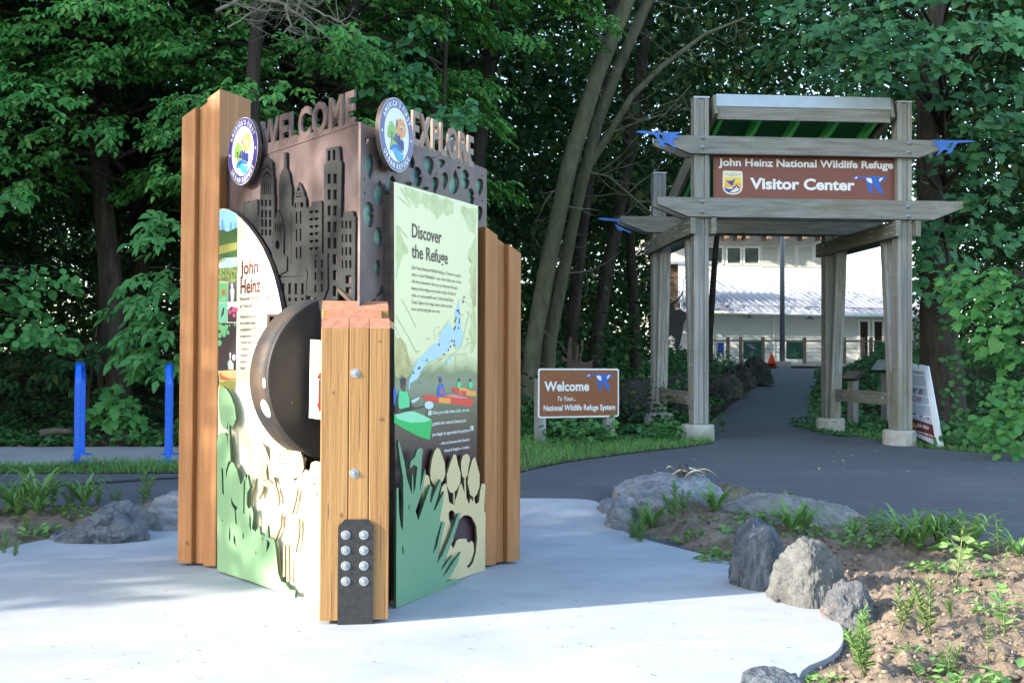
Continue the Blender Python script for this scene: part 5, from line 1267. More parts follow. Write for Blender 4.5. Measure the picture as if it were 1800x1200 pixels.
# upper storey
ux = lambda px: UF.p(px, 450)[0]; uz = lambda py: UF.p(1380, py)[1]
mb = MB(); mb.box((ux(1120), 62.42, 5.3), (ux(1470), 70, uz(414))); up_ = mb.build("upper_wall", M_siding, bld)
mb = MB(); mb.box((ux(1105), 61.0, uz(412)), (ux(1476), 71, uz(408))); ur = mb.build("upper_roof", M_roofm, bld)
for px in (1292, 1306, 1343, 1405, 1436, 1270, 1374):
    mb = MB(); x = ux(px); mb.box((x - .09, 61.05, uz(424)), (x + .09, 62.40, uz(412.5))); mb.build("rafter_end", M_brownbd, ur)
for a, b in ((1240, 1272), (1276, 1304), (1306.5, 1336)):
    x0_, x1_ = ux(a), ux(b); z0_, z1_ = uz(466), uz(433)
    mb = MB(); mb.plate(rect(x0_, z0_, x1_, z1_), -.02, .05, 0, [rect(x0_ + .09, z0_ + .09, x1_ - .09, z1_ - .09)], M=frame_m(Vector((0, 62.42, 0)), (1, 0, 0)))
    wn = mb.build("window", M_trim, up_); mb = MB(frame_m(Vector((0, 62.405, 0)), (1, 0, 0))); mb.plate(rect(x0_ + .09, z0_ + .09, x1_ - .09, z1_ - .09), -.01, 0); mb.build("pane", M_glass, wn)
for a, b in ((1340, 1366), (1371, 1397), (1402.5, 1428), (1433, 1458)):
    x0_, x1_ = ux(a), ux(b); z0_, z1_ = uz(467), uz(433); mb = MB()
    mb.plate(rect(x0_ - .06, z0_ - .06, x1_ + .06, z1_ + .06), .0, .05, 0, [rect(x0_, z0_, x1_, z1_)], M=frame_m(Vector((0, 62.42, 0)), (1, 0, 0)))
    n = 13
    for i in range(n):
        z = z0_ + (z1_ - z0_)*i/n; mb.add([(x0_, 62.36, z), (x1_, 62.36, z), (x1_, 62.415, z + (z1_-z0_)/n*.7), (x0_, 62.415, z + (z1_-z0_)/n*.7)], [(0, 1, 2, 3)])
    mb.build("louvre_panel", M_siding, up_)
# left gable end piece with downpipe
mb = MB(); x = bpx(1184); mb.box((x - .5, 57.3, 3.3), (x + .12, 58.0, 6.05)); mb.build("wall_corner", M_brownbd, bld)
mb = MB(); mb.tube([(x + .75, 57.2, 5.95), (x + .6, 57.2, 5.7), (x + .32, 57.2, 5.3), (x + .28, 57.2, 4.6), (x + .28, 57.2, 3.7)], .07, 8); mb.build("downpipe", M_trim, bld)
mb = MB(); mb.box((x - .7, 56.9, 6.06), (bpx(1256), 58.2, 6.2)); mb.build("porch_eave", M_roofm, bld)
# doors
dz1 = BF.p(1530, 561)[1]
for a, b in ((1507, 1529), (1532, 1554)):
    x0_, x1_ = bpx(a), bpx(b); mb = MB(frame_m(Vector((0, BY - .03, 0)), (1, 0, 0)))
    mb.plate(rect(x0_, fz0, x1_, dz1), -.02, .03, 0, [rect(x0_ + .13, fz0 + .25, x1_ - .11, dz1 - .12)]); dr = mb.build("door", M_trim, bld)
    mb = MB(frame_m(Vector((0, BY - .03, 0)), (1, 0, 0))); mb.plate(rect(x0_ + .13, fz0 + .25, x1_ - .11, dz1 - .12), -.01, .0); mb.build("door_glass", flat("dark_door_glass", (38, 26, 28), .15), dr)
    mb = MB(frame_m(Vector((0, BY - .025, 0)), (1, 0, 0))); mb.plate(rect((x0_+x1_)/2 - .1, dz1 - .95, (x0_+x1_)/2 + .1, dz1 - .6), 0, .004); mb.build("paper_notice", M_white, dr)
    mb = MB(); mb.tube([(x1_ - .06, BY - .1, fz0 + .9), (x1_ - .06, BY - .1, fz0 + 1.2)], .015, 6); mb.build("handle", M_steel, dr)
for px, py in ((1314, 559), (1420, 561)):
    p = BF.p(px, py); mb = MB(); c = Vector((p[0], BY - .38, p[1]))
    mb.lathe([(.05, .16), (.07, .10), (.22, .0), (.21, -.01), (.05, .07), (0, .08)], 16, 0, Matrix.Translation(c)); mb.tube([c + Vector((0, 0, .14)), c + Vector((0, .05, .24)), c + Vector((-.12, .30, .2)), c + Vector((-.2, .37, .1))], .018, 6)
    l = mb.build("barn_lamp", M_steel, bld)
mb = MB(); p = BF.p(1350.5, 609); mb.box((p[0] - .09, BY - .12, p[1] - .1), (p[0] + .09, BY - .015, p[1] + .1)); mb.tube([(p[0] + .03, BY - .05, p[1] - .1), (p[0] + .12, BY - .05, p[1] - .4)], .015, 6); mb.build("electric_box", M_steel, bld)

# ------------------------------------------------------------------ ramp railing with green panels
RY = 52.5
RFc = Face((0, RY, 0), (1, 0, 0)); rx_ = lambda px: RFc.p(px, 610)[0]; rz = lambda py: RFc.p(1400, py)[1]
rail = thing("ramp_railing", (rx_(1400), RY, rz(640)), "timber post railing with wire cables and green panels along the deck of the cream building", "railing")
mb = MB(); mb.box((rx_(1200), RY - .15, rz(642.5)), (rx_(1640), 57.9, rz(639))); mb.build("deck_edge", flat("deck_edge_white", (206, 208, 202)), rail)
mb = MB(); mb.box((rx_(1200), RY, rz(654)), (rx_(1640), RY + .1, rz(643))); mb.build("deck_skirt", M_brownbd, rail)
M_rpost = mat("railing_timber", (0.24, 0.18, 0.13), (0.33, 0.26, 0.19), (6, 6, 2), rough=.8)
for px in (1243, 1279.5, 1302, 1341, 1414, 1447, 1484, 1517, 1531, 1566, 1600):
    mb = MB(); x = rx_(px); mb.box((x - .07, RY - .07, rz(640)), (x + .07, RY + .07, rz(592.5)), bev=.01); mb.build("railing_post", M_rpost, rail)
mb = MB(); mb.box((rx_(1236), RY - .05, rz(600)), (rx_(1640), RY + .05, rz(597.5))); mb.build("top_rail", M_grayX, rail)
for py in (606, 613, 620, 627, 634):
    mb = MB(); mb.tube([(rx_(1236), RY, rz(py)), (rx_(1640), RY, rz(py))], .008, 5); mb.build("wire_cable", M_steel, rail)
for a, b in ((1306, 1338), (1382, 1411), (1536, 1562)):
    mb = MB(frame_m(Vector((0, RY - .03, 0)), (1, 0, 0))); mb.plate(rect(rx_(a), rz(631), rx_(b), rz(600.5)), -.01, .01); gp_ = mb.build("green_panel", mat("green_panel_paint", lin(44, 92, 74), lin(52, 104, 82), (3, 3, 3), rough=.4), rail)
    if a == 1382:
        mb = MB(frame_m(Vector((0, RY - .03, 0)), (1, 0, 0))); q = lambda x, y: (rx_(x), rz(y))
        mb.plate([q(1387, 622), (q(1393, 620)), q(1396, 612), q(1398, 620), q(1406, 618), q(1400, 624), q(1403, 630), q(1394, 626), q(1388, 629)], .0105, .014); mb.build("wildlife_emblem", flat("panel_emblem_green", (82, 140, 100)), gp_)

# flagpole-like metal pole, cone, reader boards
p = gp(1375, 640); p = Vector((at_y(1375, 638, 50).x, 50.0, 0)); pz = at_y(1375, 641, 50).z
t = thing("metal_pole", (p.x, p.y, pz), "tall slim grey metal pole on a round concrete base in front of the cream building", "pole")
mb = MB(); mb.lathe([(.36, -.3), (.36, .12), (.33, .15), (0, .15)], 20, 0, Matrix.Translation((p.x, p.y, pz))); mb.build("pole_base", M_foot, t)
mb = MB(); mb.tube([(p.x, p.y, pz + .15), (p.x, p.y, pz + 4), (p.x, p.y, pz + 9)], [.115, .10, .07], 16); mb.build("pole_shaft", M_steel, t)
c = at_y(1356.5, 643.5, 47.5)
t = thing("traffic_cone", c, "orange traffic cone standing at the top of the asphalt path beside the metal pole", "traffic cone")
mb = MB(Matrix.Translation(c)); mb.lathe([(.16, .10), (.145, .2), (.04, .52), (.03, .54), (0, .54)], 20); mb.build("cone_body", M_cone, t)
mb = MB(Matrix.Translation(c)); mb.lathe([(.19, -.12), (.19, .0), (.17, .02), (.165, .1)], 16); mb.build("cone_collar", M_conecollar, t)
mb = MB(Matrix.Translation(c)); mb.box((-.22, -.22, .095), (.22, .22, .115), bev=.008); mb.build("cone_flange", M_cone, t)
def lectern(name, px, pyt, pyb, Y, wpx, tilt, yaw, label, mface, legs=1):
    base = at_y(px, pyb, Y); topz = at_y(px, pyt, Y).z; wd = wpx * Y / 2080
    t = thing(name, base, label, "sign")
    M = Matrix.Translation((base.x, base.y, 0)) @ Matrix.Rotation(R(yaw), 4, 'Z')
    hd = wd * .62
    mb = MB(M @ Matrix.Translation((0, 0, topz - hd*math.sin(R(tilt))/2)) @ Matrix.Rotation(R(tilt), 4, 'X')); mb.box((-wd/2, -hd/2, -.03), (wd/2, hd/2, 0), bev=.006); bdp = mb.build("sign_panel", M_black, t)
    mb = MB(M @ Matrix.Translation((0, 0, topz - hd*math.sin(R(tilt))/2)) @ Matrix.Rotation(R(tilt), 4, 'X')); mb.decal(rect(-wd/2 + .02, -hd/2 + .02, wd/2 - .02, hd/2 - .02), .002); mb.build("printed_face", mface, bdp)
    for k in range(legs):
        x = 0 if legs == 1 else (-.3 + .6*k) * wd
        mb = MB(M); mb.box((x - .06, -.06 + .03, base.z - .25), (x + .06, .06 + .03, topz - hd*math.sin(R(tilt))/2 - .06), bev=.006); mb.build("sign_post", M_grayZ if legs == 1 else M_black, t)
    return t
M_lface = mat("faded_panel_print", lin(120, 138, 128), lin(190, 200, 190), (9, 9, 9), rough=.4)
lectern("reader_board", 1556, 630, 742, 18.2, 52, 42, -58, "small slanted reader board on a grey post just behind the right gate rail", M_lface)
lectern("reader_board", 1497, 650, 735, 18.6, 40, 42, -60, "low wooden lectern board on a mossy post beside the rear right gate post", mat("worn_board_top", (.12, .12, .09), (.2, .2, .16), (9, 9, 9)))
lectern("reader_board", 1321, 604, 641, 44, 26, 40, 55, "thin dark reader board standing in front of the green railing panel", M_ink)
b0 = at_y(1266, 640, 40)
t = thing("information_box", b0, "blue and white information box on thin black legs left of the path", "sign")
mb = MB(); z0_, z1_ = at_y(1266, 622, 40).z, at_y(1266, 599, 40).z
mb.box((b0.x - .12, 39.9, z0_), (b0.x + .12, 40.1, z1_), bev=.01); bb = mb.build("box_body", M_white, t)
mb = MB(frame_m(Vector((b0.x, 39.9, 0)), (1, 0, 0))); mb.decal(rect(-.1, z0_ + .03, .1, z1_ - .07), .004); mb.build("blue_face", flat("box_blue", (36, 88, 190)), bb)
for s in (-1, 1):
    mb = MB(); mb.tube([(b0.x + s*.09, 40, b0.z - .3), (b0.x + s*.09, 40, z0_)], .02, 6); mb.build("leg", M_black, t)

# flat steel wildlife silhouettes in the trees
M_rust = mat("rusted_steel_sheet", (0.05, 0.033, 0.028), (0.09, 0.055, 0.045), (6, 6, 6), rough=.8)
def silhouette(name, pts, Y, label, m, tr):
    F = Face((0, Y, 0), (1, 0, 0)); P_ = [F.p(*tr(*q)) for q in pts]
    cx = sum(p[0] for p in P_)/len(P_); zb_ = min(p[1] for p in P_)
    mb = MB(F.m); mb.plate(P_, -.006, .006); o = mb.build(name, m, None, (cx, Y, zb_)); tag(o, label, "silhouette sign")
silhouette("cattail_silhouette", [(590, 1000), (588, 960), (560, 955), (548, 935), (555, 920), (572, 928), (588, 945), (592, 880), (598, 830), (605, 798), (618, 800), (622, 850), (618, 940), (640, 960), (648, 900), (652, 850), (662, 846), (668, 860), (664, 900), (662, 950), (672, 955), (680, 880), (682, 815), (690, 806), (698, 820), (694, 880), (684, 920), (682, 958), (720, 965), (765, 940), (755, 970), (750, 1180), (590, 1180)], 16.4,
    "rusty steel sheet cut as cattails standing behind the small welcome sign", M_rust, lambda x, y: (840 + x/3.75, 380 + y/3.75))
silhouette("bird_silhouette", [(100, 480), (140, 440), (190, 405), (250, 396), (320, 350), (358, 302), (370, 268), (388, 264), (380, 296), (350, 342), (316, 380), (272, 425), (300, 470), (350, 465), (385, 485), (440, 510), (430, 560), (400, 600), (385, 640), (380, 720), (360, 800), (332, 920), (310, 932), (290, 880), (296, 790), (250, 752), (180, 820), (100, 840), (60, 640)], 19.5,
    "black steel sheet cut as a large bird standing among leaves between the left gate posts", M_black, lambda x, y: (1140 + x/6.317, 470 + y/6.317))
# ------------------------------------------------------------------ boulders
def boulder(label, x0, x1, yt, yb, depth, m, seed, cuts=6, lean=0.0, yaw=0.0, off=0.0, rough=0.10, pw=0.75, name="boulder", group=None, tz=None, taper=(0, 0), base=None):
    p = base or gp((x0 + x1)/2, yb - 2, 0.02)
    wd = (x1 - x0) * p.y / 2080 / 2; dp = depth / 2
    ht = (yb - yt) * p.y / 2080 - dp * 2 * max(0.0, (EYE - p.z)) / p.y * 0.75
    ht = max(ht, .08)
    cy = p.y + dp * 0.8
    cx = ((x0 + x1)/2 - 900) / 2080 * cy
    rr = random.Random(seed)
    bm = bmesh.new(); bmesh.ops.create_icosphere(bm, subdivisions=5, radius=1.0)
    pl_ = []
    for i in range(cuts * 2):
        v = Vector((rr.uniform(-1, 1), rr.uniform(-1, 1), rr.uniform(-.2, 1))).normalized(); pl_.append((v, rr.uniform(.55, .85)))
    o = Vector((rr.uniform(0, 50), rr.uniform(0, 50), rr.uniform(0, 50)))
    for v in bm.verts:
        c = v.co.copy(); c = Vector([math.copysign(abs(a)**pw, a) for a in c])
        for n, d in pl_:
            k = c.dot(n) - d
            if k > 0: c -= n * (k * 0.97)
        f = mnoise.fractal(c*1.6 + o, 1.0, 2.0, 4) ; g = mnoise.fractal(c*6 + o, .8, 2.1, 4); rg = abs(mnoise.noise(c*3.1 + o))
        h = mnoise.fractal(c*17 + o, .8, 2.1, 3); c *= 1 + rough*f + rough*.42*g + rough*.14*h - rough*.5*rg
        v.co = c
    zz = [v.co.z for v in bm.verts]; xx = [v.co.x for v in bm.verts]; yy = [v.co.y for v in bm.verts]
    sx, sy, sz = 2/(max(xx)-min(xx)), 2/(max(yy)-min(yy)), 1/(max(zz))
    ca, sa = math.cos(R(yaw)), math.sin(R(yaw))
    for v in bm.verts:
        x, y, z = v.co.x*sx, v.co.y*sy, v.co.z*sz
        if z < -.35: z = -.35 + (z + .35)*.3
        z2 = z * (1 + taper[0]*x) ; x2 = x + lean*max(0, z) ; x2 *= 1 - taper[1]*max(0, z)
        X, Y = x2*wd, y*dp
        v.co = (X*ca - Y*sa, X*sa + Y*ca, z2*ht)
    mb = MB(); mb.bm(bm, 0, Matrix.Translation((cx, cy, p.z + off)), True); bm.free()
    o = mb.build(name, m, None, (cx, cy, p.z)); tag(o, label, "boulder" if name == "boulder" else "stone", group)
    return o
M_slate = mat("dark_slate_rock", (0.034, 0.045, 0.060), (0.12, 0.14, 0.165), (8, 8, 3.5), detail=10, ramp=(.35, .68), rough=.7, bump=.7, bscale=(14, 14, 9), c3=(0.30, 0.33, 0.35), s3=(6, 12, 5), r3=(.62, .68), dist=2.0)
M_granite = mat("pale_granite_rock", (0.15, 0.165, 0.18), (0.31, 0.325, 0.34), (4, 10, 16), detail=9, ramp=(.35, .65), rough=.85, bump=.8, bscale=(9, 22, 30), c3=(0.16, 0.15, 0.13), s3=(2, 3, 3), r3=(.56, .75))
M_buff = mat("buff_granite_rock", (0.06, 0.063, 0.06), (0.15, 0.153, 0.147), (9, 9, 12), detail=9, rough=.85, bump=.8, bscale=(16, 16, 20), c3=(0.20, 0.17, 0.155), s3=(2.6, 2.6, 2.6), r3=(.58, .66), dist=.6)
M_brownrock = mat("rusty_brown_rock", (0.05, 0.055, 0.065), (0.14, 0.145, 0.155), (9, 9, 9), detail=9, rough=.85, bump=.9, bscale=(15, 15, 15), c3=(0.25, 0.165, 0.10), s3=(4, 4, 5), r3=(.52, .66), dist=.8)
M_woodrock = mat("mossy_woodland_rock", (0.028, 0.03, 0.028), (0.085, 0.085, 0.078), (7, 7, 7), detail=8, rough=.9, bump=.8, bscale=(12, 12, 12), c3=(0.05, 0.07, 0.03), s3=(1.6, 1.6, 1.6), r3=(.52, .7))
def rock(label, outline, yb, depth, m, seed, p=3.2, tilt=.18, rough=.05, base=None, yaw=0.0, cutn=9, ridge=1.0):
    """a boulder with the given top outline (photo points, left to right), real depth and a faceted surface"""
    x0, x1 = outline[0][0], outline[-1][0]
    b = base or gp((x0 + x1)/2, yb, 0.02); Yc = b.y + depth*.42
    xs = [at_y(a_, b_, Yc).x for a_, b_ in outline]; zs = [at_y(a_, b_, Yc).z - b.z for a_, b_ in outline]
    cx = (xs[0] + xs[-1])/2; hw = (xs[-1] - xs[0])/2; zmax = max(zs)
    NU, NV = 110, 64; rr = random.Random(seed); o = Vector((rr.uniform(0, 50), rr.uniform(0, 50), rr.uniform(0, 50)))
    cuts_ = []
    for i in range(cutn):
        v = Vector((rr.uniform(-1, 1)*.8, rr.uniform(-1.2, .6), rr.uniform(-.1, .9))).normalized(); cuts_.append((v, rr.uniform(.76, .95)))
    vs = []
    for i in range(NU + 1):
        u = i/NU; x = xs[0] + (xs[-1] - xs[0])*u
        for k in range(len(xs) - 1):
            if xs[k] <= x <= xs[k+1] + 1e-6: t = (x - xs[k])/(xs[k+1] - xs[k] + 1e-9); z = zs[k]*(1-t) + zs[k+1]*t; break
        z = max(z, .03); d = depth/2*max(.22, (1 - abs(2*u - 1)**3.2))**.6
        for j in range(NV + 1):
            q = math.pi*(1.12 - 1.24*j/NV)
            cy = math.copysign(abs(math.cos(q))**(2/p), math.cos(q)); sz = math.copysign(abs(math.sin(q))**(2/p), math.sin(q))
            c = Vector((2*u - 1, -cy, sz*z/zmax))
            for n_, dd in cuts_:
                k = Vector((c.x*.75, c.y, c.z)).dot(n_) - dd
                if k > 0: c -= n_*(k*.9)
            P = Vector((cx + c.x*hw, Yc + c.y*d, 0)); P.z = b.z + c.z*zmax*(1 + tilt*(c.y)*(.5 + .5*sz)) if sz >= 0 else b.z + sz*.12
            w_ = Vector((P.x, P.y*.9, P.z))
            f = mnoise.fractal(w_*4.2 + o, 1.0, 2.0, 4); g = mnoise.fractal(Vector((w_.x*14, w_.y*14, w_.z*20)) + o, .8, 2.1, 4); h = 1 - abs(mnoise.noise(w_*6.5 + o))*2
            nn_ = Vector((c.x*.5, c.y, max(0, sz)*.8)).normalized(); e = mnoise.fractal(w_*38 + o, .8, 2.1, 3); P += nn_*(rough*(f*.42 + g*.36 + e*.13 - ridge*.12*max(0, h)))
            vs.append(P)
    W_ = NV + 1; fs = [(i*W_ + j, i*W_ + j + 1, (i+1)*W_ + j + 1, (i+1)*W_ + j) for i in range(NU) for j in range(NV)]
    fs += [tuple(range(NV, -1, -1)), tuple(NU*W_ + j for j in range(NV + 1))]
    mb = MB(); mb.add(vs, fs, 0, None, False)
    o_ = mb.build("boulder", m, None, (cx, Yc, b.z)); tag(o_, label, "boulder"); return o_
M_palerock = mat("pale_buff_rock", (0.15, 0.15, 0.14), (0.30, 0.30, 0.285), (8, 8, 11), detail=9, rough=.9, bump=.7, bscale=(20, 20, 26), c3=(0.22, 0.20, 0.17), s3=(3, 3, 3), r3=(.55, .7))
M_bluegrey = mat("blue_grey_rock", (0.065, 0.075, 0.088), (0.19, 0.205, 0.22), (7, 7, 9), detail=9, rough=.8, bump=.7, bscale=(18, 18, 24), c3=(0.035, 0.045, 0.06), s3=(2.2, 4, 5), r3=(.52, .62), dist=1.0)
big = rock("largest flat pale granite boulder topped by a small stone and dry husks", [(1077, 895), (1080, 862), (1092, 848), (1120, 838), (1150, 830), (1185, 829), (1215, 832), (1245, 840), (1262, 852), (1275, 868), (1284, 895)], 903, .9, M_granite, 3, tilt=.22, rough=.05)
rock("small upright streaked grey boulder at the plaza's back right rim", [(1063, 925), (1068, 905), (1076, 885), (1088, 872), (1100, 869), (1112, 874), (1120, 890), (1124, 925)], 930, .34, M_granite, 4, tilt=.1, rough=.035)
rock("tiny rounded grey rock half hidden beside the pale granite boulder", [(1050, 898), (1056, 884), (1066, 875), (1080, 874), (1088, 885), (1092, 900)], 901, .28, M_granite, 5, tilt=.1, rough=.03)
rock("long low pale boulder sloping along the edge of the asphalt", [(1262, 905), (1285, 878), (1305, 870), (1340, 872), (1400, 878), (1450, 886), (1490, 893), (1505, 900), (1520, 912), (1534, 926)], 936, .95, M_palerock, 9, tilt=.22, rough=.05)
rock("dark blue slate boulder standing upright on the plaza's edge", [(1281, 1030), (1285, 990), (1292, 958), (1300, 935), (1318, 922), (1340, 918), (1362, 924), (1372, 945), (1380, 970), (1378, 1030)], 1036, .40, M_slate, 7, tilt=.05, rough=.045, p=4)
rock("rounded grey boulder with a pinkish cap between slate and brown rocks", [(1350, 1046), (1362, 1005), (1372, 970), (1385, 955), (1405, 946), (1430, 945), (1455, 955), (1470, 975), (1482, 1005), (1492, 1046)], 1066, .46, M_buff, 12, tilt=.12, rough=.045, p=2.8)
rock("small rusty brown boulder at the right tip of the plaza", [(1446, 1078), (1460, 1052), (1472, 1033), (1490, 1021), (1512, 1019), (1530, 1029), (1540, 1050), (1540, 1078)], 1096, .34, M_brownrock, 21, tilt=.1, rough=.05, p=2.8)
rock("dark speckled rock at the bottom edge under the plaza's curved rim", [(1305, 1225), (1318, 1195), (1345, 1182), (1380, 1180), (1410, 1190), (1430, 1225)], 1236, .36, M_slate, 23, tilt=.1, rough=.04)
rock("long pointed dark slab lying left of the kiosk", [(96, 948), (112, 936), (150, 913), (190, 891), (215, 877), (232, 874), (250, 874), (266, 877), (270, 905)], 952, .5, M_bluegrey, 41, tilt=.3, rough=.04, p=4.5, cutn=3)
rock("blocky speckled grey boulder tucked behind the kiosk's left post", [(256, 926), (262, 900), (270, 880), (290, 868), (320, 862), (350, 870), (356, 926)], 930, .42, M_granite, 27, tilt=.15, rough=.045, p=4)
def far(label, outline, yb, Y, depth, seed):
    q = at_y((outline[0][0] + outline[-1][0])/2, yb, Y); rock(label, outline, yb, depth, M_woodrock, seed, tilt=.15, rough=.10, base=q)
far("dark rounded boulder nearest the gate on the path's left bank", [(1240, 694), (1248, 668), (1260, 654), (1278, 653), (1296, 664), (1306, 690)], 694, 21.5, .9, 61)
far("dark boulder in the middle of the stack left of the path", [(1280, 676), (1288, 648), (1302, 637), (1318, 648), (1330, 674)], 678, 26, 1.0, 62)
far("dark boulder at the far end of the stack left of the path", [(1304, 668), (1314, 636), (1328, 627), (1342, 631), (1352, 648), (1358, 668)], 670, 31, 1.2, 63)
far("upper dark boulder half buried in leaves left of the path", [(1262, 668), (1272, 648), (1292, 644), (1310, 668)], 670, 29, 1.0, 64)
far("dark grey boulder between the two left gate posts", [(1148, 712), (1158, 684), (1176, 668), (1200, 664), (1222, 674), (1232, 710)], 714, 19.6, .8, 65)
far("grey boulder in the woods just left of the gate", [(1082, 706), (1092, 676), (1110, 664), (1134, 662), (1152, 676), (1158, 706)], 708, 18.6, .8, 66)
far("low mossy boulder behind the left gate footing", [(1098, 730), (1108, 706), (1126, 694), (1150, 692), (1172, 728)], 731, 17.6, .7, 67)
far("low flat rock beside the path between the left gate posts", [(1174, 718), (1184, 702), (1200, 696), (1216, 704), (1224, 718)], 719, 18.4, .5, 68)
far("small woodland boulder right of the cattail silhouette", [(1032, 722), (1042, 704), (1060, 698), (1078, 706), (1084, 722)], 723, 18.8, .6, 69)
def on_rock(o, px, py):
    C = np.array([v.co[:] for v in o.data.vertices]) + np.array(o.location); d = ray(px, py)
    Y = o.location.y - .6
    while Y < o.location.y + .5:
        q = Vector((d.x*Y/d.y, Y, EYE + d.z*Y/d.y)); m = C[(C[:, 0]-q.x)**2 + (C[:, 1]-q.y)**2 < .0016]
        if len(m) and m[:, 2].max() >= q.z: return Vector((q.x, q.y, m[:, 2].max()))
        Y += .01
    return at_y(px, py, o.location.y)
top = gp(1195, 838, .30)
boulder("small dark angular stone sitting on the flat pale boulder", 1188, 1216, 816, 841, .12, M_slate, 33, 7, name="stone", base=on_rock(big, 1201, 837) + Vector((0, 0, -.01)), rough=.05)
hk = at_y(1190, 838, 9.5)
M_husk = mat("dry_husk", (0.50, 0.40, 0.23), (0.70, 0.60, 0.42), (20, 60, 20), rough=.8)
mb = MB()
for (a, b, c, d, wv) in ((1171, 828, 1186, 836, .02), (1182, 838, 1232, 834, .03), (1205, 841, 1240, 838, .025), (1225, 834, 1262, 842, .018), (1196, 836, 1214, 846, .02)):
    P0_, P1_ = on_rock(big, a, b) + Vector((0, 0, .015)), on_rock(big, c, d) + Vector((0, 0, .02)); n = 7; vs = []; fs = []
    for i in range(n):
        t = i/(n-1); q = P0_.lerp(P1_, t) + Vector((0, .02*math.sin(3*t), .02*math.sin(math.pi*t))); hw = wv*math.sin(math.pi*(.12 + .85*t))
        vs += [q + Vector((0, -hw, hw*.5)), q + Vector((0, 0, -.004)), q + Vector((0, hw, hw*.8))]
    for i in range(n-1): fs += [(3*i, 3*i+1, 3*i+4, 3*i+3), (3*i+1, 3*i+2, 3*i+5, 3*i+4)]
    mb.add(vs, fs, 0, None, True)
tag(mb.build("dry_husk", M_husk, None, hk), "curled straw-coloured dry husks lying on the flat pale boulder", "dry leaves")

# ------------------------------------------------------------------ leaves
T_LEAF = ([(0, 0, 0), (.34, .5, .10), (.72, .33, .05), (1, 0, -.10), (.72, -.33, .05), (.34, -.5, .10)], [(0, 1, 2, 3), (0, 3, 4, 5)])
T_KITE = ([(0, 0, 0), (.45, .5, .05), (1, 0, 0), (.45, -.5, .05)], [(0, 1, 2, 3)])
T_MAPLE = ([(0, 0, 0), (.12, .16, 0), (.0, .40, -.02), (.26, .32, 0), (.40, .62, -.05), (.50, .30, 0), (.68, .30, -.02), (1, 0, -.06), (.68, -.30, -.02), (.50, -.30, 0), (.40, -.62, -.05), (.26, -.32, 0), (.0, -.40, -.02), (.12, -.16, 0)], [(0, 1, 2, 3, 4, 5, 6, 7), (0, 7, 8, 9, 10, 11, 12, 13)])
T_ROUND = ([(0, 0, 0), (.2, .42, .05), (.55, .5, .06), (.85, .25, .0), (1, 0, -.05), (.85, -.25, .0), (.55, -.5, .06), (.2, -.42, .05)], [(0, 1, 2, 3, 4), (0, 4, 5, 6, 7)])
def nrm(a): return a / (np.linalg.norm(a, axis=-1, keepdims=True) + 1e-9)
def leaf_arrays(P, T, N, L, W, tmpl):
    tv = np.array(tmpl[0]); k = len(tv)
    T = nrm(T); S = nrm(np.cross(N, T)); U = np.cross(T, S)
    L = np.broadcast_to(L, (len(P),)); W = np.broadcast_to(W, (len(P),))
    V = P[:, None, :] + T[:, None, :]*(tv[None, :, 0]*L[:, None])[..., None] + S[:, None, :]*(tv[None, :, 1]*W[:, None])[..., None] + U[:, None, :]*(tv[None, :, 2]*L[:, None])[..., None]
    return V.reshape(-1, 3), k, tmpl[1], len(P)
class LeafMesh:
    def __init__(s): s.V = []; s.loops = []; s.start = []; s.nv = 0; s.nl = 0; s.mi = []
    def add(s, arr, mi=0):
        V, k, faces, n = arr; base = s.nv + np.arange(n)[:, None]*k
        for f in faces:
            idx = (base + np.array(f)[None, :]); m = len(f)
            s.loops.append(idx.reshape(-1)); s.start.append(s.nl + np.arange(n)*m); s.nl += n*m; s.mi.append(np.full(n, mi))
        s.V.append(V); s.nv += len(V)
    def tube(s, mbx, mi):
        V = np.array(mbx.v)
        for f in mbx.f:
            s.loops.append(np.array(f) + s.nv); s.start.append(np.array([s.nl])); s.nl += len(f); s.mi.append(np.array([mi]))
        s.V.append(V); s.nv += len(V)
    def mesh(s, name, mats):
        me = bpy.data.meshes.new(name)
        V = np.concatenate(s.V).astype(np.float32); Lp = np.concatenate(s.loops).astype(np.int32)
        order = np.concatenate(s.start).astype(np.int32); mi = np.concatenate(s.mi).astype(np.int32)
        me.vertices.add(len(V)); me.vertices.foreach_set("co", V.ravel())
        me.loops.add(len(Lp)); me.loops.foreach_set("vertex_index", Lp)
        me.polygons.add(len(order)); me.polygons.foreach_set("loop_start", order)
        for m in mats: me.materials.append(m)
        me.polygons.foreach_set("material_index", mi)
        me.update(calc_edges=True)
        return me
def put(name, me, parent=None, loc=(0, 0, 0)):
    o = bpy.data.objects.new(name, me); COL.objects.link(o)
    if parent is not None: o.parent = parent
    else: o.location = loc
    return o
UP = np.array([0, 0, 1.0])
def boughs(base, d, L, width, n, droop, rng):
    """points, rachis directions and normals of the compound leaves of one spray"""
    d = np.array(d) / np.linalg.norm(d); s = np.cross(d, UP); s /= np.linalg.norm(s) + 1e-9
    u = rng.random(n)**.75; v = rng.uniform(-1, 1, n) * np.sin(np.pi*np.clip(u, .08, .97)**.8)
    P = np.array(base)[None] + d[None]*(u*L)[:, None] + s[None]*(v*width)[:, None]
    P[:, 2] += -droop*u**2 - .30*width*v**2 + rng.normal(0, .06, n)
    Rr = nrm(d[None]*1.0 + s[None]*(v*1.3)[:, None] - UP[None]*(.25 + .6*u)[:, None] + rng.normal(0, .25, (n, 3)))
    N = nrm(UP[None]*1.0 + d[None]*.55 + s[None]*(v*.4)[:, None] + rng.normal(0, .28, (n, 3)))
    return P, Rr, N
CMP = [(.30, 1, .9), (.30, -1, .9), (.65, 1, 1), (.65, -1, 1), (1.0, 0, 1.15)]
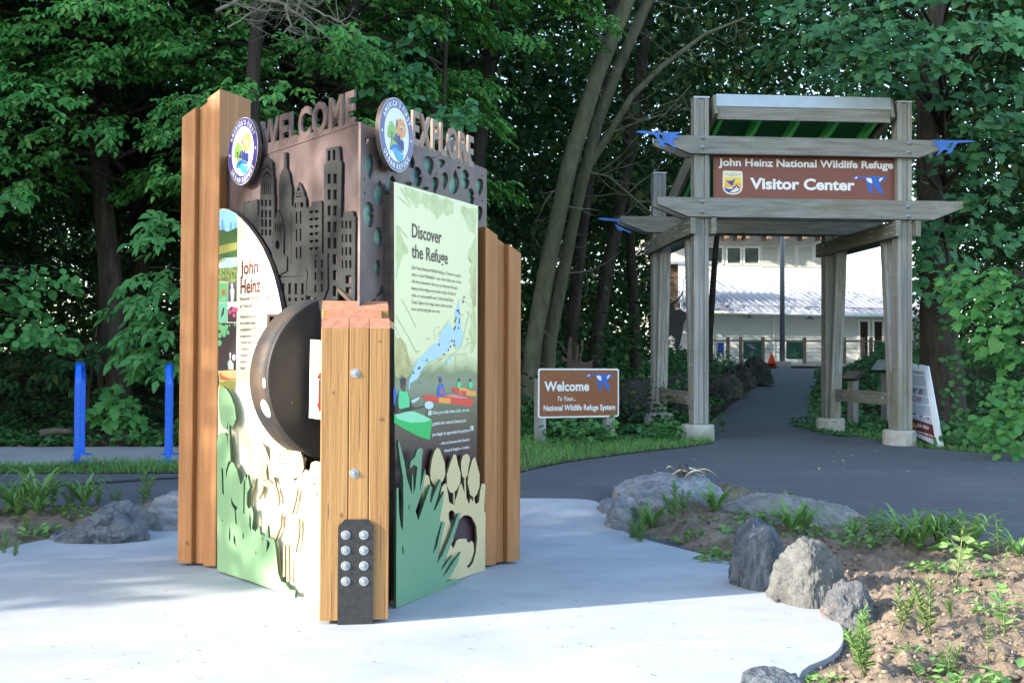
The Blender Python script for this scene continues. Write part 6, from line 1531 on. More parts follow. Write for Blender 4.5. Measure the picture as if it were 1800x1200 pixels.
def compound(lm, P, Rr, N, rl, ll, lw, rng, tmpl=T_LEAF, mi=0):
    S = nrm(np.cross(N, Rr)); n = len(P)
    for a, s, k in CMP:
        q = P + Rr*(rl*a) ; t = Rr*(.62 if s else 1) + S*(s*.78) - UP[None]*.22 + rng.normal(0, .12, (n, 3))
        nn_ = nrm(N + rng.normal(0, .22, (n, 3)))
        l = ll*k*rng.uniform(.8, 1.2, n)
        lm.add(leaf_arrays(q, t, nn_, l, lw*l/ll, tmpl), mi)
def simple(lm, P, Rr, N, ll, lw, rng, tmpl, mi=0, spread=.5):
    n = len(P); t = nrm(Rr + rng.normal(0, spread, (n, 3))); l = ll*rng.uniform(.75, 1.2, n)
    lm.add(leaf_arrays(P, t, nrm(N + rng.normal(0, .25, (n, 3))), l, lw*l/ll, tmpl), mi)

G = lambda r, g, b: lin(r, g, b)
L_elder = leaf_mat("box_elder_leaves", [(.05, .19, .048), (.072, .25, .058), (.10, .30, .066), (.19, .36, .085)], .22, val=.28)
L_bright = leaf_mat("young_green_leaves", [(.065, .22, .065), (.085, .255, .072), (.12, .30, .085)], .3, val=.25)
L_maple = leaf_mat("maple_leaves", [(.05, .165, .075), (.07, .21, .09), (.10, .245, .095)], .24, val=.25)
L_dark = leaf_mat("shade_dark_leaves", [(.015, .052, .018), (.023, .070, .024), (.034, .088, .027), (.085, .12, .03)], .24, rough=.6, val=.4)  # darker green with the shade of the deep woods put into the colour
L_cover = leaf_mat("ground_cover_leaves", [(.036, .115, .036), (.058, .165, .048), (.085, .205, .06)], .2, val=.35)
L_grass = leaf_mat("grass_blades", [(.085, .24, .06), (.11, .28, .07), (.18, .30, .10)], .25, val=.2)
L_weed = leaf_mat("weed_leaves", [(.14, .28, .085), (.17, .32, .10), (.22, .36, .13)], .28, val=.15)
L_pale = leaf_mat("pale_weed_leaves", [(.16, .25, .09), (.20, .29, .11), (.24, .32, .13)], .3, val=.1)
M_bark = mat("grey_green_bark", (0.082, 0.083, 0.05), (0.18, 0.178, 0.115), (9, 9, 3), detail=8, rough=.95, spec=.1, bump=.6, bscale=(22, 22, 7), c3=(0.115, 0.125, 0.065), s3=(1.2, 1.2, .8), r3=(.5, .7))
M_barkdark = mat("dark_furrowed_bark", (0.03, 0.026, 0.021), (0.08, 0.069, 0.055), (14, 14, 2.2), detail=8, rough=.95, spec=.1, bump=.9, bscale=(26, 26, 4))
M_twig = mat("bare_grey_twigs", (0.15, 0.14, 0.10), (0.26, 0.25, 0.19), (12, 12, 12), rough=.9)

def limb_path(a, b, n, sag, seed, wob=.06):
    rr = random.Random(seed); a = Vector(a); b = Vector(b); L_ = (b-a).length; out = []
    o = [Vector((rr.uniform(-1, 1), rr.uniform(-1, 1), rr.uniform(-1, 1))) for _ in range(3)]
    for i in range(n):
        t = i/(n-1); p = a.lerp(b, t); e = math.sin(math.pi*t)
        p += o[0]*(wob*L_*e*.5) + o[1]*(wob*L_*.25*math.sin(2*math.pi*t)); p.z += sag*e
        out.append(p)
    return out
def twigs(mb, path, r0, n, L_, seed, levels=2, down=0.0):
    rr = random.Random(seed)
    for i in range(n):
        t = rr.uniform(.15, 1); k = t*(len(path)-1); j = min(int(k), len(path)-2); p = path[j].lerp(path[j+1], k-j)
        d = Vector((rr.uniform(-1, 1), rr.uniform(-.8, .8), rr.uniform(-.7, .8) - down)).normalized()
        l = L_*rr.uniform(.4, 1); q = limb_path(p, p + d*l, 5, -.05*l, rr.random(), .18)
        mb.tube(q, [r0*(1 - .75*s/4) for s in range(5)], 5, 0, False)
        if levels > 1: twigs(mb, q, r0*.5, 3, L_*.5, rr.random(), levels-1, down)
def trunk_from_px(pts, Y, wpx, ykeep=None):
    """polyline of photo points on one upright plane at distance Y, widths in photo px"""
    return [at_y(a, b, Y + (dy[0] if dy else 0)) for a, b, *dy in pts], [w_*Y/2080/2 for w_ in wpx]

# --- box elders on the left: trunk > crown
def elder(label, x, y, z0, z1, rad, nb, seed, ll=.092, front=-1.0, per=62, mleaf=None, group=None, name="box_elder_tree", dens=1.0):
    rng = np.random.default_rng(seed); gz = ground(x, y)
    t = thing(name, (x, y, gz), label, "tree", group)
    rr = random.Random(seed)
    tr = limb_path((0, 0, -.2), (rr.uniform(-.8, .8), rr.uniform(-.5, .5), z1 - gz), 9, 0, seed, .05)
    mb = MB(); mb.tube(tr, [.17*(1 - .085*i) for i in range(9)], 9, 0, True, True, .15)
    lm = LeafMesh()
    for i in range(nb):
        z = rng.uniform(z0, z1) - gz
        a = rng.uniform(-math.pi, math.pi)
        if rng.random() < .62: a = -math.pi/2 + rng.normal(0, .75)          # most light on the clearing side
        f = (z + gz - z0) / (z1 - z0); L_ = rad * (1 - .45*f**2) * rng.uniform(.75, 1.15)
        d = np.array([math.cos(a), math.sin(a), rng.uniform(-.12, .32)]); st = rng.uniform(.25, .6)
        ax_ = np.array([tr[4].x*f, tr[4].y*f, z])
        b = ax_ + d*L_*st
        mb.tube(limb_path(tuple(ax_*[1, 1, 1] - [0, 0, .25]), tuple(ax_ + d*L_*.95 - [0, 0, .25*L_*.3]), 5, .1, seed*100+i), [.03, .024, .018, .012, .006], 5, 0, False)
        P, Rr, N = boughs(b, d, L_*(1-st)*1.15, .62*rng.uniform(.7, 1.3), int(per*dens), .38, rng)
        compound(lm, P, Rr, N, ll*1.7, ll, ll*.5, rng)
    mb.build("trunk", M_barkdark, None).parent = t
    put("crown", lm.mesh("crown", [mleaf or L_elder]), t)
    return t
elder("dense box elder tree filling the upper left corner", -7.6, 15.6, 3.3, 9.5, 2.7, 120, 101)
elder("dense box elder tree above the left bicycle rack", -5.0, 15.2, 3.7, 9.5, 2.6, 125, 102)
elder("box elder tree rising directly behind the kiosk's tall left post", -2.7, 15.0, 3.4, 9.5, 2.4, 105, 103)
elder("box elder tree behind the kiosk's cut-out welcome lettering", -1.0, 17.5, 5.0, 10.5, 2.4, 70, 104, dens=.9)
elder("shaded box elder tree deeper in the woods at the left edge", -9.6, 18.8, 3.2, 10, 3.0, 90, 105, ll=.12, mleaf=L_dark)  # this and the next two: leaf colour darkened in place of deeper shade
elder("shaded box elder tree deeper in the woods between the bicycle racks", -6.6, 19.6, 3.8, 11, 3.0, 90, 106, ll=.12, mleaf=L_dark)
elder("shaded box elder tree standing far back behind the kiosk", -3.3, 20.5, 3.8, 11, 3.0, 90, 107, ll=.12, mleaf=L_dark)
# low reaching boughs and saplings at the woodland edge
def sapling(label, x, y, bl_, ll, lw, mleaf, seed, tmpl=T_LEAF, comp=True, trunk_r=.03, name="sapling", n=40, top=None, cat="sapling", width=.5, spread=.5):
    rng = np.random.default_rng(seed); gz = ground(x, y)
    t = thing(name, (x, y, gz), label, cat)
    mb = MB(); lm = LeafMesh(); zt = max(b[2] for b in bl_) + .1 if top is None else top
    tr = limb_path((0, 0, -.1), (0.1, 0, zt - gz), 6, 0, seed, .07); mb.tube(tr, [trunk_r*(1 - .12*i) for i in range(6)], 7, 0, False)
    for i, (bx, by, bz, L_) in enumerate(bl_):
        e = np.array([bx - x, by - y, bz - gz]); a0 = np.array([0.0, 0, max(.2, e[2] - .15)]); d = e - a0; dl = np.linalg.norm(d) + 1e-6
        mb.tube(limb_path(tuple(a0), tuple(e), 5, .08, seed*7 + i), [trunk_r*.5, trunk_r*.4, trunk_r*.32, trunk_r*.24, trunk_r*.15], 5, 0, False)
        dd = d/dl; b = e - dd*min(L_*.6, dl*.8)
        P, Rr, N = boughs(b, dd*[1, 1, .4] + [0, 0, .02], L_, width*L_, n, .28*L_, rng)
        N = nrm(N + np.array([0, -.5, 0]))
        if comp: compound(lm, P, Rr, N, ll*1.6, ll, lw, rng, tmpl)
        else: simple(lm, P, Rr, N, ll, lw, rng, tmpl, 0, spread)
    mb.build("stem", M_barkdark, None).parent = t
    put("foliage", lm.mesh("foliage", [mleaf]), t)
    return t
w3 = lambda px, py, Y, L_: (*at_y(px, py, Y), L_)
sapling("round-leaved sapling reaching in from the left edge of the woods", -6.9, 12.9, [w3(40, 470, 12.6, .8), w3(105, 478, 12.5, .55), w3(20, 500, 12.4, .7), w3(60, 560, 12.4, .8), w3(100, 582, 12.3, .6), w3(10, 575, 12.2, .7), w3(5, 340, 12.6, .6), w3(30, 520, 12.9, .8)], .105, .085, L_bright, 201, T_ROUND, False, n=46, width=.42, spread=.35)
sapling("bright green hickory sapling hanging beside the kiosk's left post", -3.2, 13.4, [w3(300, 370, 12.7, .6), w3(285, 400, 12.6, .6), w3(262, 470, 12.6, .7), w3(285, 500, 12.5, .6), w3(300, 540, 12.4, .6), w3(270, 555, 12.5, .7), w3(250, 585, 12.6, .6), w3(285, 600, 12.4, .6), w3(300, 640, 12.4, .4), w3(275, 625, 12.6, .5), w3(240, 520, 12.9, .6)], .125, .062, L_bright, 202, T_LEAF, True, n=11, width=.4)
sapling("dark drooping sapling low in the shade behind the left bicycle rack", -5.3, 14.8, [w3(60, 620, 14.3, .9), w3(110, 640, 14.2, .8), w3(150, 600, 14.4, .9), w3(200, 590, 14.4, .7), w3(90, 590, 14.6, .9)], .11, .06, L_dark, 203, T_LEAF, True, n=11)
sapling("small maple seedling between the two bicycle racks", -4.55, 13.6, [w3(200, 682, 13.0, .35), w3(212, 700, 12.9, .35), w3(176, 708, 12.9, .35), w3(228, 716, 13, .3), w3(190, 730, 12.9, .4), w3(240, 738, 13, .4)], .14, .12, L_bright, 204, T_MAPLE, False, n=14, trunk_r=.012)
sapling("vine-leaved sapling hanging behind the gap between the cut-out letters", -0.9, 14.6, [w3(640, 60, 13.8, .8), w3(700, 75, 13.8, .8), w3(740, 30, 13.8, .8), w3(655, 130, 13.6, .8), w3(700, 140, 13.6, .8), w3(735, 165, 13.5, .7), w3(640, 190, 13.5, .7), w3(770, 205, 13.5, .5), w3(800, 200, 13.4, .35), w3(820, 188, 13.4, .25), w3(610, 230, 13.6, .7), w3(720, 110, 13.6, .7)], .125, .105, L_maple, 205, T_ROUND, False, n=26, top=6.5, trunk_r=.05)
# --- leaning trees behind the welcome sign
def bare_trunk(name, label, pts, Y, wp, m, seed, limbs=(), tw=0, twl=.8, crown=None, cat="tree"):
    P, rad = trunk_from_px(pts, Y, wp)
    b = P[0]; t = thing(name, (b.x, b.y, ground(b.x, b.y)), label, cat)
    o = Vector((b.x, b.y, ground(b.x, b.y))); P = [p - o for p in P]
    P[0].z = min(P[0].z, -.15)
    # densify
    Q = []; RR = []
    for i in range(len(P)-1):
        for k in range(5):
            s = k/5; Q.append(P[i].lerp(P[i+1], s)); RR.append(rad[i]*(1-s) + rad[i+1]*s)
    Q.append(P[-1]); RR.append(rad[-1])
    d = (P[-1] - P[-2]).normalized(); Q.append(P[-1] + d*3); RR.append(rad[-1]*.7); Q.append(P[-1] + d*6); RR.append(rad[-1]*.35)
    mb = MB(); mb.tube(Q, RR, 14, 0, True, True, .07); mb.build("trunk", m, None).parent = t
    for j, (lp, lw_) in enumerate(limbs):
        LP, lr = trunk_from_px(lp, Y, lw_); LP = [p - o for p in LP]; lq = []; lr2 = []
        for i in range(len(LP)-1):
            for k in range(4): lq.append(LP[i].lerp(LP[i+1], k/4)); lr2.append(lr[i]*(1-k/4) + lr[i+1]*k/4)
        lq.append(LP[-1]); lr2.append(lr[-1]); mb = MB(); mb.tube(lq, lr2, 9, 0, False, True, .06)
        if tw: twigs(mb, lq, .011, tw, twl, seed + j, 2)
        mb.build("limb", m, None).parent = t
    if tw:
        mb = MB(); twigs(mb, Q[3:-2], .012, tw, twl, seed + 77, 2); mb.build("twigs", M_twig, None).parent = t
    if crown:
        rng = np.random.default_rng(seed); lm = LeafMesh(); c = Q[-1]
        for i in range(crown):
            a = rng.uniform(0, 2*math.pi); d = np.array([math.cos(a), math.sin(a), rng.uniform(-.1, .3)])
            bp = np.array([c.x, c.y, c.z]) + np.array([0, 0, rng.uniform(-3.2, 1.0)]) + d*rng.uniform(.1, 1.2)
            Pp, Rr, N = boughs(bp, d, 1.8, .8, 40, .4, rng); simple(lm, Pp, Rr, N, .15, .09, rng, T_KITE)
        put("crown", lm.mesh("crown", [L_dark]), t)
    return t
bare_trunk("leaning_tree", "pale grey-green leaning trunk just right of the kiosk", [(922, 690), (938, 600), (962, 470), (1000, 290), (1050, 130), (1104, 0)], 17.5, [32, 31, 30, 29, 28, 26], M_bark, 301, tw=10, twl=.9, crown=14)
bare_trunk("leaning_tree", "second leaning trunk with a long bare limb reaching over the gate", [(958, 690), (968, 600), (990, 480), (1012, 370), (1050, 215), (1086, 120), (1140, 0)], 18.2, [22, 22, 21, 21, 21, 20, 19], M_bark, 302,
    limbs=[([(1006, 400), (1022, 310), (1062, 250), (1110, 170), (1160, 120), (1240, 60), (1310, 32)], [18, 17, 14, 12, 10, 7, 4]), ([(1020, 300), (1070, 310), (1110, 345), (1150, 380)], [6, 5, 4, 2]), ([(1078, 232), (1120, 215), (1170, 200), (1215, 150)], [5, 4, 3, 2])], tw=12, twl=1.0, crown=12)
bare_trunk("woodland_tree", "thin dark trunk squeezed between the two leaning trunks", [(944, 680), (956, 560), (972, 450), (1000, 330), (1040, 180)], 19.5, [18, 17, 16, 14, 12], M_barkdark, 303)
bare_trunk("woodland_tree", "straight dark trunk right of the leaning pair", [(996, 660), (1010, 540), (1022, 420), (1034, 330), (1060, 150), (1075, 0)], 21, [24, 22, 20, 19, 18, 16], M_barkdark, 304, crown=16)
bare_trunk("woodland_tree", "thick dark leaning trunk in the shade left of the gate", [(1040, 660), (1052, 570), (1066, 480), (1082, 410), (1110, 250), (1130, 100)], 22, [26, 25, 24, 22, 20, 18], M_barkdark, 305, crown=16)
bare_trunk("woodland_tree", "dim trunk deep in the woods beside the left gate post", [(1118, 660), (1116, 560), (1110, 470), (1104, 330), (1100, 100)], 25, [20, 18, 17, 16, 14], M_barkdark, 306, crown=16)
bare_trunk("slim_tree", "slim dark tree trunk standing in front of the building's left roof", [(1247, 640), (1248, 590), (1252, 520), (1257, 450), (1262, 400)], 36, [12, 11, 11, 10, 9], M_barkdark, 307, tw=8, twl=1.4)
bare_trunk("woodland_tree", "brown trunk behind the dead twigs at the top of the picture", [(445, 300), (448, 200), (440, 100), (452, 0)], 17.2, [30, 28, 27, 25], M_barkdark, 308)
bare_trunk("woodland_tree", "dim trunk in the dark hollow behind the left bicycle rack", [(176, 640), (178, 560), (172, 500), (185, 470), (240, 360)], 19, [11, 11, 10, 9, 8], M_barkdark, 310)
# dead branching top
dt = thing("dead_tree", (-2.85, 12.9, ground(-2.85, 12.9)), "bare dead tree with pale twigs hanging into the top of the picture", "tree")
mb = MB(); o = Vector((-2.85, 12.9, ground(-2.85, 12.9)))
tp = [Vector((0, 0, -.1)), Vector((.05, 0, 2)), Vector((0, 0, 4)), Vector((.1, 0, 5.6)), Vector((.2, .1, 7))]
mb.tube(tp, [.10, .09, .08, .06, .04], 8, 0, True, True, .1); mb.build("trunk", M_barkdark, None).parent = dt
mb = MB()
for lp, r0 in (([(425, -20), (500, 10), (545, 40), (582, 70)], .022), ([(450, -30), (520, 0), (560, 22), (600, 40), (626, 60)], .018), ([(380, 20), (430, -5), (500, 8), (512, 45), (498, 58)], .022), ([(400, 50), (440, 25), (470, 5), (520, -30)], .012), ([(405, 5), (450, 18), (500, 20)], .014), ([(520, 30), (530, -10), (528, -40)], .014), ([(505, 35), (505, -5), (490, -50)], .016)):
    q = [at_y(a, b, 12.3) - o for a, b in lp]; qq = []
    for i in range(len(q)-1):
        for k in range(4): qq.append(q[i].lerp(q[i+1], k/4) + Vector((0, 0, .01*math.sin(9*k + i))))
    qq.append(q[-1]); mb.tube(qq, [r0*(1 - .7*i/len(qq)) for i in range(len(qq))], 6, 0, False, True, .1)
    twigs(mb, qq, .006, 9, .45, int(abs(lp[0][0]) + lp[0][1]), 2)
mb.tube([Vector((.1, 0, 5.5)), at_y(425, -20, 12.3) - o], [.04, .025], 6, 0, False)
mb.build("dead_limbs", M_twig, None).parent = dt
# --- big maple on the right
mt_o = at_y(1648, 720, 17.0); mo = Vector((mt_o.x, mt_o.y, ground(mt_o.x, mt_o.y)))
mt = thing("maple_tree", mo, "large maple tree with a dark furrowed trunk right of the gate", "tree")
P, rad = trunk_from_px([(1655, 760), (1655, 700), (1652, 600), (1646, 480), (1634, 330), (1632, 180), (1640, 80), (1650, 0)], 17.0, [92, 78, 66, 54, 44, 40, 36, 32]); P = [p - mo for p in P]
Q = []; RR = []
for i in range(len(P)-1):
    for k in range(5): Q.append(P[i].lerp(P[i+1], k/5)); RR.append(rad[i]*(1-k/5) + rad[i+1]*k/5)
Q.append(P[-1]); RR.append(rad[-1]); Q.append(P[-1] + Vector((.2, 0, 3.5))); RR.append(.1)
mb = MB(); mb.tube(Q, RR, 18, 0, True, True, .12); mb.build("trunk", M_barkdark, None).parent = mt
rng = np.random.default_rng(401); lm = LeafMesh(); mb = MB()
def maple_spray(px, py, Y, L_, n, ll=.15, yaw=None):
    e = at_y(px, py, Y) - mo; a = np.array([.1, 0, max(3.0, e.z - .3)]); d = np.array(e) - a; dd = d/np.linalg.norm(d)
    mb.tube(limb_path(tuple(a), tuple(e), 6, .15, px), [.04, .032, .026, .018, .012, .006], 5, 0, False)
    P_, R_, N_ = boughs(np.array(e) - dd*L_*.5, dd*[1, 1, .3], L_, .55*L_, n, .3*L_, rng)
    N_ = nrm(N_ + np.array([0, -.6, 0])); simple(lm, P_, R_, N_, ll, ll*.92, rng, T_MAPLE, 0, .45)
for a in ((1500, 20, 14.6, .9, 46), (1540, 60, 14.4, .9, 46), (1580, 30, 14.2, .9, 50), (1620, 70, 14.0, .9, 50), (1660, 40, 14.2, .9, 46), (1650, 95, 13.9, .7, 40), (1560, 100, 14.3, .8, 36), (1500, 70, 14.8, .7, 30), (1700, 20, 14.4, .9, 40), (1470, 30, 15, .8, 34), (1680, 108, 14.0, .5, 22), (1770, 20, 13.6, .8, 34), (1790, 60, 13.4, .7, 28), (1740, 200, 15, .8, 36), (1720, 215, 15, .6, 26), (1780, 190, 14.8, .8, 40), (1760, 130, 15.4, .9, 40),
          (1560, 150, 15.6, .8, 34), (1600, 130, 15.6, .9, 36), (1510, 130, 16, .7, 26), (1690, 150, 15.6, .9, 34), (1800, 240, 15, .9, 40), (1460, 110, 16.5, .7, 24), (1840, 120, 15, 1.0, 40), (1830, 20, 14.6, 1, 40), (1600, -30, 14.6, 1.0, 50), (1680, -40, 14.6, 1.0, 50), (1530, -40, 14.8, 1.0, 46), (1750, -40, 14.6, 1.0, 46), (1450, -30, 15.2, 1.0, 40), (1390, 10, 16, .8, 30), (1730, 290, 16.4, .9, 30), (1790, 330, 16.4, .9, 34)): maple_spray(*a)
for i in range(46):
    a = rng.uniform(0, 2*math.pi); z = rng.uniform(5.5, 11); d = np.array([math.cos(a), math.sin(a), rng.uniform(-.1, .25)]); b = np.array([0, 0, z]) + d*rng.uniform(.8, 2)
    P_, R_, N_ = boughs(b, d, 1.6, .9, 46, .4, rng); simple(lm, P_, R_, N_, .16, .14, rng, T_KITE)
for a in ((1610, 380, 15.8, .8, 30), (1670, 400, 15.6, .8, 30), (1640, 440, 15.8, .8, 30), (1690, 460, 15.5, .7, 26), (1620, 480, 16, .7, 24), (1660, 520, 15.9, .7, 24), (1700, 330, 15.6, .8, 30), (1600, 300, 16.2, .6, 24), (1680, 250, 15.6, .7, 26), (1750, 400, 15.4, .9, 34)): maple_spray(*a)
mb.build("limbs", M_barkdark, None).parent = mt; put("crown", lm.mesh("crown", [L_maple]), mt)
sapling("bright maple sapling spreading in from the right edge", 6.2, 13.8, [w3(1720, 470, 13.6, .7), w3(1760, 480, 13.4, .8), w3(1790, 460, 13.3, .8), w3(1700, 495, 13.7, .5), w3(1750, 510, 13.4, .7), w3(1790, 520, 13.3, .8), w3(1705, 545, 13.6, .4), w3(1770, 560, 13.3, .7), w3(1795, 590, 13.2, .7), w3(1745, 590, 13.4, .5), w3(1680, 480, 13.9, .5), w3(1790, 620, 13.3, .5)], .135, .125, L_bright, 210, T_MAPLE, False, n=24, trunk_r=.03)
sapling("leafy shrub at the right edge above the asphalt", 5.95, 13.6, [w3(1790, 660, 13, .5), w3(1770, 690, 12.9, .5), w3(1740, 720, 13.0, .5), w3(1780, 740, 12.8, .5), w3(1730, 745, 13.1, .4), w3(1795, 700, 12.9, .5), w3(1760, 770, 12.9, .4), w3(1800, 770, 12.8, .5)], .10, .085, L_bright, 211, T_ROUND, False, n=26, cat="shrub", name="shrub")
sapling("thin climbing vine in front of the big maple's trunk", 5.95, 15.2, [w3(1680, 620, 15, .4), w3(1692, 650, 15, .4), w3(1676, 680, 15, .4), w3(1690, 710, 15, .4), w3(1700, 590, 15.1, .3), w3(1670, 560, 15.2, .3)], .08, .07, L_cover, 212, T_ROUND, False, n=16, trunk_r=.012, name="vine", cat="vine")
sapling("dark leafy shrub at the foot of the folding sign", 5.55, 14.9, [w3(1680, 745, 14.6, .45), w3(1700, 755, 14.5, .45), w3(1670, 760, 14.6, .4), w3(1690, 735, 14.8, .45), w3(1716, 770, 14.5, .4)], .10, .085, L_cover, 213, T_ROUND, False, n=26, name="shrub", cat="shrub", trunk_r=.012)
sapling("clump of leafy weeds growing under the brown welcome sign", 0.75, 14.3, [w3(990, 752, 14.0, .35), w3(1020, 746, 14.0, .4), w3(1045, 756, 14.0, .4), w3(1030, 764, 13.8, .35), w3(1000, 762, 13.9, .3), w3(1060, 748, 14.1, .35)], .10, .085, L_bright, 214, T_ROUND, False, n=18, name="weed_clump", cat="weeds", trunk_r=.008)
# ------------------------------------------------------------------ deep woods: one mass
rng = np.random.default_rng(900)
def gz_np(X, Y): return np.array([ground(float(a), float(b)) for a, b in zip(X, Y)])
def in_corridor(X, Y, Z):
    px = 900 + X/Y*FPX; py = 640 - (Z - EYE)/Y*FPX
    near = Y < 66
    a = near & (px > 1172) & (px < 1600) & (py > 395) & (py < 660)
    b = (px > 1490) & (px < 1585) & (py > 415) & (py < 640)
    c = (X > 0.22*Y - 1.4) & (X < .30*Y + 2.0) & (Z < np.where(Y > 24, 8.5, 4.9)) & (Y < 62)          # the clear way up the path
    d = (px > 955) & (px < 1500) & (py > -60) & (Y < 19)
    return a | b | c | d
lm = LeafMesh()
def clumps(n, ylo, yhi, zlo, zhi, rad, per, L, W, zpow=1.0, xk=.62, keep=None):
    Y = np.sqrt(rng.uniform(ylo**2, yhi**2, n)); X = rng.uniform(-xk, xk, n)*Y; Z = zlo + (zhi - zlo)*rng.random(n)**zpow
    if zlo < 3: Z = Z + gz_np(X, Y)
    ok = ~in_corridor(X, Y, Z)
    if keep is not None: ok &= keep(X, Y, Z)
    X, Y, Z = X[ok], Y[ok], Z[ok]; n = len(X)
    C = np.repeat(np.stack([X, Y, Z], 1), per, 0); o = rng.normal(0, 1, (n*per, 3)); o = nrm(o)*rng.random((n*per, 1))**.45*rad*[1, 1, .55]
    P = C + o
    bad = in_corridor(P[:, 0], P[:, 1], P[:, 2]); P = P[~bad]; o = o[~bad]
    N = nrm(UP[None]*.8 + nrm(o)*.6 + rng.normal(0, .45, P.shape)); T = nrm(nrm(o) - UP[None]*.5 + rng.normal(0, .6, P.shape))
    l = L*rng.uniform(.7, 1.25, len(P)); lm.add(leaf_arrays(P, T, N, l, l*W/L, T_KITE))
clumps(2600, 20, 30, 4.0, 14, 1.0, 44, .19, .12, 1.0)
clumps(2400, 28, 46, 4.0, 20, 1.2, 40, .23, .15, 1.0)
clumps(900, 22, 44, 0.2, 5, 1.0, 40, .18, .12, 1.0)
clumps(2600, 34, 56, 0.0, 8, 1.3, 42, .26, .18, 1.2)
clumps(1900, 66, 82, 2.0, 24, 2.2, 40, .42, .28, .8, .5)
clumps(620, 15, 21, 4.2, 9.5, .8, 36, .15, .10, 1.0, .5, lambda X, Y, Z: (X > -1.5) & (X/Y > -.02) & (X/Y < .08))
clumps(560, 17.5, 24, 1.0, 9.5, .9, 44, .16, .11, 1.0, .6, lambda X, Y, Z: X/Y > .335)
clumps(200, 19, 24, 0.1, 1.7, .7, 44, .13, .09, 1.0, .45, lambda X, Y, Z: (X/Y < .10))
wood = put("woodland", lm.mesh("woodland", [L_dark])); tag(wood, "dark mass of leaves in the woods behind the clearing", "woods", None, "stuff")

# tall trees of the wood that wraps round the left of the clearing (outside the picture; they shade it)
lm = LeafMesh(); mb = MB(); trg = np.random.default_rng(77)
n = 9000
th = trg.uniform(0, 2*math.pi, n); z = trg.uniform(1.5, 23, n); rmax = 3.4*np.clip(np.sin(np.pi*np.clip((z + 2)/26.5, 0, 1)), .2, 1)
r = rmax*trg.random(n)**.45
P = np.stack([r*np.cos(th), r*np.sin(th), z], 1); N = nrm(UP[None] + trg.normal(0, .6, P.shape)); T = nrm(P*[1, 1, 0] - UP[None]*.6 + trg.normal(0, .5, P.shape))
lm.add(leaf_arrays(P, T, N, trg.uniform(.4, .7, n), trg.uniform(.3, .5, n), T_LEAF))
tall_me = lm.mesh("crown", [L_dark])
mb.tube([(0, 0, -.4), (.1, 0, 6), (0, .1, 14), (.1, 0, 21)], [.32, .26, .18, .06], 10)
proto = thing("tall_tree", (0, 0, 0), "tall broadleaf tree in the woods left of the plaza", "tree", "tall trees left of the plaza")
mb.build("trunk", M_barkdark, None).parent = proto; put("crown", tall_me, proto)
P0 = Vector((-0.56, 5.43, 0)); qn = Vector((-.376, .926, 0)); ut = Vector((-.926, -.376, 0))
first = True
for q, t, s in ((6.3, 14, 1.0), (12.3, 15, 1.05), (18.5, 14, 1.0), (24.5, 15, 1.1), (31, 14, 1.0), (37.5, 15, 1.05), (8.5, 21, 1.15), (15.5, 22, 1.2), (22, 21.5, 1.1), (29, 22, 1.2), (36, 21, 1.15)):
    p = P0 + qn*q + ut*t
    if p.y > 8 and abs(p.x)/p.y < .62: continue
    o = proto if first else copy_tree(proto)
    first = False
    o.location = (p.x, p.y, ground(p.x, p.y)); o.rotation_euler = (0, 0, q*1.7); o.scale = (s, s, s)
# unseen bushy tree, its crown shaped to throw soft shade over the kiosk's foot
lm = LeafMesh(); n = 15000
v = nrm(trg.normal(0, 1, (n, 3)))*trg.random((n, 1))**.4*np.array([2.6, 2.6, 4.7]); P = v + [0, 0, 3.6]
v2 = nrm(trg.normal(0, 1, (220, 3)))*trg.random((220, 1))**.4*np.array([1.3, 1.3, .75]); p2_ = np.array((qn*(1.0 - 3.6))[:]) + np.array([0, 0, 7.3]); P = np.concatenate([P, v2 + p2_]); v = np.concatenate([v, v2]); n = len(P)  # sparse extra bough added to dapple the sun on the upper plates
lm.add(leaf_arrays(P, nrm(v - UP[None]*.8 + trg.normal(0, .5, P.shape)), nrm(UP[None] + trg.normal(0, .6, P.shape)), trg.uniform(.16, .28, n), trg.uniform(.11, .18, n), T_LEAF))
p = P0 + qn*3.6 + ut*12.5
bt = thing("shade_tree", (p.x, p.y, 0), "unseen small bushy tree left of the plaza, shaped for its shade", "tree"); mb = MB(); mb.tube([(0, 0, -.2), (0, .05, 1.5), (.05, 0, 4.5)], [.08, .06, .02], 8); mb.build("trunk", M_barkdark, None).parent = bt; put("crown", lm.mesh("crown", [L_elder]), bt)

# ------------------------------------------------------------------ ground cover, grass, litter
lm = LeafMesh()
def cover(n, fx, L, W, h, tmpl=T_LEAF, clump=None):
    pts = [fx() for _ in range(n)]
    X = np.array([p[0] for p in pts]); Y = np.array([p[1] for p in pts]); Zg = gz_np(X, Y)
    hh = h*(noise2(X*1.3 + 50, Y*1.3 + 50, 61)**1.5)*1.4*rng.random(n)**.6 + .02
    ok = noise2(X*.9 + 20, Y*.9 + 90, 62) > (clump or 0)
    P = np.stack([X, Y, Zg + hh - .02], 1)[ok]; n = len(P)
    N = nrm(UP[None] + rng.normal(0, .4, (n, 3)) + np.array([0, -.35, 0])); T = nrm(rng.normal(0, 1, (n, 3))*[1, 1, .3] + np.array([0, -.3, -.1]))
    l = L*rng.uniform(.6, 1.3, n); lm.add(leaf_arrays(P, T, N, l, l*W/L, tmpl))
U = rng.uniform
cover(9000, lambda: (U(-10, 1.2), U(12.75, 16)), .085, .06, .30, clump=.5)
cover(2600, lambda: (U(-8, -1.5), U(12.6, 13.6)), .075, .055, .20, clump=.42)
cover(3600, lambda: (U(.1, 2.0), U(13.7, 15.6)), .085, .06, .35, clump=.25)
def bank():
    y = U(17.5, 40); return (.24*y - 1.45 - U(0.0, 6.5), y)
cover(11000, bank, .13, .09, .7, clump=.2)
